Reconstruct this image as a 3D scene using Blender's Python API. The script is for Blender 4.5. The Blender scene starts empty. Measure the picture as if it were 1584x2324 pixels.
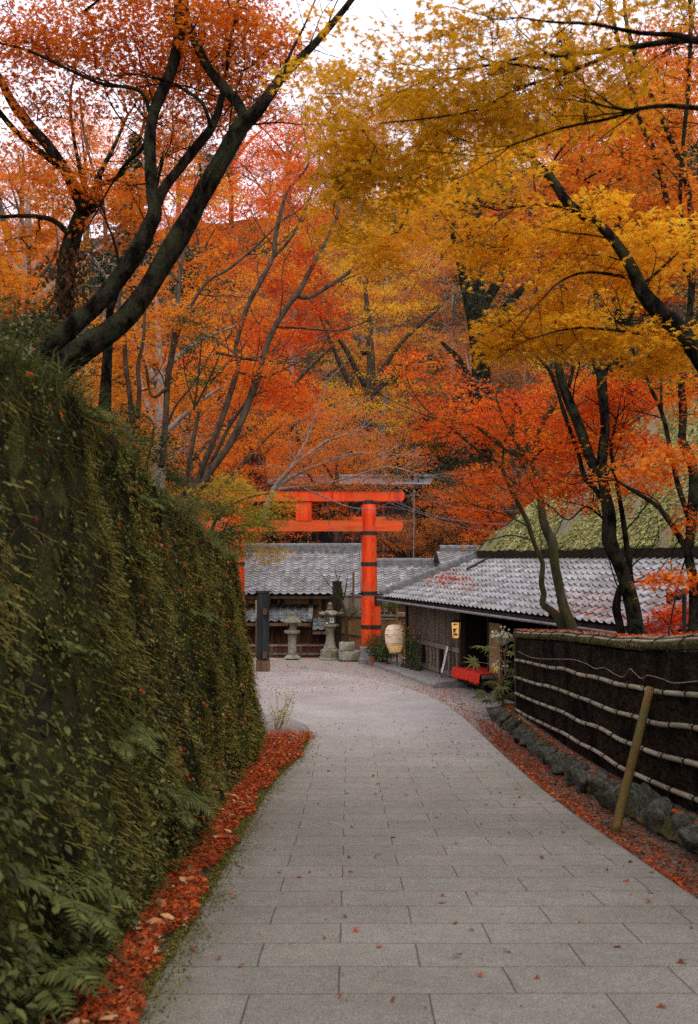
import bpy, math, random
import numpy as np
from mathutils import Vector, Matrix, noise as mnoise
R = np.random.default_rng(7)
random.seed(7)
C = bpy.context.scene.collection
sc = bpy.context.scene
PITCH = math.atan(108/2260)
EYE = 3.0

# ------------------------------------------------------------------ helpers
def P(u, v, Y):
    """world point on the photo ray (u,v) at forward distance Y (used while laying out traced limbs)"""
    x = (u-792)/2260; z = (1162-v)/2260
    f = math.cos(PITCH)-math.sin(PITCH)*z; up = math.sin(PITCH)+math.cos(PITCH)*z
    s = Y/f
    return np.array([x*s, Y, EYE+up*s])
def PX(px, Y): return px*Y/2260
def proj(p):
    x, y, z = p[0], p[1], p[2]-EYE
    f = math.cos(PITCH)*y+math.sin(PITCH)*z; up = -math.sin(PITCH)*y+math.cos(PITCH)*z
    return 792+2260*x/f, 1162-2260*up/f

def g(Y):
    Y = np.asarray(Y, float)
    t = np.clip(Y-9.5, 0, 11.5)
    return np.where(Y < 9.5, 1.4-.1*Y, .45-.1*t+.00718*t*t-.000164*t**3)*(Y < 21)

class MB:
    def __init__(s): s.v = []; s.l = []; s.c = []; s.t = []; s.m = []; s.n = 0
    def add(s, v, f, t=None, mi=0):
        v = np.asarray(v, float).reshape(-1, 3); f = np.asarray(f, np.int64)
        if f.ndim == 1: f = f[None]
        s.v.append(v); s.l.append((f+s.n).ravel()); k = f.shape[1]
        s.c.append(np.full(len(f), k)); s.n += len(v)
        if t is None: t = 0.5
        s.t.append(np.broadcast_to(np.asarray(t, float), (len(f),)).copy()); s.m.append(np.full(len(f), mi))
        return s
    def box(s, a, b, t=None, mi=0):
        x0, y0, z0 = a; x1, y1, z1 = b
        v = [(x0,y0,z0),(x1,y0,z0),(x1,y1,z0),(x0,y1,z0),(x0,y0,z1),(x1,y0,z1),(x1,y1,z1),(x0,y1,z1)]
        return s.add(v, [(0,3,2,1),(4,5,6,7),(0,1,5,4),(1,2,6,5),(2,3,7,6),(3,0,4,7)], t, mi)
    def bar(s, p, q, w, h, t=None, up=(0,0,1), mi=0):
        p = np.array(p, float); q = np.array(q, float); d = q-p; d /= np.linalg.norm(d)
        u = np.array(up, float); x = np.cross(d, u)
        if np.linalg.norm(x) < 1e-4: x = np.cross(d, (1,0,0))
        x /= np.linalg.norm(x); u = np.cross(x, d)
        v = [e+x*sx*w/2+u*sy*h/2 for e in (p, q) for sx, sy in ((-1,-1),(1,-1),(1,1),(-1,1))]
        return s.add(v, [(0,1,2,3),(7,6,5,4),(0,4,5,1),(1,5,6,2),(2,6,7,3),(3,7,4,0)], t, mi)
    def tube(s, pts, rad, n=6, t=None, cap=True, mi=0):
        pts = np.asarray(pts, float); m = len(pts)
        rad = np.broadcast_to(np.asarray(rad, float), (m,))
        d = np.gradient(pts, axis=0); d /= np.maximum(np.linalg.norm(d, axis=1), 1e-9)[:, None]
        ref = np.array([0, 0, 1.]) if abs(d[0][2]) < .9 else np.array([1., 0, 0])
        X = np.cross(d, ref); X /= np.maximum(np.linalg.norm(X, axis=1), 1e-9)[:, None]
        for i in range(1, m):
            x = X[i-1]-d[i]*np.dot(X[i-1], d[i]); l = np.linalg.norm(x)
            X[i] = x/l if l > 1e-6 else X[i]
        Yv = np.cross(d, X)
        a = np.arange(n)*2*math.pi/n
        v = pts[:, None]+rad[:, None, None]*(np.cos(a)[None, :, None]*X[:, None]+np.sin(a)[None, :, None]*Yv[:, None])
        i = np.arange(m-1)[:, None]*n; j = np.arange(n)[None]; k = (j+1) % n
        f = np.stack([i+j, i+k, i+n+k, i+n+j], -1).reshape(-1, 4)
        s.add(v.reshape(-1, 3), f, t, mi)
        if cap:
            o = s.n-m*n
            for r0, rev in ((0, True), (m-1, False)):
                idx = o+r0*n+np.arange(n); idx = idx[::-1] if rev else idx
                s.l.append(idx); s.c.append(np.array([n])); s.t.append(np.array([.5 if t is None else float(np.ravel(t)[0])])); s.m.append(np.array([mi]))
        return s
    def lathe(s, prof, c=(0,0,0), n=16, t=None, rot=0, ex=1.0, ey=1.0, mi=0):
        prof = np.asarray(prof, float); a = np.arange(n)*2*math.pi/n+rot; m = len(prof)
        v = np.stack([c[0]+prof[:, :1]*np.cos(a)*ex, c[1]+prof[:, :1]*np.sin(a)*ey, c[2]+np.repeat(prof[:, 1:], n, 1)], -1)
        i = np.arange(m-1)[:, None]*n; j = np.arange(n)[None]; k = (j+1) % n
        f = np.stack([i+j, i+k, i+n+k, i+n+j], -1).reshape(-1, 4)
        return s.add(v.reshape(-1, 3), f, t, mi)
    def grid(s, G, t=None, mi=0):
        G = np.asarray(G, float); a, b = G.shape[:2]
        i = np.arange(a-1)[:, None]*b; j = np.arange(b-1)[None]
        f = np.stack([i+j, i+j+1, i+b+j+1, i+b+j], -1).reshape(-1, 4)
        return s.add(G.reshape(-1, 3), f, None if t is None else np.ravel(t), mi)
    def build(s, name, mats, parent=None, smooth=False, loc=None):
        me = bpy.data.meshes.new(name)
        v = np.concatenate(s.v) if s.v else np.zeros((0, 3))
        off = None
        if loc is not None: off = np.array(loc, float)
        elif parent is not None:
            rt_ = parent
            while rt_.parent is not None: rt_ = rt_.parent
            if not rt_.get('_local'): off = np.array(rt_['_w'])
        if off is not None: v = v-off
        l = np.concatenate(s.l); c = np.concatenate(s.c)
        me.vertices.add(len(v)); me.vertices.foreach_set('co', v.astype(np.float32).ravel())
        me.loops.add(len(l)); me.loops.foreach_set('vertex_index', l.astype(np.int32))
        me.polygons.add(len(c)); st = np.concatenate([[0], np.cumsum(c)[:-1]])
        me.polygons.foreach_set('loop_start', st.astype(np.int32))
        me.update(calc_edges=True)
        if smooth: me.polygons.foreach_set('use_smooth', np.ones(len(c), bool))
        else: me.polygons.foreach_set('use_smooth', np.zeros(len(c), bool))
        at = me.attributes.new('tint', 'FLOAT', 'FACE'); at.data.foreach_set('value', np.concatenate(s.t).astype(np.float32))
        for m in (mats if isinstance(mats, (list, tuple)) else [mats]): me.materials.append(m)
        me.polygons.foreach_set('material_index', np.concatenate(s.m).astype(np.int32))
        me.update()
        o = bpy.data.objects.new(name, me); C.objects.link(o)
        if parent is not None: o.parent = parent
        if loc is not None and parent is None: o.location = loc
        return o

def thing(name, label, cat, loc=(0,0,0), rz=None, group=None):
    o = bpy.data.objects.new(name, None); C.objects.link(o); o.empty_display_size = .1
    o.location = [float(x) for x in loc]; o['label'] = label; o['category'] = cat; o['_w'] = [float(x) for x in loc]
    if rz is not None: o.rotation_euler = (0, 0, rz); o['_local'] = 1
    if group: o['group'] = group
    return o
def tag(o, label, cat, group=None):
    o['label'] = label; o['category'] = cat
    if group: o['group'] = group
    return o
def struct(o): o['kind'] = 'structure'; return o
def stuff(o, label=None):
    o['kind'] = 'stuff'
    if label: o['label'] = label; o['category'] = label.split()[-1]
    return o
def copy_tree(o, parent=None):
    kids = list(o.children)
    c = o.copy(); C.objects.link(c)
    if parent is not None: c.parent = parent
    for k in kids: copy_tree(k, c)
    return c
def rot_z(a): return np.array([[math.cos(a), -math.sin(a), 0], [math.sin(a), math.cos(a), 0], [0, 0, 1]])
def resample(pts, rad, step):
    pts = np.asarray(pts, float); rad = np.asarray(rad, float)
    if len(pts) > 2:   # Catmull-Rom
        e0 = 2*pts[0]-pts[1]; e1 = 2*pts[-1]-pts[-2]; Q = np.vstack([e0, pts, e1]); out = []; ro = []
        for i in range(len(pts)-1):
            p0, p1, p2, p3 = Q[i:i+4]; n = max(2, int(np.linalg.norm(p2-p1)/step)+1)
            for t in np.arange(n)/n:
                out.append(.5*((2*p1)+(-p0+p2)*t+(2*p0-5*p1+4*p2-p3)*t*t+(-p0+3*p1-3*p2+p3)*t**3)); ro.append(rad[i]*(1-t)+rad[i+1]*t)
        out.append(pts[-1]); ro.append(rad[-1]); return np.array(out), np.array(ro)
    n = max(2, int(np.linalg.norm(pts[1]-pts[0])/step)+1); t = np.linspace(0, 1, n)[:, None]
    return pts[0]*(1-t)+pts[1]*t, rad[0]*(1-t[:, 0])+rad[1]*t[:, 0]
def fbm(p, oct=4): return mnoise.fractal(Vector(p), 1.0, 2.0, oct)

# ------------------------------------------------------------------ materials
def newmat(name):
    m = bpy.data.materials.new(name); m.use_nodes = True
    nt = m.node_tree; nt.nodes.clear()
    out = nt.nodes.new('ShaderNodeOutputMaterial')
    return m, nt, out
def N(nt, typ, **kw):
    n = nt.nodes.new(typ)
    for k, v in kw.items(): setattr(n, k, v)
    return n
def rgba(c): return (c[0], c[1], c[2], 1)
def ramp(nt, fac, stops):
    r = N(nt, 'ShaderNodeValToRGB'); e = r.color_ramp.elements
    e[0].position = stops[0][0]; e[0].color = rgba(stops[0][1])
    e[1].position = stops[-1][0]; e[1].color = rgba(stops[-1][1])
    for p, c in stops[1:-1]:
        x = e.new(p); x.color = rgba(c)
    nt.links.new(fac, r.inputs['Fac']); return r.outputs['Color']
def noise_out(nt, scale, detail=4, stretch=None, world=False, rough=.55):
    if world:
        tc = N(nt, 'ShaderNodeNewGeometry').outputs['Position']
    else: tc = N(nt, 'ShaderNodeTexCoord').outputs['Object']
    if stretch is not None:
        mp = N(nt, 'ShaderNodeMapping'); mp.inputs['Scale'].default_value = stretch
        nt.links.new(tc, mp.inputs['Vector']); tc = mp.outputs['Vector']
    n = N(nt, 'ShaderNodeTexNoise'); n.inputs['Scale'].default_value = scale; n.inputs['Detail'].default_value = detail
    n.inputs['Roughness'].default_value = rough
    nt.links.new(tc, n.inputs['Vector']); return n.outputs['Fac']
def mixc(nt, a, b, fac, mode='MIX'):
    m = N(nt, 'ShaderNodeMix', data_type='RGBA', blend_type=mode)
    for s, x in ((m.inputs[0], fac), (m.inputs[6], a), (m.inputs[7], b)):
        if hasattr(x, 'is_linked') or hasattr(x, 'links'): nt.links.new(x, s)
        else: s.default_value = x if isinstance(x, (int, float)) else rgba(x)
    return m.outputs[2]
def bump(nt, h, strength=.5, dist=.02):
    b = N(nt, 'ShaderNodeBump'); b.inputs['Strength'].default_value = strength; b.inputs['Distance'].default_value = dist
    nt.links.new(h, b.inputs['Height']); return b.outputs['Normal']
def tint_out(nt):
    a = N(nt, 'ShaderNodeAttribute', attribute_name='tint'); return a.outputs['Fac']
def pmat(name, c1, c2, scale=6, rough=.7, bs=.4, bscale=None, bdist=.01, stretch=None, world=False, detail=5, lo=.35, hi=.65, tint=0, spec=.15, metal=0, c3=None, scale3=1.2):
    m, nt, out = newmat(name)
    b = N(nt, 'ShaderNodeBsdfPrincipled'); b.inputs['Roughness'].default_value = rough
    b.inputs['Specular IOR Level'].default_value = spec; b.inputs['Metallic'].default_value = metal
    f = noise_out(nt, scale, detail, stretch, world)
    col = ramp(nt, f, [(lo, c1), (hi, c2)])
    if c3 is not None:
        f3 = noise_out(nt, scale3, 3, None, world)
        mk = ramp(nt, f3, [(.48, (0,0,0)), (.62, (1,1,1))])
        col = mixc(nt, col, c3, mk)
    if tint:
        r = ramp(nt, tint_out(nt), [(0, (1-tint,)*3), (1, (1+tint,)*3)])
        col = mixc(nt, col, r, 1.0, 'MULTIPLY')
    nt.links.new(col, b.inputs['Base Color'])
    if bs:
        f2 = noise_out(nt, bscale or scale*3, 6, stretch, world)
        nt.links.new(bump(nt, f2, bs, bdist), b.inputs['Normal'])
    nt.links.new(b.outputs[0], out.inputs[0]); return m
def leafmat(name, stops, trans=.5, gloss=0.0, grough=.4):
    m, nt, out = newmat(name)
    col = ramp(nt, tint_out(nt), stops)
    d = N(nt, 'ShaderNodeBsdfDiffuse'); t = N(nt, 'ShaderNodeBsdfTranslucent'); mx = N(nt, 'ShaderNodeMixShader')
    nt.links.new(col, d.inputs[0]); nt.links.new(col, t.inputs[0]); mx.inputs[0].default_value = trans
    nt.links.new(d.outputs[0], mx.inputs[1]); nt.links.new(t.outputs[0], mx.inputs[2]); s = mx.outputs[0]
    if gloss:
        gl = N(nt, 'ShaderNodeBsdfGlossy'); gl.inputs['Roughness'].default_value = grough; gl.inputs[0].default_value = (.8,.8,.8,1)
        m2 = N(nt, 'ShaderNodeMixShader'); m2.inputs[0].default_value = gloss
        nt.links.new(s, m2.inputs[1]); nt.links.new(gl.outputs[0], m2.inputs[2]); s = m2.outputs[0]
    nt.links.new(s, out.inputs[0]); return m
def emat(name, col, strength, base=(.8,.7,.5), c2=None, scale=14):
    m, nt, out = newmat(name)
    b = N(nt, 'ShaderNodeBsdfPrincipled'); b.inputs['Base Color'].default_value = rgba(base); b.inputs['Roughness'].default_value = .7
    b.inputs['Emission Color'].default_value = rgba(col); b.inputs['Emission Strength'].default_value = strength
    if c2 is not None: nt.links.new(ramp(nt, noise_out(nt, scale, 3), [(.35, base), (.65, c2)]), b.inputs['Base Color'])
    nt.links.new(b.outputs[0], out.inputs[0]); return m

LM = {
 'orange': leafmat('leaf_orange', [(0, (.60,.085,.012)), (.35, (.72,.18,.018)), (.7, (.78,.27,.024)), (1, (.78,.40,.04))]),
 'burnt': leafmat('leaf_burnt_orange', [(0, (.48,.075,.015)), (.4, (.70,.18,.017)), (.8, (.76,.26,.022)), (1, (.74,.36,.04))]),
 'red': leafmat('leaf_red', [(0, (.52,.035,.012)), (.35, (.74,.10,.016)), (.75, (.80,.185,.02)), (1, (.80,.33,.03))]),
 'rust': leafmat('leaf_rust', [(0, (.34,.09,.035)), (.4, (.54,.165,.04)), (.75, (.64,.22,.045)), (1, (.62,.34,.10))]),
 'yellow': leafmat('leaf_yellow', [(0, (.62,.28,.016)), (.35, (.78,.38,.018)), (.75, (.84,.46,.025)), (1, (.82,.58,.06))]),
 'olive': leafmat('leaf_olive_gold', [(0, (.40,.27,.016)), (.35, (.68,.37,.016)), (.8, (.80,.43,.02)), (1, (.64,.48,.04))]),
 'lime': leafmat('leaf_yellow_green', [(0, (.14,.17,.03)), (.4, (.34,.32,.04)), (.75, (.58,.38,.05)), (1, (.62,.30,.03))]),
 'green': leafmat('leaf_green', [(0, (.02,.045,.014)), (.5, (.045,.085,.02)), (.85, (.085,.13,.03)), (1, (.20,.20,.04))], .25, .02),
 'dark': leafmat('leaf_dark_green', [(0, (.018,.032,.018)), (.6, (.035,.06,.028)), (1, (.075,.10,.04))], .2, .04),
 'fern': leafmat('leaf_fern', [(0, (.032,.042,.014)), (.5, (.075,.09,.022)), (.85, (.145,.16,.04)), (1, (.24,.21,.06))], .25, .015),
 'moss': leafmat('leaf_moss', [(0, (.022,.020,.007)), (.4, (.062,.058,.014)), (.72, (.165,.145,.03)), (.95, (.30,.24,.07)), (1, (.36,.09,.02))], .15),
 'mossgreen': leafmat('leaf_roof_moss', [(0, (.17,.135,.08)), (.3, (.23,.22,.085)), (.7, (.35,.34,.125)), (1, (.48,.44,.21))], .2),
 'litter': leafmat('leaf_litter', [(0, (.16,.03,.012)), (.35, (.42,.055,.012)), (.7, (.58,.11,.02)), (.93, (.60,.24,.06)), (1, (.62,.50,.32))], .1),
 'litterb': leafmat('leaf_litter_brown', [(0, (.07,.035,.02)), (.5, (.22,.06,.025)), (.85, (.42,.09,.03)), (1, (.5,.3,.14))], .1),
 'pink': leafmat('petal_pink', [(0, (.5,.16,.3)), (1, (.75,.42,.55))], .3),
 'gold': leafmat('petal_gold', [(0, (.55,.16,.01)), (1, (.75,.36,.03))], .3),
 'cream': leafmat('petal_cream', [(0, (.5,.48,.34)), (1, (.75,.73,.58))], .2),
 'brownleaf': leafmat('leaf_dead_brown', [(0, (.05,.025,.015)), (1, (.16,.08,.04))], .2),
}
M_barkd = pmat('bark_dark', (.005,.004,.003), (.034,.026,.019), 14, .95, 1, 30, .09, (1,1,.30), c3=(.030,.033,.016), scale3=5, spec=.04, lo=.42, hi=.62)
M_barkm = pmat('bark_mossy', (.025,.024,.010), (.065,.055,.03), 9, .95, .9, 24, .03, (1,1,.4), c3=(.040,.048,.010), scale3=2.6)
M_barkl = pmat('bark_grey_brown', (.026,.018,.012), (.095,.067,.043), 10, .9, .8, 26, .02, (1,1,.4))
M_barkt = pmat('bark_pale_twigs', (.13,.10,.08), (.28,.23,.19), 12, .9, .4, 26, .01)
M_verm = pmat('vermilion_paint', (.50,.026,.006), (.86,.080,.012), 7, .6, .6, 18, .008, (1,1,.10), c3=(.58,.075,.016), scale3=2.6)
M_verm2 = pmat('weathered_vermilion', (.42,.070,.018), (.80,.085,.014), 7, .65, .6, 18, .008, (.10,1,1), c3=(.50,.11,.025), scale3=2.4)
M_band = pmat('black_iron_band', (.012,.013,.013), (.04,.045,.042), 14, .45, .2)
M_stone = pmat('lantern_granite', (.16,.145,.105), (.30,.27,.20), 9, .9, .7, 40, .012, c3=(.13,.13,.065), scale3=3)
M_stonec = pmat('granite_grey', (.25,.24,.20), (.42,.40,.34), 9, .9, .7, 36, .012, c3=(.18,.18,.11), scale3=2.5)
M_rock = pmat('edging_rock', (.03,.032,.026), (.16,.156,.128), 5, .9, .8, 14, .05, c3=(.045,.05,.02), scale3=2.5)
M_tile = pmat('grey_roof_tile', (.16,.16,.165), (.31,.308,.315), 6, .55, .5, 30, .004, tint=.30, world=True, c3=(.20,.195,.18), scale3=1.3)
M_tiled = pmat('dark_roof_tile', (.10,.115,.11), (.20,.215,.205), 7, .55, .3, 30, .004, tint=.25, world=True)
M_ridge = pmat('ridge_tile', (.10,.105,.105), (.21,.21,.205), 8, .6, .3, 30, .004)
M_wood = pmat('dark_timber', (.018,.013,.010), (.055,.040,.028), 7, .75, .5, 30, .004, (1,1,.12))
M_woodb = pmat('brown_timber', (.075,.045,.025), (.17,.105,.06), 7, .75, .5, 30, .004, (1,1,.12))
M_woodg = pmat('grey_weathered_timber', (.13,.105,.08), (.25,.205,.155), 7, .8, .5, 30, .004, (1,1,.15))
M_woodr = pmat('red_brown_board', (.07,.026,.014), (.15,.062,.035), 8, .75, .4, 30, .004, (1,1,.1), tint=.3)
M_black = pmat('black_stained_timber', (.010,.011,.012), (.03,.034,.035), 8, .5, .4, 30, .004, (1,1,.12))
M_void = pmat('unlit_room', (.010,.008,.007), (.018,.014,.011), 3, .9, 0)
M_ochre = pmat('ochre_plaster', (.20,.105,.042), (.33,.18,.075), 3, .9, .4, 40, .004)
M_plaster = pmat('tan_plaster', (.28,.18,.085), (.36,.235,.115), 5, .9, .3, 40, .004)
M_bamboo = pmat('weathered_bamboo', (.19,.16,.11), (.38,.33,.245), 8, .55, .2, 30, .003, (1,.2,1), c3=(.20,.20,.13), scale3=3)
M_bamboog = pmat('mossy_yellow_pole', (.09,.055,.018), (.21,.125,.035), 6, .85, .6, 30, .008, (1,1,.3), c3=(.085,.075,.022), scale3=3)
M_rope = pmat('black_palm_rope', (.008,.007,.006), (.02,.017,.014), 30, .9, .5)
M_brush = pmat('brushwood_panel', (.008,.0058,.004), (.050,.034,.020), 26, .95, 1, 60, .03, (1,.25,1), c3=(.007,.0055,.004), scale3=2, spec=.05)
M_paper = emat('lit_white_paper', (1,.62,.28), .09, (.74,.66,.54), (.62,.50,.36), 12)
M_paperlit = emat('glowing_paper', (1,.55,.18), .35, (.78,.66,.42), (.70,.52,.26), 16)
M_sign = emat('glowing_sign_paper', (1,.50,.14), .35, (.75,.50,.22), (.7,.42,.15), 12)
M_white = pmat('white_paper', (.62,.61,.62), (.74,.73,.74), 10, .8, .1)
M_ink = pmat('black_ink', (.012,.012,.012), (.02,.02,.02), 10, .8, 0)
M_note = pmat('brown_notice_paper', (.34,.19,.08), (.48,.29,.13), 10, .9, .1)
M_cloth = pmat('red_felt_cloth', (.62,.030,.018), (.74,.055,.03), 20, .95, .3, 60, .003)
M_terra = pmat('terracotta', (.28,.085,.04), (.40,.13,.065), 10, .8, .2, c3=(.30,.14,.09), scale3=8)
M_potd = pmat('dark_brown_pot', (.05,.028,.018), (.10,.055,.035), 10, .6, .2)
M_soil = pmat('potting_soil', (.02,.014,.010), (.045,.03,.02), 30, .95, .6)
M_cable = pmat('grey_cable', (.12,.125,.13), (.20,.205,.21), 5, .5, 0)
M_metal = pmat('grey_metal_roof', (.16,.165,.175), (.25,.255,.27), 3, .5, .1, metal=.1)
M_concrete = pmat('grey_concrete', (.17,.17,.16), (.27,.265,.25), 8, .9, .4, 40, .004)
M_green_stem = pmat('plant_stem', (.05,.07,.02), (.11,.12,.04), 20, .8, 0)
M_moss = pmat('moss_cushion', (.022,.023,.007), (.06,.055,.016), 22, .95, .9, 70, .01, c3=(.10,.07,.03), scale3=5)
M_thatch = pmat('mossy_thatch', (.12,.10,.065), (.21,.185,.11), 7, .95, .9, 50, .03, (1,.25,.25), c3=(.14,.14,.05), scale3=1.1)
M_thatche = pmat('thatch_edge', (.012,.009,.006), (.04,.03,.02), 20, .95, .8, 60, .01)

# ------------------------------------------------------------------ leaves
def leaf_star(lobes, lens, notch=.30, droop=.25, stem=True):
    """lobes: angles in degrees (0 = tip), lens: length of each; palmate leaf of kite quads"""
    ang = np.radians(lobes); n = len(ang); v = [(0, 0, 0)]; f = []
    mids = [(ang[i]+ang[i+1])/2 for i in range(n-1)]
    nots = [ang[0]-.35]+mids+[ang[-1]+.35]
    for a in nots: v.append((notch*math.cos(a), notch*math.sin(a), 0))
    for a, l in zip(ang, lens): v.append((l*math.cos(a), l*math.sin(a), -droop*l*l))
    for i in range(n): f.append((0, 1+i, 1+n+1+i, 2+i))
    return np.array(v, float), np.array(f)
MAPLE7 = leaf_star([-118, -78, -40, 0, 40, 78, 118], [.55, .85, .97, 1.05, .97, .85, .55])
MAPLE5 = leaf_star([-95, -48, 0, 48, 95], [.75, .95, 1.05, .95, .75], .36)
TRI3 = leaf_star([-75, 0, 75], [.85, 1., .85], .45)
DIAM = (np.array([(-.5,0,0),(0,.42,.06),(.9,0,-.12),(0,-.42,.06)], float), np.array([(0,3,2,1)]))
OVAL = (np.array([(-.2,0,0),(.3,.34,.05),(.75,.24,.0),(1.1,0,-.12),(.75,-.24,.0),(.3,-.34,.05)], float), np.array([(0,1,2,3),(0,3,4,5)]))
NEEDLE = (np.array([(0,-.09,0),(0,.09,0),(.6,.10,-.05),(1.1,0,-.2),(.6,-.10,-.05)], float), np.array([(0,1,2,3),(0,3,4,0)])[:1])

def put_leaves(mb, tmpl, pos, nrm, tan, size, tint):
    v, f = tmpl; n = len(pos)
    nrm = nrm/np.linalg.norm(nrm, axis=1)[:, None]
    tan = tan-nrm*np.sum(tan*nrm, 1)[:, None]; tan /= np.maximum(np.linalg.norm(tan, axis=1), 1e-6)[:, None]
    bt = np.cross(nrm, tan)
    s = np.broadcast_to(size, (n,))[:, None, None]
    V = pos[:, None]+s*(v[None, :, :1]*tan[:, None]+v[None, :, 1:2]*bt[:, None]+v[None, :, 2:]*nrm[:, None])
    F = f[None]+np.arange(n)[:, None, None]*len(v)
    mb.add(V.reshape(-1, 3), F.reshape(-1, f.shape[1]), np.repeat(np.broadcast_to(tint, (n,)), len(f)))

def sprays(mb, centers, rad, n, tmpl, size, rng, tilt=.45, flat=.16, tint0=None, droop=.25, spread=.16):
    k = len(centers); rad = np.broadcast_to(rad, (k,))
    c = np.repeat(np.asarray(centers), n, 0); Rr = np.repeat(rad, n)
    a = rng.uniform(0, 2*math.pi, k*n); r = np.sqrt(rng.uniform(0, 1, k*n))*Rr
    tl = np.repeat(rng.normal(0, .18, (k, 2)), n, 0)
    x, y = r*np.cos(a), r*np.sin(a)
    z = tl[:, 0]*x+tl[:, 1]*y-droop*r*r/np.maximum(Rr, .01)+rng.normal(0, 1, k*n)*flat*Rr
    pos = c+np.stack([x, y, z], 1)
    nrm = np.stack([-tl[:, 0], -tl[:, 1], np.ones(k*n)], 1)+rng.normal(0, tilt, (k*n, 3))
    tan = np.stack([np.cos(a), np.sin(a), -.2*np.ones(k*n)], 1)+rng.normal(0, .6, (k*n, 3))
    t0 = np.repeat(rng.uniform(.2, .8, k) if tint0 is None else tint0, n)
    put_leaves(mb, tmpl, pos, nrm, tan, size*rng.uniform(.65, 1.25, k*n), np.clip(t0+rng.normal(0, spread, k*n), 0, 1))

def ellipsoid_pts(rng, c, r, n, shell=.35):
    d = rng.normal(0, 1, (n, 3)); d /= np.linalg.norm(d, axis=1)[:, None]
    return np.asarray(c)+d*np.asarray(r)*(rng.uniform(shell**3, 1, n)**(1/3))[:, None]

def grow(limbs, S, rng, rt=.0035, step=.25, rmax=.7, twigs=True):
    """connect spray centres S to the limbs with branchlets; returns list of (pts, r0, r1)"""
    nodes = []; nr = []; own = []
    for p, r in limbs:
        q, rr = resample(p, r, .2); k = max(1, int(len(q)*.25)); nodes.append(q[k:]); nr.append(rr[k:]); own.append(np.full(len(q)-k, -1))
    nodes = np.concatenate(nodes); nr = np.concatenate(nr); own = np.concatenate(own)
    cap = len(nodes)+len(S)*14; NB = np.empty((cap, 3)); NB[:len(nodes)] = nodes; RB = np.empty(cap); RB[:len(nr)] = nr; OB = np.full(cap, -1); m = len(nodes)
    d0 = np.array([np.min(np.linalg.norm(nodes-s, axis=1)) for s in S]); order = np.argsort(d0)
    br = []; cnt = np.ones(len(S)); par = np.full(len(S), -1)
    for b, i in enumerate(order):
        s = S[i]; v = NB[:m]-s
        cost = np.linalg.norm(v, axis=1)+.35*np.maximum(v[:, 2], 0)
        j = int(np.argmin(cost)); p0 = NB[j].copy(); par[b] = OB[j]; L = np.linalg.norm(s-p0)
        n = max(2, min(12, int(L/step)+1)); t = np.linspace(0, 1, n+1)[:, None]
        bow = np.array([rng.normal(0, .10), rng.normal(0, .10), .10+rng.normal(0, .06)])*L
        pts = p0*(1-t)+s*t+bow*np.sin(math.pi*t)+rng.normal(0, .018*L, (n+1, 3))*(np.sin(math.pi*t))
        br.append((pts, RB[j] if OB[j] < 0 else None))
        NB[m:m+n] = pts[1:]; OB[m:m+n] = b; RB[m:m+n] = .01; m += n
    for b in range(len(S)-1, -1, -1):
        if par[b] >= 0: cnt[par[b]] += cnt[b]
    out = []
    for b, (pts, lr) in enumerate(br):
        r0 = rt*math.sqrt(cnt[b])+rt*.3
        if lr is not None: r0 = min(r0, lr*rmax)
        out.append((pts, r0, max(rt*.7, r0*.35 if cnt[b] < 4 else r0*.55)))
    return out

def spur_limbs(limbs, rng, k):
    """thin side branches along the limbs and forked tips where a traced limb stops"""
    out = []
    def grow_(p0, d, L, r, lev):
        n = 5; pts = [p0]; d = d/np.linalg.norm(d)
        for i in range(n):
            d = d+rng.normal(0, .16, 3)+np.array([0, 0, .05]); d /= np.linalg.norm(d); pts.append(pts[-1]+d*L/n)
        pts = np.array(pts); out.append((pts, np.linspace(r, max(.0016, r*.25), n+1)))
        if lev > 0:
            for j in range(3): i = int(rng.integers(1, n+1)); grow_(pts[i], d+rng.normal(0, .55, 3), L*rng.uniform(.4, .7), max(.002, r*.5), lev-1)
    for p, r in limbs:
        q, rr = resample(p, r, .25)
        if len(q) < 3: continue
        if rr[-1] > .004:
            for j in range(3): grow_(q[-1], (q[-1]-q[-3])/np.linalg.norm(q[-1]-q[-3])+rng.normal(0, .4, 3), k*rng.uniform(.6, 1.2), rr[-1]*.85 if j == 0 else rr[-1]*.6, 1)
        L = np.linalg.norm(np.diff(q, axis=0), axis=1).sum(); m = int(L/(k*.75))
        for j in range(m):
            i = int(rng.integers(len(q)//3, len(q)-1)); t = q[i+1]-q[i]; t /= np.linalg.norm(t)+1e-9
            sd = np.cross(t, rng.normal(0, 1, 3)); sd /= np.linalg.norm(sd)+1e-9
            grow_(q[i], t*.7+sd*.9+np.array([0, 0, .15]), k*rng.uniform(.5, 1.2), min(.011*k, rr[i]*.45), 2 if rng.uniform() < .4 else 1)
    return out
SPURS = {'leaning_maple': 0.8, 'ivy_trunk_maple': 0.8, 'short_dark_trunk': 0.7, 'slender_red_maple': 1.3, 'grey_stem_maple': 1.1, 'gate_side_maple': 1.2, 'mossy_twin_maple': 1.0, 'dark_forked_maple': 1.0, 'right_edge_maple': 0.9, 'golden_maple': 0.6, 'olive_overhead_maple': 0.5}
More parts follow.
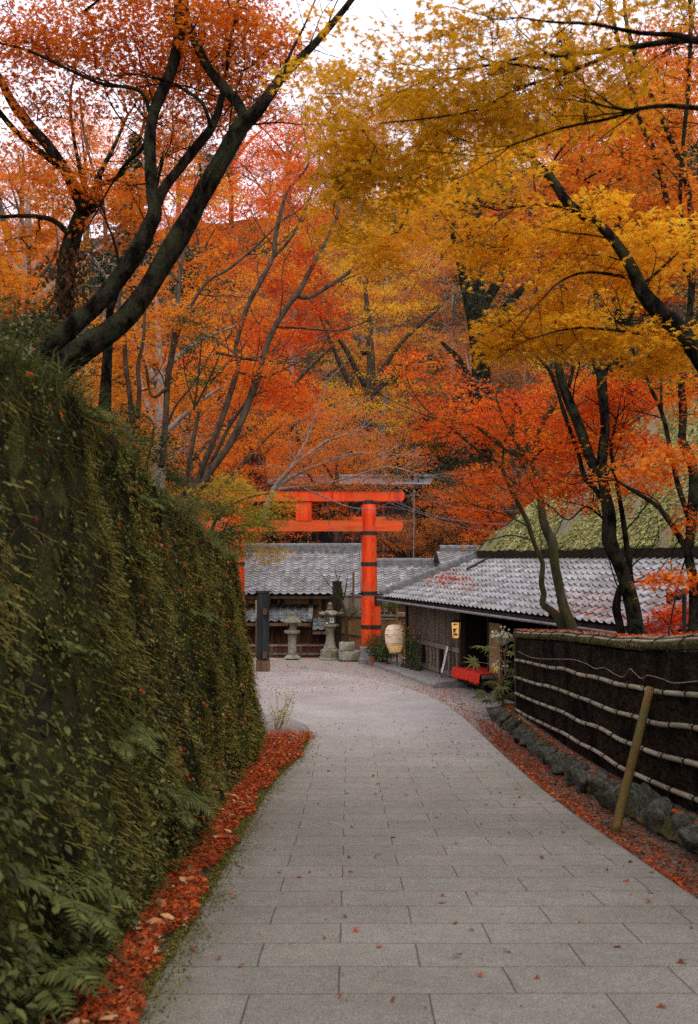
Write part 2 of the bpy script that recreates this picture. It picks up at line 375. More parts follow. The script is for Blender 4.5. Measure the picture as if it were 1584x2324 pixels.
def tree(name, label, cat, limbs, clumps, leaf, bark, tmpl=MAPLE5, size=.05, dens=1.0, spr=(.34, 26), seed=1, rt=.0035, group=None, twigbark=None, px=True, sides=9, tint=None, tilt=.5, extra=None, twiglet=True, flat=.16):
    """limbs: [(pts, radii)]; clumps: [(centre, radii(3), number of sprays, tint offset)]"""
    rng = np.random.default_rng(seed)
    base = limbs[0][0][0]
    root = thing(name, label, cat, base, group=group)
    mb = MB()
    spurs = SPURS.get(name)
    if spurs: limbs = limbs+spur_limbs(limbs, rng, spurs)
    for p, r in limbs:
        q, rr = resample(p, r, max(.08, float(np.max(r))*1.2))
        k = rr[:, None]*.12
        q = q+np.array([[mnoise.noise(Vector(x*1.7)), mnoise.noise(Vector(x*1.7+9)), 0] for x in q])*k*2
        rr = rr*(1+.13*np.array([mnoise.noise(Vector(x*3.1+4)) for x in q]))
        mb.tube(q, rr, sides if np.max(rr) > .03 else 6)
    mb.build('trunk', bark, root, smooth=True)
    S = []; T = []
    for c, r, n, t in clumps:
        n = max(1, int(n*dens)); S.append(ellipsoid_pts(rng, c, r, n)); T.append(np.full(n, t))
    S = np.concatenate(S); T = np.concatenate(T)
    tb = MB()
    for pts, r0, r1 in grow(limbs, S, rng, rt):
        tb.tube(pts, np.linspace(r0, r1, len(pts)), 5 if r0 > .014 else 3, cap=False)
    if twiglet:
        for s in S:
            for k in range(3):
                a = rng.uniform(0, 6.28); L = spr[0]*rng.uniform(.5, .95); e = s+np.array([math.cos(a)*L, math.sin(a)*L, rng.normal(0, .12)*L])
                tb.tube(np.stack([s, (s+e)/2+np.array([0, 0, .04*L]), e]), [rt*.7, rt*.55, rt*.35], 3, cap=False)
    tb.build('branches', twigbark or bark, root, smooth=True)
    if spr[1] > 0:
        lb = MB()
        sprays(lb, S, spr[0]*rng.uniform(.7, 1.3, len(S)), spr[1], tmpl, size, rng, tilt=tilt, flat=flat, tint0=np.clip(rng.normal(.5, .17, len(S))+T, .02, .98))
        if extra: extra(lb, rng)
        lb.build('crown', LM[leaf], root)
    return root
def limb(Y, *uvw, dY=None):
    """traced limb: (u, v, width px) at forward distance Y (or Y..dY)"""
    n = len(uvw); Ys = np.linspace(Y, Y if dY is None else dY, n)
    return (np.array([P(u, v, y) for (u, v, w), y in zip(uvw, Ys)]), np.array([PX(w, y)/2 for (u, v, w), y in zip(uvw, Ys)]))
def clump(u, v, Y, ru, rv, rY, n, t=0.): return (P(u, v, Y), (PX(ru, Y), rY, PX(rv, Y)), n, t)

# ------------------------------------------------------------------ camera, world, light
cd = bpy.data.cameras.new('camera'); cam = bpy.data.objects.new('camera', cd); C.objects.link(cam)
cam.location = (0, 0, EYE); cam.rotation_euler = (math.pi/2+PITCH, 0, 0)
cd.sensor_width = 36; cd.sensor_fit = 'AUTO'; cd.lens = 2260/2324*36; cd.clip_end = 600; cd.clip_start = .05
cd.dof.use_dof = True; cd.dof.focus_distance = 22; cd.dof.aperture_fstop = 3.2
sc.camera = cam
SUN_EL, SUN_AZ = math.radians(58), math.radians(165)      # azimuth measured from +Y (view direction) clockwise
w = bpy.data.worlds.new('World'); sc.world = w; w.use_nodes = True; nt = w.node_tree; nt.nodes.clear()
sky = N(nt, 'ShaderNodeTexSky', sky_type='NISHITA'); sky.sun_disc = False; sky.sun_elevation = SUN_EL; sky.sun_rotation = SUN_AZ
sky.air_density = 1.0; sky.dust_density = 4.0; sky.ozone_density = 1.0
bg = N(nt, 'ShaderNodeBackground'); bg.inputs[1].default_value = .15; wo = N(nt, 'ShaderNodeOutputWorld')
cl = N(nt, 'ShaderNodeTexNoise'); cl.inputs['Scale'].default_value = 2.2; cl.inputs['Detail'].default_value = 4
tcw = N(nt, 'ShaderNodeTexCoord'); nt.links.new(tcw.outputs['Generated'], cl.inputs['Vector'])
ccol = ramp(nt, cl.outputs['Fac'], [(.3, (6.6, 6.3, 7.1)), (.7, (8.2, 7.9, 8.6))])      # a closed layer of pale cloud over the sky
nt.links.new(mixc(nt, sky.outputs[0], ccol, .86), bg.inputs[0]); nt.links.new(bg.outputs[0], wo.inputs[0])
ld = bpy.data.lights.new('sun', 'SUN'); ld.energy = .9; ld.angle = math.radians(25); ld.color = (1, .95, .88)
sun = bpy.data.objects.new('sun', ld); C.objects.link(sun)
sd = Vector((math.sin(SUN_AZ)*math.cos(SUN_EL), math.cos(SUN_AZ)*math.cos(SUN_EL), math.sin(SUN_EL)))
sun.rotation_euler = sd.to_track_quat('Z', 'Y').to_euler(); sun.location = (0, 0, 60)
vs = sc.view_settings; vs.view_transform = 'Standard'; vs.look = 'None'; vs.gamma = 1; vs.exposure = 0.72
cy = sc.cycles; cy.use_denoising = False; cy.max_bounces = 7; cy.diffuse_bounces = 4; cy.transmission_bounces = 4; cy.glossy_bounces = 2; cy.sample_clamp_indirect = 6

# ------------------------------------------------------------------ terrain
def smooth(x): x = np.clip(x, 0, 1); return x*x*(3-2*x)
def bank_off(X, Y): return None
def hill(X, Y):
    X = np.asarray(X, float); Y = np.asarray(Y, float)
    back = np.maximum(0, Y-41-.10*np.maximum(0, -X))
    k = .66-.0015*np.clip(-X-2, 0, 40)+.003*np.clip(X, 0, 30)
    hb = np.where(back < 70, back*k-3.0*(1-np.exp(-back/5)), 70*k-3+(back-70)*.1)
    hr = np.maximum(0, X-13-.0*Y)*.55
    hl = np.maximum(0, -X-22)*.5
    return np.maximum(np.maximum(hb, hr), hl)
def ground_z(X, Y):
    X = np.asarray(X, float); Y = np.asarray(Y, float)
    low = -1.35*smooth((Y-31.1)/.9)*(1-smooth((Y-41)/6))
    z = g(Y)-.035+low+hill(X, Y)
    z = z+.28*smooth((X-2.75)/.3)*(1-smooth((Y-17.5)/2.5))*(X < 12)
    return z
def axis(*segs):
    out = []
    for a, b, s in segs: out += list(np.arange(a, b, s))
    return np.array(out+[segs[-1][1]])
xs = axis((-90, -24, 3), (-24, -6, .8), (-6, 5, .2), (5, 24, .8), (24, 90, 3)); ys = axis((-8, 0, .5), (0, 44, .25), (44, 130, 1.6), (130, 190, 10))
GX, GY = np.meshgrid(xs, ys, indexing='xy')
GZ = ground_z(GX, GY)
far = (GY > 43) | (GX > 13)
rough = np.array([mnoise.noise(Vector((x*.25, y*.25, 3))) for x, y in zip(GX.ravel(), GY.ravel())]).reshape(GX.shape)
GZ = GZ+np.where(far, rough*.8, rough*.012)
M_ground = pmat('earth', (.055,.042,.03), (.12,.095,.07), 5, .95, .7, 40, .012, c3=(.085,.06,.04), scale3=2.0, world=True)
m, nt, out = newmat('ground_cover')
b = N(nt, 'ShaderNodeBsdfPrincipled'); b.inputs['Roughness'].default_value = .95; b.inputs['Specular IOR Level'].default_value = .2
geo = N(nt, 'ShaderNodeNewGeometry'); sep = N(nt, 'ShaderNodeSeparateXYZ'); nt.links.new(geo.outputs['Position'], sep.inputs[0])
earth = ramp(nt, noise_out(nt, 7, 6, world=True), [(.35, (.055,.042,.03)), (.55, (.12,.092,.066)), (.7, (.17,.14,.105))])
grav = ramp(nt, noise_out(nt, 60, 3, world=True), [(.35, (.15,.135,.115)), (.62, (.36,.335,.305))])
wood = ramp(nt, noise_out(nt, 1.2, 6, world=True), [(.3, (.018,.02,.012)), (.5, (.05,.045,.02)), (.7, (.10,.06,.03))])
mr = N(nt, 'ShaderNodeMapRange'); mr.inputs[1].default_value = 16.5; mr.inputs[2].default_value = 20; nt.links.new(sep.outputs['Y'], mr.inputs[0])
c1 = mixc(nt, earth, grav, mr.outputs[0])
mr2 = N(nt, 'ShaderNodeMapRange'); mr2.inputs[1].default_value = 31.2; mr2.inputs[2].default_value = 32.2; nt.links.new(sep.outputs['Y'], mr2.inputs[0])
nt.links.new(mixc(nt, c1, wood, mr2.outputs[0]), b.inputs['Base Color'])
nt.links.new(bump(nt, noise_out(nt, 55, 5, world=True), .7, .015), b.inputs['Normal']); nt.links.new(b.outputs[0], out.inputs[0]); M_ground = m
struct(MB().grid(np.stack([GX, GY, GZ], -1)).build('ground', M_ground, smooth=True))

# path: paving slabs from the camera down to the bend, turning left under the gate
def curve(pts, n):
    q, _ = resample(np.array([(x, y, 0) for x, y in pts]), np.zeros(len(pts)), .05)
    d = np.concatenate([[0], np.cumsum(np.linalg.norm(np.diff(q, axis=0), axis=1))]); t = np.linspace(0, d[-1], n)
    return np.stack([np.interp(t, d, q[:, 0]), np.interp(t, d, q[:, 1])], -1)
le = curve([(-1.0,-6),(-1.0,2),(-.97,6),(-1.0,10.5),(-.93,13),(-.72,15),(-.68,17.3),(-.95,18.6),(-1.8,19.6),(-4,20.4),(-14,22)], 200)
re_ = curve([(2.4,-6),(2.38,2),(2.36,6),(2.36,10),(2.33,14),(2.25,17.6),(2.1,20),(1.7,22.4),(.7,25),(-1.2,27.4),(-4.5,29),(-14,31)], 200)
tt = np.concatenate([[0, .004, .012], np.linspace(.03, .97, 24), [.988, .996, 1]])[None, :, None]
PG = le[:, None]*(1-tt)+re_[:, None]*tt
wob = np.array([mnoise.noise(Vector((x*.9, y*.9, 7)))*.006 for x, y in PG.reshape(-1, 2)]).reshape(PG.shape[:2])
PGz = g(PG[..., 1])+wob
edge = np.minimum(tt[..., 0], 1-tt[..., 0]); PGz = PGz-.05*(edge == 0)
m, nt, out = newmat('paving_slabs')
b = N(nt, 'ShaderNodeBsdfPrincipled'); b.inputs['Specular IOR Level'].default_value = .45
geo = N(nt, 'ShaderNodeNewGeometry'); sep = N(nt, 'ShaderNodeSeparateXYZ'); nt.links.new(geo.outputs['Position'], sep.inputs[0])
mp = N(nt, 'ShaderNodeMapping'); mp.inputs['Location'].default_value = (.035+.43, .24, 0); nt.links.new(geo.outputs['Position'], mp.inputs['Vector'])
wp = N(nt, 'ShaderNodeTexNoise'); wp.inputs['Scale'].default_value = 1.6; nt.links.new(geo.outputs['Position'], wp.inputs['Vector'])
vm = N(nt, 'ShaderNodeVectorMath', operation='SCALE'); vm.inputs['Scale'].default_value = .03; nt.links.new(wp.outputs['Color'], vm.inputs[0])
va = N(nt, 'ShaderNodeVectorMath', operation='ADD'); nt.links.new(mp.outputs[0], va.inputs[0]); nt.links.new(vm.outputs[0], va.inputs[1])
br = N(nt, 'ShaderNodeTexBrick'); br.offset = .5; br.inputs['Scale'].default_value = 1; br.inputs['Brick Width'].default_value = .86; br.inputs['Row Height'].default_value = .43
br.inputs['Mortar Size'].default_value = .0055; br.inputs['Mortar Smooth'].default_value = .25; br.inputs['Color1'].default_value = (.93,.93,.92,1); br.inputs['Color2'].default_value = (1.06,1.055,1.04,1); br.inputs['Mortar'].default_value = (.30,.27,.225,1)
nt.links.new(va.outputs[0], br.inputs['Vector'])
speck = ramp(nt, noise_out(nt, 130, 3, world=True), [(.33, (.098,.094,.080)), (.5, (.190,.183,.163)), (.68, (.315,.305,.278))])
broad = mixc(nt, ramp(nt, noise_out(nt, .8, 6, world=True, rough=.65), [(.3, (.78,.78,.72)), (.7, (1.12,1.11,1.07))]), ramp(nt, noise_out(nt, 9, 5, world=True, rough=.7), [(.35, (.88,.88,.86)), (.6, (1.05,1.05,1.04))]), 1.0, 'MULTIPLY')
pale = ramp(nt, noise_out(nt, 90, 3, world=True), [(.33, (.20,.185,.18)), (.65, (.40,.375,.372))])
mrp = N(nt, 'ShaderNodeMapRange'); mrp.inputs[1].default_value = 13; mrp.inputs[2].default_value = 18.5; nt.links.new(sep.outputs['Y'], mrp.inputs[0])
col = mixc(nt, speck, pale, mrp.outputs[0])
jf = N(nt, 'ShaderNodeMapRange'); jf.inputs[1].default_value = 15.5; jf.inputs[2].default_value = 18.5; jf.inputs[3].default_value = 1; jf.inputs[4].default_value = 0; nt.links.new(sep.outputs['Y'], jf.inputs[0])
col = mixc(nt, col, broad, 1.0, 'MULTIPLY'); col = mixc(nt, col, mixc(nt, (1,1,1), br.outputs['Color'], jf.outputs[0]), 1.0, 'MULTIPLY')
mossn = ramp(nt, noise_out(nt, 3.2, 5, world=True), [(.40, (0,0,0)), (.62, (1,1,1))])
xf = N(nt, 'ShaderNodeMapRange'); xf.inputs[1].default_value = -.62; xf.inputs[2].default_value = -1.0; nt.links.new(sep.outputs['X'], xf.inputs[0])
mm = N(nt, 'ShaderNodeMath', operation='MULTIPLY'); nt.links.new(mossn, mm.inputs[0]); nt.links.new(xf.outputs[0], mm.inputs[1])
mm2 = N(nt, 'ShaderNodeMath', operation='MULTIPLY'); nt.links.new(mm.outputs[0], mm2.inputs[0]); nt.links.new(jf.outputs[0], mm2.inputs[1])
col = mixc(nt, col, (.085,.082,.028), mm2.outputs[0])
nt.links.new(col, b.inputs['Base Color'])
rr = ramp(nt, noise_out(nt, 2.2, 4, world=True), [(.3, (.55,)*3), (.7, (.78,)*3)]); nt.links.new(rr, b.inputs['Roughness'])
nt.links.new(bump(nt, noise_out(nt, 140, 3, world=True), .35, .004), b.inputs['Normal']); nt.links.new(b.outputs[0], out.inputs[0])
struct(MB().grid(np.concatenate([PG, PGz[..., None]], -1)).build('paved_path', m, smooth=True))
M_path = m

# ------------------------------------------------------------------ left: leaning mossy wall and the bank on top
foot = curve([(-1.46,-5),(-1.42,2),(-1.36,6),(-1.45,11),(-1.46,15),(-1.62,16.3),(-2.1,17.2),(-3.2,17.9),(-6,18.6),(-14,20)], 640)
nrm2 = np.gradient(foot, axis=0); nrm2 /= np.linalg.norm(nrm2, axis=1)[:, None]; inw = np.stack([-nrm2[:, 1], nrm2[:, 0]], -1)   # inward = left of travel
arc = np.concatenate([[0], np.cumsum(np.linalg.norm(np.diff(foot, axis=0), axis=1))])
TOPY = np.interp(foot[:, 1], [-5, 3, 5, 6.7, 9.4, 12, 14, 16.2, 17.3, 20], [4.5, 4.15, 3.98, 3.90, 3.58, 3.28, 3.06, 2.84, 2.76, 2.8])
NV = 84
WG = np.zeros((len(foot), NV, 3)); WN = np.zeros_like(WG)
hs = np.linspace(0, 1, NV)
gz = g(foot[:, 1])-.06
zf = gz[:, None]+(TOPY-gz)[:, None]*hs[None]
bat = .47*(hs**1.1)
WG[..., :2] = foot[:, None]+inw[:, None]*bat[None, :, None]; WG[..., 2] = zf
WN[..., :2] = -inw[:, None]; WN[..., 2] = .13
WN /= np.linalg.norm(WN, axis=2)[..., None]
def wall_disp(a, z):
    s = a+.13*z
    big = mnoise.noise(Vector((s*1.1, z*.55, 1.7)))*.045+mnoise.noise(Vector((s*2.6, z*.8, 5)))*.065
    rid = (1-abs(mnoise.noise(Vector((s*3.6, z*.7, 11)))))**2*.17+(1-abs(mnoise.noise(Vector((s*8, z*1.6, 15)))))**2*.05
    return 1.35*(big+rid-.09)+mnoise.noise(Vector((s*14, z*9, 3)))*.02
D = np.array([[wall_disp(arc[i], zf[i, j]) for j in range(NV)] for i in range(len(foot))])
D *= smooth(hs/.08)[None]*.8+.2
WG = WG+WN*D[..., None]
M_wallm = pmat('moss_covered_stone', (.008,.009,.004), (.065,.066,.016), 4, .95, 1, 22, .05, (1,1,.45), c3=(.026,.021,.011), scale3=1.8, world=True)
wall_root = thing('mossy_wall', 'tall leaning stone wall overgrown with moss and hanging plants, left of the path', 'wall', (-1.42, 6, g(6)))
MB().grid(WG).build('stonework', M_wallm, wall_root, smooth=True)
# hanging moss strands and small leaves growing on the wall
rng = np.random.default_rng(11)
def wall_sample(n, ymax=18.5, ymin=1.0, seedn=0, thr=-.1, hb=None, ridge=None):
    out = []
    while sum(len(o) for o in out) < n:
        i = rng.integers(0, len(foot)-1, n*2); j = rng.integers(0, NV-1, n*2) if hb is None else np.clip((hb(rng, n*2)*NV).astype(int), 0, NV-2)
        ok = (foot[i, 1] > ymin) & (foot[i, 1] < ymax) & (foot[i, 0] > -6)
        # nearer wall shows larger: keep density per metre
        i, j = i[ok], j[ok]
        den = np.array([mnoise.noise(Vector(((arc[a]+.13*zf[a, b_])*2.4, zf[a, b_]*.7, 21+seedn)))+.4*mnoise.noise(Vector(((arc[a]+.13*zf[a, b_])*6, zf[a, b_]*2, 31))) for a, b_ in zip(i, j)])
        if ridge is not None: den = den*.10+D[i, j]-ridge-rng.uniform(-.07, .07, len(i))  # lighter moss kept to ridges, so they look lit and the recesses dark
        k = den > thr; out.append(np.stack([i[k], j[k]], 1))
    return np.concatenate(out)[:n]
mb = MB()
RID = float(np.median(D)); ij = wall_sample(30000, thr=.0, ridge=RID+.04)
p0 = WG[ij[:, 0], ij[:, 1]]+rng.normal(0, .03, (len(ij), 3)); nn = WN[ij[:, 0], ij[:, 1]]
L = rng.uniform(.04, .15, len(ij))*np.where(p0[:, 2]-g(p0[:, 1]) < .3, .5, 1)
down = np.array([0, .10, -1.])+rng.normal(0, .16, (len(ij), 3)); down /= np.linalg.norm(down, axis=1)[:, None]
side = np.cross(down, nn); side /= np.linalg.norm(side, axis=1)[:, None]
wd = (rng.uniform(.0022, .0055, len(ij))*np.interp(foot[ij[:, 0], 1], [4, 9, 16], [.8, 1.2, 1.9]))[:, None]
p1 = p0+nn*rng.uniform(.02, .08, len(ij))[:, None]+down*(L*.45)[:, None]; p2 = p0+nn*rng.uniform(.0, .05, len(ij))[:, None]+down*L[:, None]
V = np.stack([p0-side*wd, p0+side*wd, p1+side*wd, p1-side*wd, p2], 1).reshape(-1, 3)
base = np.arange(len(ij))*5
tn = np.array([mnoise.noise(Vector((arc[a]*1.3, zf[a, b_]*.9, 41))) for a, b_ in ij])
dv_ = D[ij[:, 0], ij[:, 1]]; tv = np.clip(.50+tn*.7+rng.normal(0, .17, len(ij)), 0, .94)
mb.add(V, np.stack([base, base+1, base+2, base+3], 1), tv)
mb.v.append(np.zeros((0, 3)));
F3 = np.stack([base+3, base+2, base+4], 1); mb.l.append(F3.ravel()); mb.c.append(np.full(len(F3), 3)); mb.t.append(tv); mb.m.append(np.zeros(len(F3), int))
o = mb.build('hanging_moss', LM['moss']); o['kind'] = 'stuff'; tag(o, 'olive moss strands hanging down the face of the leaning wall', 'moss')
ij = wall_sample(120000, thr=.0, ridge=RID-.005); n = len(ij); c = WG[ij[:, 0], ij[:, 1]]; nn = WN[ij[:, 0], ij[:, 1]]
tn = np.array([mnoise.noise(Vector((arc[a]*1.7, zf[a, b_]*1.3, 51)))+.5*mnoise.noise(Vector((arc[a]*6, zf[a, b_]*4, 53))) for a, b_ in ij])
mb = MB(); put_leaves(mb, DIAM, c+rng.normal(0, .018, (n, 3))+nn*np.abs(rng.normal(.012, .012, n))[:, None], nn+[0, 0, .7]+rng.normal(0, .5, (n, 3)), nn*.4+[0, 0, -.8]+rng.normal(0, .6, (n, 3)), np.interp(foot[ij[:, 0], 1], [3, 8, 16], [.011, .016, .022])*rng.uniform(.5, 1.5, n), np.clip(.42+tn*.6+rng.normal(0, .13, n), 0, .95))
o = mb.build('moss_cushions', LM['moss']); o['kind'] = 'stuff'; tag(o, 'patchy cushions of olive moss covering the raised stones of the leaning wall', 'moss')
def cluster_leaves(name, n_cl, per, rad, tmpl, size, mat_, seedn, thr, label, cat, hb=None, ymax=18, tmu=.5, ymin=1.0):
    ij = wall_sample(n_cl, thr=thr, seedn=seedn, hb=hb, ymax=ymax, ymin=ymin)
    c = np.repeat(WG[ij[:, 0], ij[:, 1]], per, 0); nn = np.repeat(WN[ij[:, 0], ij[:, 1]], per, 0); n = len(c)
    pos = c+rng.normal(0, rad, (n, 3))*np.array([.5, 1, 1.])+nn*np.abs(rng.normal(.04, .04, n))[:, None]
    nr = nn*.8+np.array([0, 0, .8])+rng.normal(0, .45, (n, 3)); tan = nn*.5+np.array([0, 0, -.6])+rng.normal(0, .6, (n, 3))
    mb = MB(); put_leaves(mb, tmpl, pos, nr, tan, size*rng.uniform(.5, 1.3, n), np.clip(np.repeat(rng.normal(tmu, .16, n_cl), per)+rng.normal(0, .1, n), 0, 1))
    o = mb.build(name, LM[mat_]); o['kind'] = 'stuff'; tag(o, label, cat); return o
cluster_leaves('creeping_leaves', 1100, 9, .08, OVAL, .024, 'fern', 3, .1, 'small green creeper leaves growing in patches over the mossy wall', 'creeper', tmu=.72)
cluster_leaves('olive_creeping_leaves', 900, 12, .07, OVAL, .022, 'lime', 9, .12, 'yellow olive creeper leaves speckling the far end of the mossy wall', 'creeper', ymin=7, tmu=.25)
cluster_leaves('low_wall_leaves', 260, 16, .10, OVAL, .034, 'fern', 15, .0, 'grey green leafy plants along the lower half of the near mossy wall', 'wall plants', hb=lambda r_, n_: r_.beta(1.6, 4, n_), ymax=9.5, tmu=.5)
cluster_leaves('corner_leaves', 160, 16, .12, OVAL, .045, 'fern', 25, -.4, 'broad dark green leaves at the wall foot in the bottom left corner', 'wall plants', hb=lambda r_, n_: r_.beta(1.2, 7, n_), ymax=5.2, ymin=2.5, tmu=.42)
cluster_leaves('caught_leaves', 90, 4, .05, MAPLE5, .030, 'litter', 5, -.6, 'red maple leaves caught on the moss of the leaning wall', 'fallen leaves', tmu=.3)
cluster_leaves('withered_leaves', 620, 4, .06, MAPLE5, .030, 'litterb', 6, -.2, 'brown withered leaves caught all over the far half of the mossy wall', 'fallen leaves', tmu=.62, ymin=7)

# bank above the wall
top = WG[:, -1].copy(); nb = 40; xsb = np.linspace(0, 1, nb)**1.7
BG = np.zeros((len(foot)//2, nb, 3))
for ii, i in enumerate(range(0, len(foot)-1, 2)):
    p = top[i]
    d2 = inw[i]; reach = 26 if foot[i, 1] < 16 else 26
    dirv = np.array([-1, .0]) if foot[i, 1] < 15.5 else d2*(.3)+np.array([-1, 0])*.7
    dirv = dirv/np.linalg.norm(dirv)
    q = p[:2]+dirv*(xsb*reach)[:, None]
    BG[ii, :, :2] = q; BG[ii, :, 2] = p[2]-.06+.05*np.sin(xsb*3)+(xsb*reach)*.20+np.maximum(0, xsb*reach-3)*.15
BGn = np.array([mnoise.noise(Vector(p*.7))*.12+mnoise.noise(Vector(p*3))*.03 for p in BG.reshape(-1, 3)]).reshape(BG.shape[:2]); BG[..., 2] += BGn*smooth(xsb/.05)[None]
M_bank = pmat('bank_soil', (.025,.024,.012), (.075,.06,.03), 3, .95, .8, 20, .03, world=True, c3=(.05,.06,.02), scale3=1)
struct(MB().grid(BG).build('bank', M_bank, smooth=True))
def bank_pt(i, dist):
    i = int(np.clip(i, 0, len(BG)-1)); j = np.interp(dist/26, xsb, np.arange(nb)); a = int(j); f = j-a
    return BG[i, a]*(1-f)+BG[i, min(a+1, nb-1)]*f
# grass on the edge of the wall and the bank
def blades(mb, base, L, lean, wd, tint, rng):
    n = len(base); d = lean/np.linalg.norm(lean, axis=1)[:, None]; upv = np.array([0, 0, 1.])
    side = np.cross(d, upv)+rng.normal(0, .2, (n, 3)); side /= np.linalg.norm(side, axis=1)[:, None]
    w_ = wd[:, None]; L = L[:, None]
    p1 = base+upv*L*.45+d*L*.15; p2 = base+upv*L*.62+d*L*.45; p3 = base+upv*L*.48+d*L*.85
    V = np.stack([base-side*w_, base+side*w_, p1+side*w_, p1-side*w_, p2+side*w_*.8, p2-side*w_*.8, p3], 1).reshape(-1, 3)
    b0 = np.arange(n)*7
    mb.add(V, np.concatenate([np.stack([b0, b0+1, b0+2, b0+3], 1), np.stack([b0+3, b0+2, b0+4, b0+5], 1)]), np.concatenate([tint, tint]))
    F = np.stack([b0+5, b0+4, b0+6], 1); mb.v.append(np.zeros((0, 3))); mb.l.append(F.ravel()); mb.c.append(np.full(n, 3)); mb.t.append(tint); mb.m.append(np.zeros(n, int))
n = 22000; ii = rng.integers(10, 268, n)
dist = np.abs(rng.normal(0, .28, n)); bs_ = np.array([bank_pt(a, d) for a, d in zip(ii, dist)])+rng.normal(0, .02, (n, 3))
ow = -inw[np.clip(ii*2, 0, len(inw)-1)]
lean = np.concatenate([ow*rng.uniform(.2, 1.2, n)[:, None], rng.normal(-.1, .2, (n, 1))], 1)+rng.normal(0, .35, (n, 3))
hgt = np.clip(.27+.16*np.array([mnoise.noise(Vector((a*.07, 3, 1))) for a in ii]), .08, .5)*rng.uniform(.5, 1.3, n)
mb = MB(); blades(mb, bs_, hgt, lean, rng.uniform(.0025, .006, n), np.clip(rng.normal(.48, .2, n)+.22*smooth((foot[np.clip(ii*2, 0, len(foot)-1), 1]-7)/5), 0, 1), rng)
o = mb.build('bank_grass', LM['fern']); o['kind'] = 'stuff'; tag(o, 'shaggy green grass spilling over the top edge of the mossy wall', 'grass')

# ferns and leafy undergrowth
def fern_mesh(rng, nf=9, L=.42, npin=16, pw=.5):
    mb = MB()
    for k in range(nf):
        a = k*2*math.pi/nf+rng.uniform(-.3, .3); l = L*rng.uniform(.7, 1.15); t = np.linspace(0, 1, 9)
        el = rng.uniform(.5, 1.1)
        r = l*t*.85; z = l*(el*t-.95*t*t*el*.9); pts = np.stack([r*math.cos(a), r*math.sin(a), z], 1)
        mb.tube(pts, np.linspace(.0035, .001, 9), 3, cap=False, t=.5)
        u = np.repeat(np.linspace(.12, .98, npin), 2); sgn = np.tile([1, -1], npin)
        pos = np.stack([np.interp(u, t, pts[:, c]) for c in range(3)], 1)
        dr = np.array([math.cos(a), math.sin(a), 0]); sd_ = np.array([-math.sin(a), math.cos(a), 0])
        tan = sd_*sgn[:, None]+dr*.45+np.array([0, 0, -.15]); nr = np.array([0, 0, 1.])+dr*.25*(u[:, None]*2-.6)+rng.normal(0, .12, (len(u), 3))
        sz = l*pw*.42*np.sin(np.clip(u*.92+.1, 0, 1)*math.pi)**.8+.01
        tl = (np.array([(0,-.1,0),(.25,-.16,.02),(1,0,-.1),(.25,.16,.02),(0,.1,0)]), np.array([(0,1,2,3)]))
        put_leaves(mb, tl, pos, nr, tan, sz, np.clip(rng.normal(.55, .12, len(u)), 0, 1))
    return mb
fern_protos = []
FERN_SPOTS = [  # u, v, Y, scale, label
 (70, 2050, 4.55, 1.1, 'dark fern at the foot of the mossy wall, bottom left corner'),
 (150, 2190, 4.5, 1.0, 'broad low fern beside the leaf gutter in the lower left corner'),
 (60, 2260, 4.2, 1.1, 'lowest fern in the bottom left corner, cut by the photo frame'),
 (330, 1830, 7.6, 1.0, 'grey green fern clump low on the mossy wall above the leaf gutter'),
 (395, 1800, 8.8, .9, 'fern clump low on the wall nearest the narrow part of the leaf gutter'),
 (250, 1800, 6.9, 1.0, 'fern half way along the wall foot, left of the two lower clumps'),
 (150, 1690, 6.0, .8, 'fern growing in mid wall at the left, above the dark hollow'),
 (60, 1480, 5.2, .7, 'fern high on the wall at the left edge of the photo'),
 (230, 1270, 7.2, .8, 'pale spreading fern below the wall top, under the leaning trunks'),
 (290, 1140, 7.8, .8, 'fern just under the grassy wall top left of the small stems'),
 (430, 1400, 10.5, .7, 'small fern in the middle of the wall towards its far end'),
 (160, 960, 6.6, .8, 'fern on the grassy bank edge below the leaning dark trunks'),
]
for k in range(3):
    fern_protos.append(fern_mesh(np.random.default_rng(40+k)))
fp = []
for i, (u, v, Y, s, lab) in enumerate(FERN_SPOTS):
    p = P(u, v, Y)
    # seat on the wall surface: same height and Y
    k = int(np.argmin(np.abs(foot[:, 1]-Y))); h = np.clip((p[2]-gz[k])/(TOPY[k]-gz[k]), .0, 1); j = int(h*(NV-1)); p = WG[k, j]
    if i < 3:
        o = fern_protos[i].build('fern', LM['fern'], loc=(0, 0, 0)); fp.append(o)
    else: o = fp[i % 3].copy(); C.objects.link(o)
    o.location = p+WN[k, j]*.02; o.rotation_euler = (0, .45 if h > .1 else 0, R.uniform(-.5, .5)); o.scale = (s,)*3
    tag(o, lab, 'fern', 'ferns on the mossy wall')

# leaf gutter along the wall foot
def leaf_bed(name, n, fx, yr, size, mat_, tmpl, label, zoff=.01, pile=.03, ypow=1., tmu=.45, seed=3):
    rng = np.random.default_rng(seed); Y = yr[0]+(yr[1]-yr[0])*rng.uniform(0, 1, n)**ypow
    X = fx(Y, rng); ok = np.isfinite(X); X, Y = X[ok], Y[ok]; n = len(X)
    z = g(Y)+zoff+rng.uniform(0, pile, n)
    nr = np.array([0, 0, 1.])+rng.normal(0, .38, (n, 3)); tan = rng.normal(0, 1, (n, 3))
    mb = MB(); put_leaves(mb, tmpl, np.stack([X, Y, z], 1), nr, tan, size*rng.uniform(.6, 1.3, n), np.clip(rng.normal(tmu, .24, n), 0, 1))
    o = mb.build(name, LM[mat_]); o['kind'] = 'stuff'; tag(o, label, 'fallen leaves'); return o
xl = lambda Y: np.interp(Y, le[:, 1], le[:, 0]); xfoot = lambda Y: np.interp(Y, foot[:450, 1], foot[:450, 0])
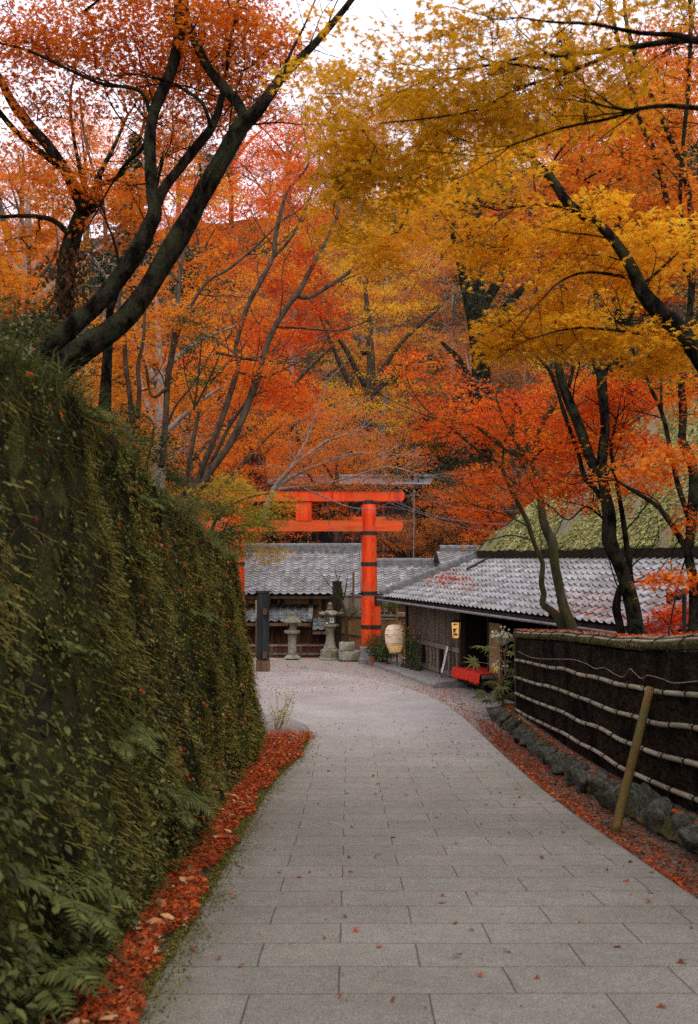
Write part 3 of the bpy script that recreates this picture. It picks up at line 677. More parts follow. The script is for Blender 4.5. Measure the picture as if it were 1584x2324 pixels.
def gut(Y, rng):
    a = xfoot(Y)+np.interp(Y, [0, 5, 8, 12], [.14, .10, .02, -.03]); w_ = xl(Y)-a-np.interp(Y, [0, 5, 8, 13, 16.5], [.0, .02, .05, .04, -.03]); u = rng.beta(1.6, 1.4, len(Y))
    wob = .07*np.sin(Y*3.1)+.05*np.sin(Y*7.3)
    return a+w_*u*1.0+wob*u*.7
leaf_bed('gutter_leaves', 9500, gut, (1.5, 17.3), .031, 'litter', MAPLE5, 'thick drift of red and orange maple leaves along the wall foot', .012, .05, .75, .38)
leaf_bed('decayed_gutter_leaves', 9000, gut, (1.5, 17.0), .030, 'litterb', MAPLE5, 'brown decayed leaves mixed into the red drift along the wall foot', .012, .055, 1.1, .5, 31)
leaf_bed('large_pale_leaves', 60, gut, (2, 12), .075, 'litterb', OVAL, 'larger pale dead leaves lying on the red leaf drift', .06, .02, 1, .95, 5)
rng = np.random.default_rng(44); n = 26000; Ym = 1.5+15.8*rng.uniform(0, 1, n)**1.2
wm = .085*(1+.9*np.array([mnoise.noise(Vector((y*1.7, 0, 0))) for y in Ym])); Xm = xl(Ym)+.01-np.abs(rng.normal(0, .6, n))*.10+np.where(rng.uniform(0, 1, n) < .4, np.abs(rng.normal(0, 1, n))*wm, 0)
mb = MB(); put_leaves(mb, DIAM, np.stack([Xm, Ym, g(Ym)+rng.uniform(-.004, .012, n)], 1), rng.normal(0, .6, (n, 3))+[0, 0, 1], rng.normal(0, 1, (n, 3))+[0, 0, .3], .012*rng.uniform(.5, 1.4, n), np.clip(rng.normal(.55, .18, n), 0, .93))
o = mb.build('moss_edging', LM['moss']); o['kind'] = 'stuff'; tag(o, 'strip of green moss along the left edge of the paved path', 'moss')
xr = lambda Y: np.interp(Y, re_[:, 1], re_[:, 0])
def verge(Y, rng): return xr(Y)+np.abs(rng.normal(0, 1, len(Y)))*np.interp(Y, [3, 8, 12, 15, 19, 24], [.10, .07, .11, .26, .34, .6])
leaf_bed('verge_leaves', 1700, verge, (3, 24), .030, 'litter', MAPLE5, 'red and brown maple leaves gathered on the earth right of the path', -.01, .02, .55, .28, 8)
def verge2(Y, rng): return rng.uniform(2.37, 2.9, len(Y))
leaf_bed('verge_leaf_crumbs', 8000, verge2, (4, 19), .024, 'litterb', DIAM, 'brown leaf crumbs on the bare earth beside the bamboo fence', -.02, .02, 1, .4, 9)
def scat(Y, rng): return rng.uniform(-1, 1, len(Y))*1.65+.68
leaf_bed('scattered_leaf_bits', 500, scat, (3.2, 19), .014, 'litterb', DIAM, 'small brown leaf bits scattered over the paving slabs', .006, .004, .8, .6, 15)
leaf_bed('scattered_leaves', 170, scat, (3.6, 19), .036, 'litterb', MAPLE5, 'single red and tan maple leaves scattered over the paving slabs', .008, .006, .8, .45, 12)
def fore(Y, rng): return rng.uniform(-3.2, 2.6, len(Y))
leaf_bed('forecourt_leaves', 1300, fore, (22.5, 31), .036, 'litter', TRI3, 'orange leaf fragments strewn over the gravel below the gate', .004, .006, 1, .55, 13)
# scrap of paper on the path
p = P(597, 1902, 8.9); z = float(g(8.9))
o = MB().add([(-.035,-.012,0),(.035,-.006,.002),(.036,.012,.012),(-.033,.01,.006),(0,0,.012)], [(0,1,4),(1,2,4),(2,3,4),(3,0,4)]).build('paper_scrap', M_white, loc=(p[0], 8.9, z+.004))
tag(o, 'small crumpled white paper scrap lying on the left side of the path', 'paper')

# ------------------------------------------------------------------ shinto gate
TY = 29.3
tx0, tx1 = (537-792)/2260*TY, (837-792)/2260*TY
torii = thing('shinto_gate', 'tall vermilion wooden shrine gate with black bands across the end of the path', 'gate', ((tx0+tx1)/2, TY, 0))
zof = lambda v, Y=TY: P(792, v, Y)[2]
for X in (tx0, tx1):
    prof = [(.0, .0)] ; zt = zof(1139)
    q = np.array([(X+.02*(1-t), TY, .18+(zt-.18)*t) for t in np.linspace(0, 1, 12)])
    rr = np.linspace(.245, .215, 12)
    pil = MB().tube(q, rr, 28).build('pillar', M_verm, torii, smooth=False)
    for pl in pil.data.polygons: pl.use_smooth = len(pl.vertices) == 4
    for v0, hh in ((1140, .05), (1210, .055), (1280, .055), (1346, .055), (1422, .055)):
        z = zof(v0); k = (z-.18)/(zt-.18); r_ = .245-.03*k
        MB().tube([(X+.02*(1-k), TY, z-hh), (X+.02*(1-k), TY, z+hh)], [r_+.012]*2, 28).build('band', M_band, pil)
    MB().lathe([(.0, -.1), (.32, -.1), (.32, .10), (.30, .14), (.285, .19), (.285, .44), (.27, .47), (.0, .47)], (X+.02, TY, 0), 24).build('base', M_concrete, torii, smooth=False)
def beam(z0, z1, x0, x1, dy, name, mt):
    mb = MB(); h = z1-z0
    a = np.linspace(-math.pi/2, math.pi/2, 9); c = []
    for sy in (-dy, dy):
        c += [(x0, TY+sy, z0), (x1-h*.30, TY+sy, z0)]+[(x1-h*.30+h*.30*math.cos(t), TY+sy, z0+h/2+h/2*math.sin(t)) for t in a[1:-1]]+[(x1-h*.30, TY+sy, z1), (x0, TY+sy, z1)]
    n = len(c)//2
    mb.add(c, np.array([list(range(n))]), .5); mb.l.append(np.arange(2*n-1, n-1, -1)); mb.c.append(np.array([n])); mb.t.append(np.array([.5])); mb.m.append(np.array([0]))
    o_ = mb.n-2*n
    F = np.array([(i, i+n, (i+1) % n+n, (i+1) % n) for i in range(n)])+o_; mb.l.append(F.ravel()); mb.c.append(np.full(n, 4)); mb.t.append(np.full(n, .5)); mb.m.append(np.zeros(n, int))
    return mb.build(name, mt, torii)
kx0, kx1 = tx0-1.05, tx1+1.05
ub = beam(zof(1138), zof(1114), kx0, kx1, .17, 'upper_beam', M_verm)
MB().bar((kx0-.03, TY, zof(1114)+.02), (kx1-.1, TY, zof(1114)+.02), .42, .035).build('cover_board', M_band, ub)
MB().box((tx1+.02, TY-.20, zof(1138)-.02), (tx1+.05, TY-.172, zof(1114))).build('joint_strip', M_verm2, ub)
beam(zof(1206), zof(1181.5), tx0-1.0, tx1+1.0, .11, 'tie_beam', M_verm2)
xm = (tx0+tx1)/2+.03
MB().box((xm-.23, TY-.13, zof(1182)), (xm+.23, TY+.13, zof(1138.5))).build('centre_strut', M_verm, torii)
for X in (tx0, tx1):
    for s in (-1, 1):
        a, b_ = sorted((X+s*.20, X+s*(.50 if s > 0 else .46)))
        MB().box((a, TY-.085, zof(1181.5)+.003), (b_, TY+.085, zof(1181.5)+.11)).build('wedge', M_verm2, torii)
x0 = tx1+.20
sp = MB().box((x0-.05, TY-.16, zof(1441)), (x0+.14, TY+.12, zof(1373))).build('splint_board', M_verm, torii)
MB().box((x0-.045, TY-.19, zof(1372.5)), (x0+.18, TY+.12, zof(1352))).build('splint_cap', M_wood, sp)
MB().box((x0-.04, TY-.175, zof(1427)), (x0+.155, TY+.13, zof(1418))).build('splint_band', M_band, sp)

# black timber post in front of the left pillar
PY = 27.0; px0, px1 = (585-792)/2260*PY, (611-792)/2260*PY; zt = zof(1345, PY); xc = (px0+px1)/2
post = thing('timber_post', 'square black stained timber post with brown foot and tenon ends, near the wall end', 'post', (xc, PY, 0))
MB().box((px0, PY-.15, .30), (px1, PY+.15, zt)).build('shaft', M_black, post)
MB().box((px0-.02, PY-.17, -.02), (px1+.02, PY+.17, .30)).build('foot', M_woodb, post)
MB().box((px0-.03, PY-.18, zt+.002), (px1+.03, PY+.18, zt+.05)).build('cap', M_wood, post)
MB().box((px0-.045, PY-.12, zof(1400, PY)), (px0-.003, PY+.12, zof(1362, PY))).build('side_strip', M_plaster, post)  # tan strip stands in for the orange reflection on the upper side face
MB().box((px0-.04, PY-.12, .42), (px0-.003, PY+.12, zof(1405, PY))).build('side_strip', M_woodb, post)
for v0, v1 in ((1380, 1394), (1478, 1493)):
    MB().box((px1-.14, PY-.22, zof(v1, PY)), (px1-.03, PY-.152, zof(v0, PY))).build('tenon', M_woodr, post)

# ------------------------------------------------------------------ stone lanterns and blocks
k = .00242; LYn = 30.5
cx = P(663, 1487, LYn)[0]
ln = thing('stone_lantern', 'slim round stone lantern with mushroom roof, left of the taller lantern', 'stone lantern', (cx, LYn, 0))
zy = lambda y: (1045-y)*k
MB().lathe([(0, 0), (.26, 0), (.25, .03), (.17, .09), (.14, .10), (0, .10)], (cx, LYn, 0), 8, rot=.3).build('base', M_stonec, ln)
MB().lathe([(.13, .09), (.138, .2), (.128, zy(850)), (.135, zy(741)), (0, zy(741))], (cx, LYn, 0), 20).build('shaft', M_stone, ln, smooth=False)
MB().lathe([(0, zy(741)+.003), (.17, zy(741)+.003), (.245, zy(728)), (.25, zy(702)), (.235, zy(696)), (0, zy(693))], (cx, LYn, 0), 24).build('platform', M_stone, ln)
fb = MB().lathe([(0, zy(692)), (.15, zy(692)), (.155, zy(600)), (0, zy(600))], (cx, LYn, 0), 6, rot=.5).build('fire_box', M_stone, ln)
MB().box((cx-.135, LYn-.10, zy(670)), (cx-.08, LYn-.13, zy(622))).build('opening', M_void, fb)
MB().lathe([(0, zy(604)), (.20, zy(602)), (.295, zy(598)), (.28, zy(585)), (.21, zy(555)), (.11, zy(527)), (.05, zy(517)), (0, zy(516))], (cx, LYn, 0), 24).build('roof', M_stone, ln, smooth=True)
MB().lathe([(.045, zy(518)), (.05, zy(508)), (.03, zy(502)), (.058, zy(492)), (.055, zy(480)), (.025, zy(470)), (0, zy(467))], (cx, LYn, 0), 14).build('finial', M_stone, ln, smooth=True)
cx = P(749, 1490, LYn)[0]; zy = lambda y: (1050-y)*k
ln = thing('stone_lantern', 'taller hexagonal stone lantern with upturned roof and a white paper window', 'stone lantern', (cx, LYn, 0))
MB().lathe([(0, -.02), (.36, -.02), (.35, .04), (0, .05)], (cx, LYn, 0), 7, rot=.2).build('ground_slab', M_stonec, ln)
MB().lathe([(0, .04), (.30, .045), (.30, zy(945)), (.27, zy(936)), (0, zy(936))], (cx, LYn, 0), 6, rot=.25).build('pedestal', M_stone, ln)
MB().lathe([(.21, zy(936)), (.20, zy(915)), (.17, zy(895)), (.135, zy(830)), (.12, zy(770)), (.135, zy(705)), (.175, zy(665)), (.20, zy(657)), (0, zy(657))], (cx, LYn, 0), 18).build('shaft', M_stone, ln)
MB().lathe([(0, zy(656)), (.20, zy(656)), (.275, zy(645)), (.275, zy(622)), (0, zy(620))], (cx, LYn, 0), 6, rot=.25).build('platform', M_stone, ln)
fb = MB().lathe([(0, zy(619)), (.165, zy(619)), (.165, zy(512)), (0, zy(512))], (cx, LYn, 0), 6, rot=0).build('fire_box', M_stone, ln)
wx = cx+.055; wy = LYn-.149
wn = MB().box((wx-.075, wy-.012, zy(603)), (wx+.075, wy, zy(535))).build('window', M_white, fb)
for a in (-.075, 0, .075): MB().box((wx+a-.007, wy-.022, zy(605)), (wx+a+.007, wy-.013, zy(533))).build('frame', M_woodb, wn)
MB().box((wx-.08, wy-.024, zy(571)), (wx+.08, wy-.0225, zy(567))).build('frame', M_woodb, wn)
MB().lathe([(.0, zy(617)), (.028, zy(614)), (.034, zy(606)), (.025, zy(598)), (0, zy(596))], (cx-.09, LYn-.17, 0), 10).build('lamp_bulb', M_white, fb)
# hexagonal roof with upturned corners
mb = MB(); na = 36; rings = [(.02, zy(440)), (.10, zy(446)), (.19, zy(466)), (.28, zy(490)), (.36, zy(492)), (.35, zy(506)), (.15, zy(512))]
G = []
for r_, z_ in rings:
    row = []
    for a in np.linspace(0, 2*math.pi, na+1):
        c6 = abs(math.cos(3*(a-.25+math.pi/6*0))); hexr = 1/ max(.86, math.cos(((a-.25) % (math.pi/3))-math.pi/6)) if True else 1
        up = .085*(c6**6)*max(0, (r_-.2)/.16)
        row.append((cx+r_*hexr*.93*math.cos(a), LYn+r_*hexr*.93*math.sin(a), z_+up))
    G.append(row)
mb.grid(np.array(G)).build('roof', M_stone, ln)
MB().lathe([(.0, zy(441)), (.085, zy(438)), (.095, zy(422)), (.07, zy(410)), (.085, zy(404)), (.05, zy(400)), (.045, zy(396)), (.075, zy(384)), (.078, zy(372)), (.05, zy(358)), (.015, zy(345)), (0, zy(343))], (cx, LYn, 0), 16).build('finial', M_stone, ln, smooth=True)
def rough_block(w_, d_, h_, seed, sub=3, amp=.02):
    import bmesh
    bm = bmesh.new(); bmesh.ops.create_cube(bm, size=1); bmesh.ops.bevel(bm, geom=bm.edges[:], offset=.09, segments=2, affect='EDGES')
    bmesh.ops.subdivide_edges(bm, edges=bm.edges[:], cuts=2, use_grid_fill=True)
    for v in bm.verts:
        q = v.co.copy(); v.co = Vector((q.x*w_, q.y*d_, (q.z+.5)*h_)); n_ = mnoise.noise_vector(v.co*6+Vector((seed*3.1, 0, 0))); v.co += n_*amp
    me = bpy.data.meshes.new('block'); bm.to_mesh(me); bm.free(); return me
def add_mesh(me, name, mt, loc, rz=0):
    me.materials.append(mt); o = bpy.data.objects.new(name, me); C.objects.link(o); o.location = loc; o.rotation_euler = (0, 0, rz); return o
bp = P(793, 1495, 30)
tag(add_mesh(rough_block(.66, .5, .29, 1), 'stone_block', M_stonec, (bp[0]+.02, 30, -.01), .15), 'wide rough stone block on the gravel, lower of two stacked by the lantern', 'stone block', 'stacked stones')
tag(add_mesh(rough_block(.44, .4, .26, 2), 'stone_block', M_stonec, (bp[0]-.07, 30, .275), -.1), 'smaller rounded stone block resting on the wide block by the lantern', 'stone block', 'stacked stones')

# ------------------------------------------------------------------ tiled roofs
def tile_roof(mb, O, ax, up, W, L, tw=.27, rl=.25, clipL=None, clipR=None, step=.032):
    """wavy pantile sheet: O eave corner, ax unit vector along the eave, up unit vector up the slope"""
    O, ax, up = (np.asarray(q, float) for q in (O, ax, up)); nv = np.cross(ax, up); nv /= np.linalg.norm(nv)
    if nv[2] < 0: nv = -nv
    nt_ = int(round(W/tw)); tw = W/nt_; sub = 8; na = nt_*sub+1; nr = int(round(L/rl)); rl = L/nr
    a = np.arange(na)*tw/sub; fr = (np.arange(na) % sub)/sub
    prof = np.where(fr < .62, -.018*np.sin(math.pi*fr/.62), .042*np.sin(math.pi*(fr-.62)/.38))
    rows = []; seg = []
    for k in range(nr):
        for e, (d, hh) in enumerate(((k*rl, step), (k*rl+rl, 0.))):
            A = a.copy()
            if clipL is not None: A = np.maximum(A, clipL(d))
            if clipR is not None: A = np.minimum(A, clipR(d))
            rows.append(O+ax*A[:, None]+up*d+nv*(prof+hh+.012)[:, None])
    G = np.array(rows); i = np.arange(len(rows)-1)[:, None]*na; j = np.arange(na-1)[None]
    f = np.stack([i+j, i+j+1, i+na+j+1, i+na+j], -1)
    til = R.uniform(0, 1, (nr+1, nt_+1)); tt_ = til[(np.arange(len(rows)-1)//2)[:, None], (np.arange(na-1)//sub)[None]]
    # drop faces that clipping flattened
    w_ = np.linalg.norm(G[:-1, 1:]-G[:-1, :-1], axis=2)+np.linalg.norm(G[1:, 1:]-G[1:, :-1], axis=2); keep = w_ > tw/sub*.9
    mb.add(G.reshape(-1, 3), f[keep], tt_[keep])
def ridge_stack(mb, p, q, w_=.24, h_=.22, layers=3, cap=.075):
    p = np.array(p, float); q = np.array(q, float)
    for i in range(layers):
        z = h_*(i+.5)/layers; ww = w_*(1-.16*i)+(.03 if i % 2 else 0)
        mb.bar(p+[0, 0, z], q+[0, 0, z], ww, h_/layers*.82)
    n = max(2, int(np.linalg.norm(q-p)/.3)); t = np.linspace(0, 1, n+1)
    for i in range(n):
        a, b_ = p+(q-p)*t[i], p+(q-p)*(t[i+1]-.012/n)
        mb.tube([a+[0, 0, h_], b_+[0, 0, h_]], [cap, cap*.93], 10)

# ---- tea house on the right (local frame: x along the eave towards the camera, y inwards)
HA = np.array([.94, 28.05]); HR = math.atan2(-.966, .26)
he, hn = np.array([math.cos(HR), math.sin(HR)]), np.array([-math.sin(HR), math.cos(HR)])
th = thing('tea_house', 'timber tea house with tiled eaves and a mossy thatched roof right of the gate', 'house', (HA[0], HA[1], 0), rz=HR)
def hwall(u, v, d):
    """local (s, z) where the photo ray meets the vertical plane y=d of the house"""
    r = P(u, v, 1.0); x, z = r[0], r[2]-EYE
    o_ = HA+hn*d; A = np.array([[x, -he[0]], [1, -he[1]]]); Y, s = np.linalg.solve(A, o_); return s, EYE+z*Y
def hloc(s, d, z): q = HA+he*s+hn*d; return np.array([q[0], q[1], z])
EZ = 1.94; slope = math.atan2(1.07, 2.04); us = np.array([0, math.cos(slope), math.sin(slope)])
mb = MB(); tile_roof(mb, (0, 0, EZ), (1, 0, 0), us, 13.6, 2.75, tw=.245, rl=.23, clipL=lambda d: d*math.cos(slope), step=.042); mb.build('tiled_roof', M_tile, th)
mb = MB(); tile_roof(mb, (0, 0, EZ), (0, 1, 0), np.array([math.cos(slope), 0, math.sin(slope)]), 7.2, 2.75, clipL=lambda d: d*math.cos(slope)); mb.build('tiled_roof', M_tile, th)
mb = MB()
G = np.array([[(0, 0, EZ-.03), (13.6, 0, EZ-.03)], [(2.3, 2.4, EZ+1.22), (13.6, 2.4, EZ+1.22)]]); mb.grid(G)
G = np.array([[(0, 0, EZ-.035), (0, 7.2, EZ-.035)], [(2.4, 2.3, EZ+1.22), (2.4, 7.2, EZ+1.22)]]); mb.grid(G)
mb.bar((0, .02, EZ-.06), (13.6, .02, EZ-.06), .03, .07); mb.bar((.02, .04, EZ-.06), (.02, 7.2, EZ-.06), .03, .07)
for s in np.arange(.3, 13.6, .45): mb.bar((s, .04, EZ-.07), (s, 1.2, EZ-.07+.6), .05, .06)
mb.build('rafters', M_wood, th)
mb = MB(); ridge_stack(mb, (.05, .05, EZ+.02), (2.15, 2.15, EZ+1.13), .24, .17); ridge_stack(mb, (-.12, .75, EZ+.20), (.62, 1.5, EZ+.58), .18, .12, 2, .07)
mb.box((.55, 1.44, EZ+.6), (.68, 1.62, EZ+.95)); mb.tube([(-.08, -.04, EZ+.16), (.16, .16, EZ+.2)], [.10, .085], 12); mb.tube([(-.18, .69, EZ+.3), (-.06, .8, EZ+.34)], [.085, .08], 12)
mb.build('hip_ridge', M_ridge, th)
mb = MB()
for k in range(2): mb.bar((13.55+.1*k, -.03, EZ+.05), (13.55+.1*k, 2.4, EZ+.05+2.4*math.tan(slope)), .12, .10)
mb.bar((13.62, 0, EZ-.1), (13.62, 2.4, EZ-.1+2.4*math.tan(slope)), .04, .22); mb.build('verge', M_ridge, th)
MB().bar((3.0, 1.35, EZ+.82), (3.02, 2.05, EZ+1.16), .09, .05).build('roof_plank', M_wood, th)
mb = MB(); mb.tube([(-.25, -.07, EZ-.075), (6.5, -.07, EZ-.085), (13.7, -.07, EZ-.10)], [.028]*3, 8); mb.build('gutter', M_cable, th)
# facade
F0 = .62
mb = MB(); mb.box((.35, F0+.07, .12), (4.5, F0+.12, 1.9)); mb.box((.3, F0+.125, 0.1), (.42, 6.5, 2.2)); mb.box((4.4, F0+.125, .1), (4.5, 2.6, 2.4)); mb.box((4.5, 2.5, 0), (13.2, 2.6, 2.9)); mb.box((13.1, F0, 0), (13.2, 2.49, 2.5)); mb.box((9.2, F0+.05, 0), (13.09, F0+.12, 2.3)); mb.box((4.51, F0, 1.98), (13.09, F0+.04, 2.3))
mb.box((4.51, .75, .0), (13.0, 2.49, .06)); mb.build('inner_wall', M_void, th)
def post_(s, d=F0, z0=.12, z1=2.1, w_=.12): MB().box((s-w_/2, d-.05, z0), (s+w_/2, d+.068, z1)).build('post', M_wood, th)
for s in (.36, 4.44, 9.1): post_(s)
mb = MB(); mb.box((.43, F0-.03, 1.72), (4.37, F0+.05, 1.88)); mb.box((4.51, F0-.03, 1.78), (9.03, F0-.001, 1.94)); mb.build('lintel', M_wood, th)
mb = MB()
for s in np.arange(.5, 4.35, .088): mb.box((s, F0-.01, .88), (s+.035, F0+.03, 1.72))
mb.bar((.43, F0+.045, 1.3), (4.37, F0+.045, 1.3), .025, .04); mb.build('lattice_window', M_woodg, th)
MB().box((.43, F0-.05, .76), (4.37, F0+.06, .875)).build('sill', M_woodg, th)
mb = MB()
for s in np.arange(.52, 4.3, .27): mb.tube([(s+.07, F0+.03, .27), (s+.07, F0+.03, .50), (s+.07, F0+.03, .757)], [.06, .052, .06], 8, t=R.uniform(.2, .8))
mb.build('lower_panel', M_woodg, th)
for s in (1.7, 3.05): post_(s, F0, .12, .757, .10)
MB().box((.43, F0-.045, .14), (4.37, F0+.06, .262)).build('bottom_rail', M_woodg, th)
G = []
for s in np.linspace(-1.0, 4.5, 50):
    n1, n2 = mnoise.noise(Vector((s*2, 0, 0)))*.07, mnoise.noise(Vector((s*3, 5, 0)))*.02
    G.append([(s, -.14+n1, -.05), (s, -.12+n1, .05+n2), (s, -.05+n1, .09+n2), (s, .25, .115), (s, 1.0, .118)])
G = [[(x, y, -.06) for x, y, z in G[0]]]+G+[[(x, y, -.06) for x, y, z in G[-1]]]
MB().grid(np.array(G)).build('plinth', M_concrete, th, smooth=False)
# papers pinned on the back wall, and the tan panel beside the doorway
mb = MB()
for u0, u1, v0, v1 in ((1052, 1065, 1421, 1459), (1066, 1072, 1421, 1453), (1074, 1082, 1421, 1450), (1083, 1093, 1420, 1449)):
    s0, z1 = hwall(u0, v0, 1.6); s1, z0 = hwall(u1, v1, 1.6)
    nb_ = MB().box((s0, 1.585, z0), (s1, 1.595, z1)).build('notice', M_note, th)
    ink = MB()
    for c in range(max(1, int((s1-s0)/.07))):
        for r_ in np.arange(z0+.05, z1-.04, .055):
            x = s0+.035+c*.07; 
            for q in range(3): ink.bar((x-.018+R.uniform(0, .012), 1.583, r_+R.uniform(-.018, .018)), (x+.018-R.uniform(0, .014), 1.583, r_+R.uniform(-.018, .018)), .003, .008, up=(0, 0, 1))
    ink.build('writing', M_ink, nb_)
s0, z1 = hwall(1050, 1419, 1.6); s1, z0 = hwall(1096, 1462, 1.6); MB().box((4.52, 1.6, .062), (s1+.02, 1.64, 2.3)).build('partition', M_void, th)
s0, z1 = hwall(1111, 1412, .9); s1, z0 = hwall(1137, 1560, .9)
pn = MB().box((s0, .88, .062), (s1, .94, z1)).build('tan_panel', M_plaster, th)
MB().box((s0-.06, .86, .065), (s0-.003, .96, 2.2)).build('frame', M_wood, pn)
# mossy thatch: hipped roof rising behind the tiled skirt
tz0 = EZ+1.06; na, nc = 150, 46; td = 1.95
def thatch_pt(s, q):    # q 0..1 up the slope
    d = td+q*3.6; z = tz0+.22+q*3.7-.35*q*q
    return d, z
S0, S1 = 2.0, 15.5; G = []
for q in np.linspace(0, 1, nc):
    d, z = thatch_pt(0, q); sl = S0+q*2.6; row = []
    for s in np.linspace(sl, S1-q*2.6, na):
        n_ = mnoise.noise(Vector((s*1.3, q*5, 2)))*.05+mnoise.noise(Vector((s*4+q*7, q*9, 8)))*.035
        row.append((s, d-n_*.7, z+n_))
    G.append(row)
TG = np.array(G)
tr_ = MB().grid(TG).build('thatched_roof', M_thatch, th, smooth=True)
mb = MB()
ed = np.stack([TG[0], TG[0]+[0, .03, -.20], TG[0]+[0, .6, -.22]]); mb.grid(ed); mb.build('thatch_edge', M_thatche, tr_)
Gl = []
for q in np.linspace(0, 1, 20):
    d, z = thatch_pt(0, q); Gl.append([(S0+q*2.6, d+(8-2*(d-td)-0*d)*t, z+mnoise.noise(Vector((t*6, q*5, 4)))*.05) for t in np.linspace(0, 1, 30)])
MB().grid(np.array(Gl)).build('thatch_hip', M_thatch, tr_, smooth=True)
Gb = np.array([[(x, 2*(td+3.6)-y+.8, z) for x, y, z in row] for row in TG[::4, ::6]]); MB().grid(Gb).build('thatch_back', M_thatch, tr_)
rr_ = TG[-1]; mb = MB(); mb.tube(rr_[::6]+[0, .4, 0], .32, 10); mb.build('thatch_ridge', M_thatch, tr_)
# moss tufts lying down the slope
rng = np.random.default_rng(5); n = 42000
ai, bi = rng.integers(0, nc-1, n), rng.integers(0, na-1, n); fa, fb_ = rng.uniform(0, 1, (2, n, 1))
pos = TG[ai, bi]*(1-fa)+TG[ai+1, bi]*fa+(TG[ai, bi+1]-TG[ai, bi])*fb_
pn_ = np.array([mnoise.noise(Vector((p[0]*.8+p[1]*.6, p[1]*.35, 3)))+.5*mnoise.noise(Vector((p[0]*2.4+p[1]*1.5, p[1]*1.2, 3))) for p in pos])
ok = pn_ > -.22; pos = pos[ok]; pn_ = pn_[ok]; n = len(pos)
dn = np.array([-.35, -.70, -.6])+rng.normal(0, .25, (n, 3)); nr = np.array([0, -.7, .75])+rng.normal(0, .5, (n, 3))
mb = MB(); put_leaves(mb, DIAM, pos+np.array([0, -.02, .03]), nr, dn, rng.uniform(.035, .09, n), np.clip(.45+pn_*.6+rng.normal(0, .16, n), 0, 1))
o = mb.build('roof_moss', LM['mossgreen'], tr_); o['kind'] = 'stuff'
# red leaves lying on the tiled roof
n = 640; s_ = np.concatenate([rng.uniform(9.8, 13.5, 560), rng.uniform(8, 13, 80)]); d_ = np.concatenate([np.abs(rng.normal(0, .45, 560)), rng.uniform(0, 2.2, 80)]); d_ = np.clip(d_, .03, 2.2)
pos = np.stack([s_, d_, EZ+.055+d_*math.tan(slope)], 1); nr = np.array([0, -.46, .88])+rng.normal(0, .2, (n, 3)); lp = []
for p in pos: lp.append(hloc(*p))
nrw = np.stack([nr[:, 0]*he[0]+nr[:, 1]*hn[0], nr[:, 0]*he[1]+nr[:, 1]*hn[1], nr[:, 2]], 1)
mb = MB(); put_leaves(mb, MAPLE5, np.array(lp), nrw, rng.normal(0, 1, (n, 3)), .045*rng.uniform(.6, 1.2, n), np.clip(rng.normal(.2, .15, n), 0, 1))
o = mb.build('roof_leaves', LM['red']); o['kind'] = 'stuff'; tag(o, 'red maple leaves lying along the eaves of the tea house roof', 'fallen leaves')

# ---- hanging shop lantern with the name
s, z = hwall(1035, 1431, .25); c = hloc(s, .25, z)
sl = thing('hanging_sign_lantern', 'small lit box lantern with black brush writing hanging under the eaves', 'sign', c)
ang = 2*math.pi-.32; Rz = rot_z(-.30)
def tp(x, y, z_, k0=.088, k1=.068): # tapered box corner
    return None
zt_, zb_ = .20, -.18
def face(side, off, inset=0.):
    w0, w1 = .098-inset, .078-inset
    pts = {'f': [(-w1, -w1-off, zb_+inset), (w1, -w1-off, zb_+inset), (w0, -w0-off, zt_-inset), (-w0, -w0-off, zt_-inset)],
           'l': [(-w1-off, w1, zb_+inset), (-w1-off, -w1, zb_+inset), (-w0-off, -w0, zt_-inset), (-w0-off, w0, zt_-inset)],
           'r': [(w1+off, -w1, zb_+inset), (w1+off, w1, zb_+inset), (w0+off, w0, zt_-inset), (w0+off, -w0, zt_-inset)],
           'b': [(w1, w1+off, zb_+inset), (-w1, w1+off, zb_+inset), (-w0, w0+off, zt_-inset), (w0, w0+off, zt_-inset)]}[side]
    return (Rz@np.array(pts).T).T+c
for sd_ in 'flrb': MB().add(face(sd_, -.004, .008), [(0, 1, 2, 3)]).build('paper', M_sign if sd_ == 'f' else M_paper, sl)
mb = MB()
cor = [face('f', 0)[0], face('f', 0)[1], face('b', 0)[0], face('b', 0)[1]]; cot = [face('f', 0)[3], face('f', 0)[2], face('b', 0)[3], face('b', 0)[2]]
for a, b_ in zip(cor, cot): mb.bar(a, b_, .016, .016)
for r_ in (cor, cot):
    for i in range(4): mb.bar(r_[i], r_[(i+1) % 4], .022, .018)
mb.build('frame', M_wood, sl)
mb = MB(); mb.add((Rz@np.array([(-.13,-.13,.215),(.13,-.13,.215),(.13,.13,.215),(-.13,.13,.215),(0,0,.27)]).T).T+c, [(0,1,4),(1,2,4),(2,3,4),(3,0,4)]); mb.build('lid', M_wood, sl)
MB().tube([c+[0, 0, .26], c+[0, 0, .5]], .008, 6).build('hanger', M_band, sl)
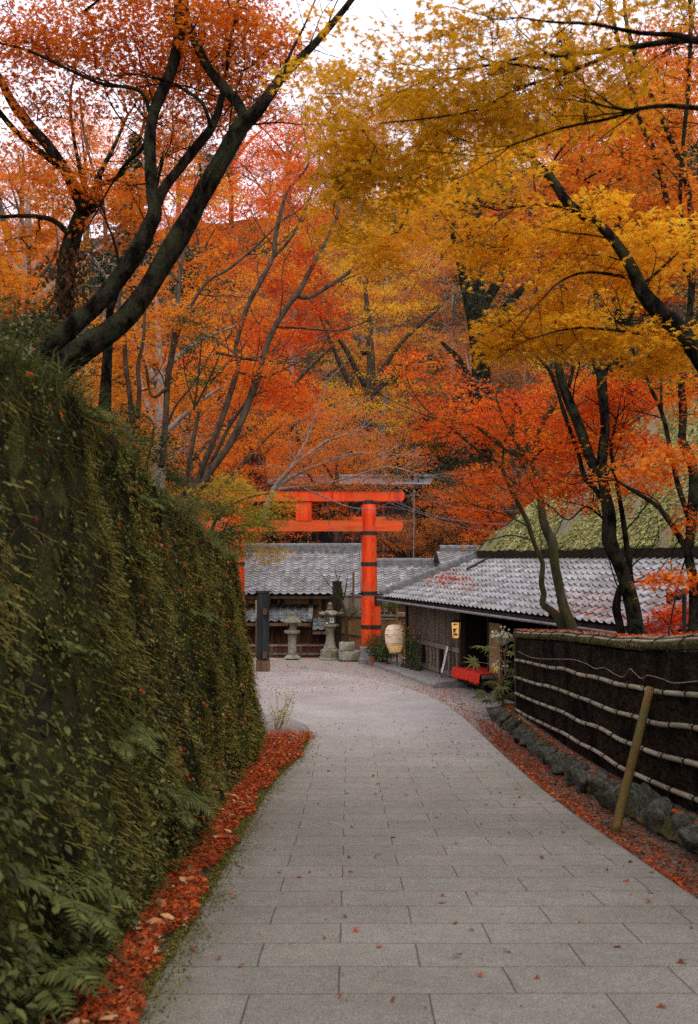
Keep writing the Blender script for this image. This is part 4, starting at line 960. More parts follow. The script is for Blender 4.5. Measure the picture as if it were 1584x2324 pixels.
def text_mesh(chars, size, mt, origin, xdir, zdir, pitch, parent, name='writing', off=.004, thick=.0):
    """a vertical column of characters, top one at origin"""
    nrm_ = np.cross(xdir, zdir); mb = MB()
    for i, ch in enumerate(chars):
        cu = bpy.data.curves.new('text', 'FONT'); cu.body = ch; cu.size = size; cu.align_x = 'CENTER'; cu.resolution_u = 3; cu.offset = thick
        to = bpy.data.objects.new('text', cu); C.objects.link(to); bpy.context.view_layer.update()
        me = bpy.data.meshes.new_from_object(to.evaluated_get(bpy.context.evaluated_depsgraph_get()))
        vv = np.array([v_.co[:] for v_ in me.vertices]); W = origin-zdir*(pitch*i)
        w3 = W+xdir*vv[:, :1]+zdir*vv[:, 1:2]+nrm_*off
        for pl in me.polygons: mb.add(w3[list(pl.vertices)], np.arange(len(pl.vertices)))
        bpy.data.objects.remove(to); bpy.data.curves.remove(cu); bpy.data.meshes.remove(me)
    return mb.build(name, mt, parent)
xd = Rz@np.array([1., 0, 0]); fq = face('f', .001); zd = ((fq[3]+fq[2])/2-(fq[0]+fq[1])/2); zd /= np.linalg.norm(zd)
text_mesh('平野屋', .112, M_ink, (fq[2]+fq[3])/2-zd*.128, xd, zd, .112, sl, thick=.004)
# ---- white board leaning on the facade
b0, b1 = hloc(*((lambda sz: (sz[0], .38, .115))(hwall(1003, 1540, .38)))), None
s1, z1 = hwall(1021, 1456, .53); b1 = hloc(s1, .53, z1)
lb = thing('leaning_signboard', 'narrow wooden board with a white handwritten paper leaning against the lattice', 'signboard', b0)
dv = (b1-b0)/np.linalg.norm(b1-b0); xdv = np.array([he[0], he[1], 0]); xdv = xdv-dv*np.dot(xdv, dv); xdv /= np.linalg.norm(xdv); nf = np.cross(xdv, dv)
if nf[0]*hn[0]+nf[1]*hn[1] > 0: nf = -nf
def slab(p, q, w_, t0, t1, mt, name, par):
    V = [e+xdv*sx*w_/2+nf*t for e in (p, q) for t in (t0, t1) for sx in (-1, 1)]
    return MB().add(V, [(0,1,3,2),(4,6,7,5),(0,4,5,1),(2,3,7,6),(0,2,6,4),(1,5,7,3)]).build(name, mt, par)
Lb = np.linalg.norm(b1-b0)
slab(b0, b1, .10, 0, .03, M_woodb, 'board', lb); pw = slab(b0+dv*Lb*.13, b0+dv*Lb*.86, .125, .031, .035, M_white, 'paper', lb)
mb = MB(); rng = np.random.default_rng(3)
for i, col_x in enumerate((.026, -.018)):
    for t in np.arange(.20 if i else .30, .76 if i == 0 else .80, .052):
        o0 = b0+dv*Lb*(1-t)+xdv*col_x+nf*.0365
        for q in range(3):
            a, b_ = o0+xdv*rng.uniform(-.016, .016)+dv*rng.uniform(-.018, .018), o0+xdv*rng.uniform(-.016, .016)+dv*rng.uniform(-.018, .018)
            if np.linalg.norm(a-b_) > .008: mb.bar(a, b_, .0045, .002, up=nf)
mb.build('writing', M_ink, pw)
# ---- red covered bench
bf0, bf1 = np.array([2.50, 24.0]), np.array([2.98, 22.42]); bd = (bf1-bf0); bl = np.linalg.norm(bd); BRz = math.atan2(bd[1], bd[0])
bench = thing('bench', 'low dark wooden bench standing at the tea house doorway', 'bench', (bf0[0], bf0[1], 0), rz=BRz)
MB().box((0, .0, .36), (bl, .85, .42)).build('seat', M_wood, bench)
MB().box((bl+.002, -.01, .335), (bl+.03, .86, .425)).build('end_board', M_woodg, bench); MB().box((-.03, -.01, .335), (-.002, .86, .425)).build('end_board', M_woodg, bench)
for x in (.12, bl-.18):
    for y in (.05, .74): MB().box((x, y, -.0), (x+.06, y+.06, .36)).build('leg', M_wood, bench)
MB().bar((.18, .08, .14), (bl-.18, .08, .14), .04, .05).build('stretcher', M_wood, bench); MB().bar((.18, .77, .14), (bl-.18, .77, .14), .04, .05).build('stretcher', M_wood, bench)
cl = []
for t in np.linspace(0, 1, 70):
    x = .02+t*(bl-.08); row = []
    fold = .016*math.sin(t*38)+.012*math.sin(t*71+1)
    for y, z in [(.86, .36), (.855, .43), (.6, .432), (.3, .432), (.02, .433), (-.022, .425)]: row.append((x, y, z))
    for k_ in np.linspace(0, 1, 7)[1:]:
        row.append((x+.0*k_, -.03-fold*k_-.02*k_, .425-(.225+.012*math.sin(t*9))*k_))
    cl.append(row)
cg = np.array(cl); cw = np.zeros_like(cg); ca, sa = math.cos(BRz), math.sin(BRz)
cw[..., 0] = bf0[0]+cg[..., 0]*ca-cg[..., 1]*sa; cw[..., 1] = bf0[1]+cg[..., 0]*sa+cg[..., 1]*ca; cw[..., 2] = cg[..., 2]
o = MB().grid(cw).build('bench_cloth', M_cloth, smooth=True); sm = o.modifiers.new('thick', 'SOLIDIFY'); sm.thickness = .006; sm.offset = 0
tag(o, 'bright red felt cloth draped over the low bench', 'cloth')
cp = P(1107, 1508, 22.7); cp[2] = .437
o = MB().lathe([(0, 0), (.055, 0), (.07, .02), (.075, .13), (.07, .15), (.06, .15), (.055, .03), (0, .025)], (0, 0, 0), 16).build('tea_pot', M_terra, loc=cp, smooth=True); tag(o, 'small round orange brown pot standing on the red bench cloth', 'pot')

# ---- big round paper lantern
LY = 27.2; lc = P(897, 1449, LY)
pl_ = thing('paper_lantern', 'large round pale paper lantern with woven glowing base among the pot plants', 'lantern', lc)
prof = [(.0, .375), (.12, .37), (.20, .345), (.262, .27), (.29, .16), (.292, .05), (.28, -.06), (.255, -.16)]
MB().lathe(prof, lc, 28, ex=.97).build('paper_shell', M_paper, pl_, smooth=True)
MB().lathe([(.255, -.16), (.23, -.24), (.195, -.31), (.165, -.36), (0, -.36)], lc, 28, ex=.97).build('glowing_base', M_paperlit, pl_, smooth=True)
mb = MB()
def shell_r(z): return np.interp(-z, [-p_[1] for p_ in prof]+[.24, .31, .36], [p_[0] for p_ in prof]+[.23, .195, .165])*1.012
rng = np.random.default_rng(9)
for i in range(9):
    z = -.165-.19*i/8; mb.tube([(lc[0]+.97*shell_r(z)*math.cos(a), lc[1]+shell_r(z)*math.sin(a), lc[2]+z+.006*math.sin(a*14+i*math.pi)) for a in np.linspace(0, 2*math.pi, 85)], .0035, 4, cap=False)
for i in range(40):
    a0 = i*2*math.pi/40; zz = np.linspace(-.16, -.36, 6); mb.tube([(lc[0]+.97*shell_r(z)*math.cos(a0), lc[1]+shell_r(z)*math.sin(a0), lc[2]+z) for z in zz], .003, 3, cap=False)
mb.build('wicker', M_woodb, pl_)
mb = MB()
for i in range(44):   # hexagonal split-bamboo ribs showing through the paper
    a0 = rng.uniform(0, 6.28); z0 = rng.uniform(-.14, .26); a1 = a0+rng.choice([-1, 1])*rng.uniform(.3, .7); z1 = z0+rng.uniform(-.12, .12)
    mb.tube([(lc[0]+.97*shell_r(z)*math.cos(a), lc[1]+shell_r(z)*math.sin(a), lc[2]+z) for a, z in zip(np.linspace(a0, a1, 7), np.linspace(z0, np.clip(z1, -.15, .3), 7))], .0026, 3, cap=False)
for z in (-.16, -.12, .12): mb.tube([(lc[0]+.97*shell_r(z)*math.cos(a), lc[1]+shell_r(z)*math.sin(a), lc[2]+z) for a in np.linspace(0, 2*math.pi, 60)], .0035, 3, cap=False)
mb.build('ribs', M_woodb, pl_)
MB().tube([(lc[0]+.05, lc[1]+.1, -.02), (lc[0]+.05, lc[1]+.1, lc[2]-.35)], .022, 8).build('stand', M_woodb, pl_)
MB().lathe([(0, -.4), (.17, -.4), (.18, -.38), (.17, -.36), (0, -.36)], lc, 20).build('base_ring', M_concrete, pl_)
MB().tube([lc+[.22, -.02, -.05], lc+[.3, 0, .3], lc+[.28, .05, .40]], .012, 6).build('side_cane', M_woodb, pl_)

# ---- pot plants
def pot(r, h): return [(0, 0), (r*.68, 0), (r*.95, h*.82), (r*1.06, h*.83), (r*1.06, h), (r*.9, h), (r*.86, h*.86), (0, h*.86)]
def pot_plant(name, label, cat, u, v, Y, r, h, potm, shrub_r, shrub_h, leafn, leafk, size, seed, group, z0=0., flowers=None, stems=5):
    rng = np.random.default_rng(seed); p = P(u, v, Y); b_ = np.array([p[0], Y, z0])
    t = thing(name, label, cat, b_, group=group)
    po = MB().lathe(pot(r, h), b_, 18).build('pot', potm, t, smooth=False)
    MB().lathe([(r*.84, h*.9), (0, h*.93)], b_, 14).build('soil', M_soil, po)
    mb = MB(); tips = []
    for i in range(stems):
        a = rng.uniform(0, 6.28); e = b_+[math.cos(a)*shrub_r*rng.uniform(.1, .7), math.sin(a)*shrub_r*rng.uniform(.1, .7), h+shrub_h*rng.uniform(.75, 1)]
        q = np.array([b_+[0, 0, h*.85], b_*.5+e*.5+[rng.normal(0, .02), rng.normal(0, .02), h*.2], e]); q, _ = resample(q, np.ones(3), .08); mb.tube(q, np.linspace(.006, .003, len(q)), 4, cap=False); tips.append(q)
    mb.build('stem', M_green_stem, t)
    lb_ = MB(); al = np.concatenate(tips); n = leafn
    if flowers is None:
        d = rng.normal(0, 1, (n, 3)); d /= np.linalg.norm(d, axis=1)[:, None]; pos = b_+[0, 0, h+shrub_h*.5]+d*np.array([shrub_r, shrub_r, shrub_h*.55])*rng.uniform(.35, 1, n)[:, None]
    else:
        pos = al[rng.integers(0, len(al), n)]+rng.normal(0, .05, (n, 3))
        pos = pos[(pos[:, 2] > h)]; n = len(pos)
    put_leaves(lb_, leafk, pos, rng.normal(0, .5, (n, 3))+[0, 0, .8], rng.normal(0, 1, (n, 3))+[0, 0, -.2], size*rng.uniform(.6, 1.3, n), np.clip(rng.normal(.6, .2, n), 0, 1)); lb_.build('foliage', LM['green'], t)
    if flowers:
        mt, cnt = flowers
        for i in range(cnt):
            c_ = tips[i % len(tips)][-1]+rng.normal(0, .045, 3)*[1, 1, 1.3]; fb_ = MB()
            d = rng.normal(0, 1, (34, 3)); d[:, 2] = np.abs(d[:, 2])*.8+.1; put_leaves(fb_, DIAM, np.repeat(c_[None], 34, 0), rng.normal(0, 1, (34, 3)), d, .034, rng.uniform(0, 1, 34)); fb_.build('flower', LM[mt], t)
    return t
gp = 'pot plants beside the tea house'
pot_plant('potted_shrub', 'bushy green shrub in a tall terracotta pot beside the gate pillar', 'pot plant', 848, 1503, 28.6, .125, .26, M_terra, .33, .62, 900, OVAL, .04, 1, gp)
pot_plant('potted_shrub', 'leafy low shrub in a small terracotta pot below the paper lantern', 'pot plant', 878, 1507, 27.9, .09, .14, M_terra, .30, .50, 800, OVAL, .04, 2, gp)
pot_plant('potted_shrub', 'dark spreading pot plant behind the paper lantern', 'pot plant', 866, 1500, 28.4, .10, .16, M_potd, .36, .42, 700, OVAL, .045, 3, gp)
pot_plant('potted_chrysanthemum', 'tall chrysanthemum with a pink flower beside the lantern, leftmost of four', 'pot plant', 916, 1513, 27.0, .09, .17, M_potd, .07, 1.35, 150, TRI3, .05, 4, gp, flowers=('pink', 4), stems=2)
pot_plant('potted_chrysanthemum', 'orange flowering chrysanthemum in a dark pot', 'pot plant', 926, 1516, 26.7, .095, .19, M_potd, .12, 1.0, 190, TRI3, .05, 5, gp, flowers=('gold', 16), stems=4)
pot_plant('potted_chrysanthemum', 'chrysanthemum with pink and white blooms in a dark pot, third of four', 'pot plant', 937, 1518, 26.4, .095, .18, M_potd, .10, .85, 190, TRI3, .05, 6, gp, flowers=('gold', 6), stems=4)
pot_plant('potted_chrysanthemum', 'pink flowering chrysanthemum nearest the lattice window', 'pot plant', 948, 1521, 26.1, .105, .20, M_potd, .14, 1.02, 200, TRI3, .05, 7, gp, flowers=('pink', 14), stems=4)
p = P(903, 1507, 27.2); o = MB().lathe([(0, 0), (.10, 0), (.14, .03), (.135, .035), (.09, .008), (0, .008)], (0, 0, 0), 18).build('saucer', M_white, loc=(p[0], 27.2, .115)); tag(o, 'white saucer on the stone ledge below the paper lantern', 'saucer')

# ------------------------------------------------------------------ long tiled house behind the gate
bh = thing('tiled_house', 'long low house with wavy grey tiled roofs behind the gate and stone lanterns', 'house', (-.5, 34.6, -1.35))
def zY(v, Y): return P(792, v, Y)[2]
def xU(u, Y): return (u-792)/2260*Y
def roofpair(name, X0, X1, Ye, ze, Yr, zr, mt=M_tile, back=True):
    sl_ = math.atan2(zr-ze, Yr-Ye); L = math.hypot(zr-ze, Yr-Ye)
    mb = MB(); tile_roof(mb, (X0, Ye, ze), (1, 0, 0), (0, math.cos(sl_), math.sin(sl_)), X1-X0, L); r = mb.build(name, mt, bh)
    if back:
        mb = MB(); tile_roof(mb, (X1, 2*Yr-Ye, ze), (-1, 0, 0), (0, -math.cos(sl_), math.sin(sl_)), X1-X0, L); mb.build(name, mt, bh)
    mb = MB(); mb.grid(np.array([[(X0, Ye+.02, ze-.05), (X1, Ye+.02, ze-.05)], [(X0, Yr, zr-.05), (X1, Yr, zr-.05)]])); mb.box((X0, Ye+.03, ze-.13), (X1, Ye+.07, ze-.04)); mb.build('eaves', M_wood, r)
    return r
Ye = 34.0; ze = zY(1350, Ye); Yr = 38.2; zr = zY(1252, Yr)
Xa, Xb, Xc = xU(520, Ye), .42, 4.6
roofpair('tiled_roof', Xa-2, Xb, Ye, ze, Yr, zr)
zr2 = zY(1284, 36.9); roofpair('tiled_roof', Xb+.003, Xc, Ye, ze, 36.9, zr2)
mb = MB(); ridge_stack(mb, (Xa-2, Yr, zr-.02), (Xb+.1, Yr, zr-.02), .34, .26, 4, .09); ridge_stack(mb, (Xb+.12, 36.9, zr2-.02), (Xc, 36.9, zr2-.02), .32, .22, 4, .09)
mb.box((Xb+.1, Yr-.2, zr-.1), (Xb+.22, Yr+.2, zr+.4)); mb.build('roof_ridge', M_ridge, bh)
mb = MB(); G0 = np.array([[Xb+.06, y, ze+(zr-ze)*(y-Ye)/(Yr-Ye)] for y in np.linspace(Ye, Yr, 6)]); mb.tube(G0+[0, 0, .06], .09, 8); mb.build('verge', M_ridge, bh)
# raised roof portion at the right
r3 = roofpair('tiled_roof', xU(1004, 33.2), 5.4, 33.2, zY(1300, 33.2), 35.6, zY(1252, 35.6))
mb = MB(); ridge_stack(mb, (xU(1004, 35.6)-.1, 35.6, zY(1252, 35.6)-.02), (5.4, 35.6, zY(1252, 35.6)-.02), .3, .18, 3, .08); mb.build('roof_ridge', M_ridge, bh)
WY = 34.62
mb = MB(); mb.box((Xa-1.7, WY, -1.35), (4.4, WY+.12, ze+.2)); mb.build('wall', M_ochre, bh)
mb = MB(); mb.box((Xa-1.7, WY+.13, -1.35), (4.4, 2*Yr-Ye-.6, ze-.05)); mb.build('rear_wall', M_woodb, bh)
mb = MB(); mb.box((Xc-.1, 33.9, -1.35), (5.3, 35.4, zY(1306, 33.2))); mb.build('annex_wall', M_ochre, bh)
for u in (556, 596, 640, 706, 735, 765): 
    X = xU(u, WY); MB().box((X-.07, WY-.03, -1.3), (X+.07, WY-.003, ze+.15)).build('post', M_wood, bh)
for u in (618, 626):
    X = xU(u, WY); MB().box((X-.05, WY-.02, zY(1372, WY)), (X+.05, WY-.004, zY(1353, WY))).build('window_slot', M_void, bh)
MB().box((Xa-1.7, WY-.06, zY(1381, WY)), (xU(722, WY), WY-.035, zY(1371, WY))).build('beam', M_wood, bh)
# pent roofs over the shutters
def pent(X0, X1, Y0, z0, Y1, z1):
    sl_ = math.atan2(z1-z0, Y1-Y0); mb = MB(); tile_roof(mb, (X0, Y0, z0), (1, 0, 0), (0, math.cos(sl_), math.sin(sl_)), X1-X0, math.hypot(z1-z0, Y1-Y0), rl=.22, tw=.25); r = mb.build('pent_roof', M_tiled, bh)
    mb = MB(); mb.grid(np.array([[(X0, Y0+.02, z0-.04), (X1, Y0+.02, z0-.04)], [(X0, Y1, z1-.04), (X1, Y1, z1-.04)]])); mb.box((X0, Y0+.02, z0-.13), (X1, Y0+.06, z0-.035)); mb.build('eaves', M_woodb, r)
    mb = MB(); mb.bar((X1, Y0-.03, z0+.06), (X1, Y1, z1+.06), .14, .12); mb.build('verge', M_tiled, r)
    return r
pent(Xa-1.2, xU(704, 33.5), 33.5, zY(1412, 33.5), WY-.07, zY(1379, WY))
pent(xU(703, 33.9)+.1, xU(786, 33.9), 33.9, zY(1431, 33.9), WY-.07, zY(1402, WY))
X0, X1 = Xa-1.2, xU(745, 34); mb = MB(); n_ = int((X1-X0)/.14)
for i in range(n_):
    x = X0+i*.14; mb.box((x, WY-.20+.012*(i % 2), -1.2), (x+.137, WY-.165, zY(1417, WY)), t=R.uniform(0, 1))
mb.build('shutter_boards', M_woodr, bh)
for v in (1421, 1459): MB().box((X0, WY-.26, zY(v, WY)-.035), (X1, WY-.205, zY(v, WY)+.035)).build('rail', M_woodb, bh)
for u in (620, 678, 722): X = xU(u, WY); MB().box((X-.05, WY-.262, -1.2), (X+.05, WY-.203, zY(1417, WY))).build('stile', M_woodb, bh)
# low board barrier along the drop behind the lanterns
bar_ = thing('board_barrier', 'low brown board barrier along the edge of the gravel behind the stone lanterns', 'fence', (-2, 31.35, 0))
xa, xb = xU(520, 31.4), xU(770, 31.4)
mb = MB(); mb.box((xa, 31.33, -.5), (xb, 31.37, .30)); mb.build('panel', M_woodr, bar_)
mb = MB(); mb.box((xa, 31.28, .29), (xb, 31.42, .335)); mb.box((xa, 31.29, .02), (xb, 31.325, .09)); mb.build('rail', M_woodg, bar_)
for u in (560, 618, 683, 740): X = xU(u, 31.4); MB().box((X-.045, 31.27, -.4), (X+.045, 31.326, .286)).build('post', M_woodb, bar_)
# ochre garden wall right of the lanterns
gw = thing('garden_wall', 'ochre plaster garden wall with a pale sloping ledge, behind the gate pillar', 'wall', (.6, 31.2, 0))
x0, x1 = xU(772, 31.2), 2.0
MB().box((x0, 31.15, -.3), (x1, 31.35, zY(1399, 31.2))).build('plaster', M_ochre, gw)
mb = MB(); mb.bar((x0, 31.11, zY(1434, 31.1)), (x1, 31.11, zY(1462, 31.1)), .07, .05); mb.build('ledge', M_woodg, gw)
mb = MB(); mb.box((x0-.05, 31.05, zY(1399, 31.2)+.003), (x1, 31.45, zY(1395, 31.2)+.06)); mb.build('coping', M_woodg, gw)
bd_ = thing('board_fence', 'grey board fence with a pale cap, left of the pillar below the tiled roof', 'fence', (.2, 32.3, -.6))
MB().box((xU(778, 32.3), 32.27, -1.3), (xU(880, 32.3), 32.33, zY(1353, 32.3))).build('boards', M_woodg, bd_)
mb = MB(); mb.bar((xU(776, 32.3), 32.3, zY(1350, 32.3)), (xU(884, 32.3), 32.3, zY(1354, 32.3)), .14, .05); mb.build('cap', M_metal, bd_)
pt = thing('gate_post', 'dark square wooden post rising behind the taller stone lantern', 'post', (xU(765, 31), 31, 0))
X = xU(765, 31); MB().box((X-.14, 30.88, -.03), (X+.14, 31.12, zY(1322, 31))).build('shaft', M_wood, pt); MB().box((X-.16, 30.86, zY(1322, 31)+.002), (X+.16, 31.14, zY(1319, 31))).build('cap', M_wood, pt)
pp = thing('thin_pole', 'thin brown pole with a rusty red tip left of the gate pillar', 'pole', (xU(802, 32.1), 32.1, -1.3))
X = xU(802, 32.1); MB().tube([(X, 32.1, -1.3), (X, 32.1, zY(1302, 32.1))], .035, 8).build('shaft', M_woodb, pp); MB().tube([(X, 32.1, zY(1302, 32.1)), (X, 32.1, zY(1298, 32.1))], .05, 8).build('tip', M_terra, pp)
# bonsai shelf behind the pillar
sh = thing('plant_shelf', 'wooden shelf of small green bonsai between the gate pillar and the tea house', 'shelf', (xU(885, 30.6), 30.6, 0))
xa, xb = xU(858, 30.6), xU(902, 30.6)
for v in (1396, 1404): MB().box((xa, 30.45, zY(v, 30.6)-.02), (xb, 30.75, zY(v, 30.6)+.02)).build('board', M_woodg, sh)
for x in (xa+.03, xb-.03): MB().box((x-.03, 30.42, -.03), (x+.03, 30.446, zY(1380, 30.6))).build('leg', M_woodb, sh)
for k, u in enumerate((866, 880, 894)):
    c = np.array([xU(u, 30.6), 30.6, zY(1395, 30.6)+.02]); t = thing('bonsai', ['small green bonsai on the shelf right beside the gate pillar', 'middle bonsai of the three on the plant shelf', 'bonsai on the shelf end nearest the tea house wall'][k], 'bonsai', c, group='bonsai on the plant shelf')
    MB().lathe([(0, 0), (.07, 0), (.09, .07), (.08, .07), (0, .06)], c, 12).build('pot', M_potd, t)
    MB().tube([c+[0, 0, .06], c+[.03, 0, .14], c+[0, 0, .24]], [.014, .010, .006], 6).build('trunk', M_barkd, t)
    lb_ = MB(); q = c+[0, 0, .25]+np.random.default_rng(k).normal(0, .07, (260, 3)); put_leaves(lb_, DIAM, q, R.normal(0, 1, (260, 3)), R.normal(0, 1, (260, 3)), .03, R.uniform(.3, 1, 260)); lb_.build('foliage', LM['green'], t)
# ------------------------------------------------------------------ far house behind the gate's crossbeam
fh = thing('hillside_house', 'dark house with a grey metal roof half hidden in maples above the gate crossbeam', 'house', (-1, 47, -1))
FY = 45.5
ze_, zr_ = zY(1099, FY), zY(1084, FY+2.6)
xa, xb = xU(575, FY), xU(978, FY)
mb = MB()
mb.add([(xa, FY, ze_), (xb, FY, ze_), (xb+.35, FY+2.6, zr_), (xa, FY+2.6, zr_), (xa, FY+5.2, ze_), (xb, FY+5.2, ze_)], [(0,1,2,3),(3,2,5,4)])
mb.build('roof', M_metal, fh)
mb = MB(); mb.box((xa, FY-.02, ze_-.16), (xb, FY+.05, ze_-.02)); mb.add([(xb, FY, ze_-.01), (xb+.35, FY+2.6, zr_-.01), (xb, FY+5.2, ze_-.01), (xb, FY+5.2, ze_-.22), (xb+.3, FY+2.6, zr_-.24), (xb, FY, ze_-.22)], [(0,1,4,5),(1,2,3,4)]); mb.build('fascia', M_wood, fh)
MB().tube([(xa, FY+2.6, zr_+.05), (xb+.4, FY+2.6, zr_+.05)], .11, 8).build('ridge', M_metal, fh)
MB().box((xa+.3, FY+.9, -3.5), (xb-.8, FY+4.4, ze_-.05)).build('wall', M_black, fh)
for u in (700, 720, 800, 870, 930): X = xU(u, FY+.9); MB().box((X-.06, FY+.86, -3), (X+.06, FY+.896, ze_-.05)).build('post', M_woodb, fh)
MB().box((xU(668, FY+.9), FY+.855, zY(1170, FY+.9)), (xU(684, FY+.9), FY+.895, zY(1138, FY+.9))).build('window', M_plaster, fh)
# thin metal pole and overhead cables
po = thing('metal_pole', 'thin grey metal pole rising above the tiled roof right of the gate', 'pole', (xU(938, 39.5), 39.5, -1.3))
MB().tube([(xU(936, 39.5), 39.5, -1.4), (xU(940, 39.5), 39.5, zY(1112, 39.5))], .022, 8).build('shaft', M_cable, po)
MB().bar((xU(937, 39.5), 39.48, zY(1116, 39.5)), (xU(945, 39.5), 39.48, zY(1116, 39.5)), .04, .06).build('bracket', M_cable, po)
CAB = [((942, 1122, 39.5), (1240, 1150, 30), 'highest cable running right from the metal pole'), ((905, 1143, 40), (1250, 1185, 31), 'cable passing the metal pole a little below its top'),
       ((905, 1150, 40), (1250, 1178, 31), 'cable crossing just under the second one beside the pole'), ((930, 1152, 40), (1230, 1208, 30), 'lowest sagging cable beside the metal pole'),
       ((985, 1082, 44), (1400, 1118, 30), 'cable leaving the dark house gable towards the right'), ((960, 1072, 44), (1250, 1048, 30), 'cable rising to the right from the dark house gable'),
       ((1090, 868, 42), (1330, 905, 36), 'upper cable crossing the red maples on the right hillside'), ((1060, 880, 42), (1330, 918, 36), 'lower cable crossing the red maples on the right hillside'),
       ((1420, 925, 36), (1584, 962, 32), 'cable in front of the dark green trees at the right edge')]
for (a, b_, lab) in CAB:
    A, B = P(*a), P(*b_); t = np.linspace(-.25, 1.3, 20)[:, None]; q = A*(1-t)+B*t; q[:, 2] -= .35*(1-(2*t[:, 0]-1)**2)
    q0 = q[0]; o = MB().tube(q, .0075, 5).build('overhead_cable', M_cable, loc=tuple(q0)); tag(o, lab, 'cable', 'overhead cables')

# ------------------------------------------------------------------ bamboo and brushwood fence
fxY = np.array([18.4, 17, 14.3, 11, 9.8, 8.85, 7, 4.5, 2.5]); fx_ = np.interp(fxY, [2.5, 8.85, 18.4], [3.08, 3.1, 3.1])
ftop = lambda Y: np.interp(Y, [2.5, 4.5, 7, 8.85, 9.8, 11, 14.3, 18.4], [2.98, 2.78, 2.52, 2.345, 2.25, 2.15, 1.98, 1.70])
fbot = lambda Y: g(Y)+.16
fn = thing('brushwood_fence', 'dark brushwood fence with four pale bamboo rails and a mossy capped top', 'fence', (3.1, 12, g(12)))
Yf = np.linspace(2.6, 18.4, 220); G = []
for side, dx in ((0, 0), (1, .16)):
    rows = []
    for q in np.linspace(0, 1, 26):
        z = fbot(Yf)*(1-q)+(ftop(Yf)-.16)*q
        n_ = np.array([mnoise.noise(Vector((y*3, zz*5, 2+side)))*.02+mnoise.noise(Vector((y*11, zz*16, 5)))*.012 for y, zz in zip(Yf, z)])
        rows.append(np.stack([3.1+dx+(n_ if side else -n_)-.0, Yf, z], 1))
    G.append(np.array(rows))
mb = MB(); mb.grid(G[0]); mb.grid(G[1]); mb.grid(np.stack([G[0][:, -1], G[1][:, -1]])); mb.build('brush_panel', M_brush, fn)
rng = np.random.default_rng(2); mb = MB(); n = 5200
Yt = rng.uniform(3, 18.4, n); qt = rng.uniform(0.02, .97, n); zt = fbot(Yt)*(1-qt)+(ftop(Yt)-.16)*qt; L = rng.uniform(.06, .22, n); an = rng.normal(0, .5, n)
a = np.stack([3.075+rng.normal(0, .012, n), Yt, zt], 1); d = np.stack([rng.normal(-.03, .06, n), np.sin(an), np.cos(an)], 1)*L[:, None]
s_ = np.stack([np.zeros(n), np.cos(an), -np.sin(an)], 1)*.0035
V = np.stack([a-s_, a+s_, a+d+s_*.6, a+d-s_*.6], 1).reshape(-1, 3); b0_ = np.arange(n)*4
mb.add(V, np.stack([b0_, b0_+1, b0_+2, b0_+3], 1)); o = mb.build('brush_twigs', M_brush, fn); o['kind'] = 'stuff'
# end post
MB().box((3.06, 18.41, fbot(18.4)-.1), (3.30, 18.55, ftop(18.4)+.02)).build('end_post', M_wood, fn)
def bamboo(pts, r, seglen, par, name='rail'):
    q, rr = resample(np.array(pts), np.full(len(pts), r), .04); d = np.concatenate([[0], np.cumsum(np.linalg.norm(np.diff(q, axis=0), axis=1))])
    ph = R.uniform(0, seglen); dn = np.abs(((d+ph) % seglen)-seglen*.5); rr = rr*(1-.06*(dn/seglen*2)**4+.16*np.exp(-((dn-seglen*.5)/.012)**2))
    q = q+np.array([[mnoise.noise(Vector((r_*1.3, 3, 0)))*.012, 0, mnoise.noise(Vector((r_*1.1, 7, 0)))*.012] for r_ in d])
    return MB().tube(q, rr, 10, t=.5).build(name, M_bamboo, par, smooth=True), q
tie_ys = np.arange(3.4, 18.3, .62)
for k, off in enumerate((.54, .85, 1.15, 1.45)):
    Yr_ = np.linspace(18.35, 2.7, 16); pts = [(3.045, y, ftop(y)-off+R.normal(0, .008)-(0.0)) for y in Yr_]
    rl, q = bamboo(pts, .026, .34, fn)
    for y in tie_ys+R.uniform(-.15, .15):
        c = np.array([np.interp(y, q[::-1, 1], q[::-1, c_]) for c_ in range(3)]); mb = MB()
        mb.tube([c+[.031*math.cos(a), .007*math.sin(a*2), .031*math.sin(a)] for a in np.linspace(0, 2*math.pi, 11)], .008, 4, cap=False)
        mb.tube([c+[-.026, 0, 0], c+[-.045, .02, .03], c+[-.05, .03, .02]], .004, 4); mb.tube([c+[-.026, 0, 0], c+[-.045, -.02, -.03], c+[-.05, -.03, -.045]], .004, 4)
        mb.build('tie', M_rope, rl)
# mossy rounded cap with twin bamboo poles and ties
G = []
for y in np.linspace(2.6, 18.55, 240):
    row = []; t_ = ftop(y)
    for a in np.linspace(-.5, math.pi+.5, 14):
        n_ = mnoise.noise(Vector((y*4, a*2, 1)))*.016+mnoise.noise(Vector((y*13, a*5, 1)))*.008
        row.append((3.18-(.13+n_)*math.cos(a), y, t_-.10+(.07+n_)*math.sin(a)))
    G.append(row)
cap_ = MB().grid(np.array(G)).build('cap', M_moss, fn, smooth=True)
rng = np.random.default_rng(55); n = 5000; Yq = rng.uniform(3, 18.5, n); aq = rng.uniform(-.3, 1.7, n); mb = MB()
put_leaves(mb, DIAM, np.stack([3.18-.135*np.cos(aq), Yq, ftop(Yq)-.098+.073*np.sin(aq)], 1), np.stack([-np.cos(aq), 0*aq, np.sin(aq)], 1)+rng.normal(0, .5, (n, 3)), rng.normal(0, 1, (n, 3)), .014*rng.uniform(.5, 1.5, n), np.clip(rng.normal(.5, .22, n), 0, .95))
o = mb.build('cap_moss', LM['moss'], fn); o['kind'] = 'stuff'
for dx, dz in ((-.095, -.035), (-.02, .0)):
    bamboo([(3.18+dx, y, ftop(y)-.015+dz) for y in np.linspace(18.6, 2.7, 16)], .019, .4, fn, 'cap_pole')
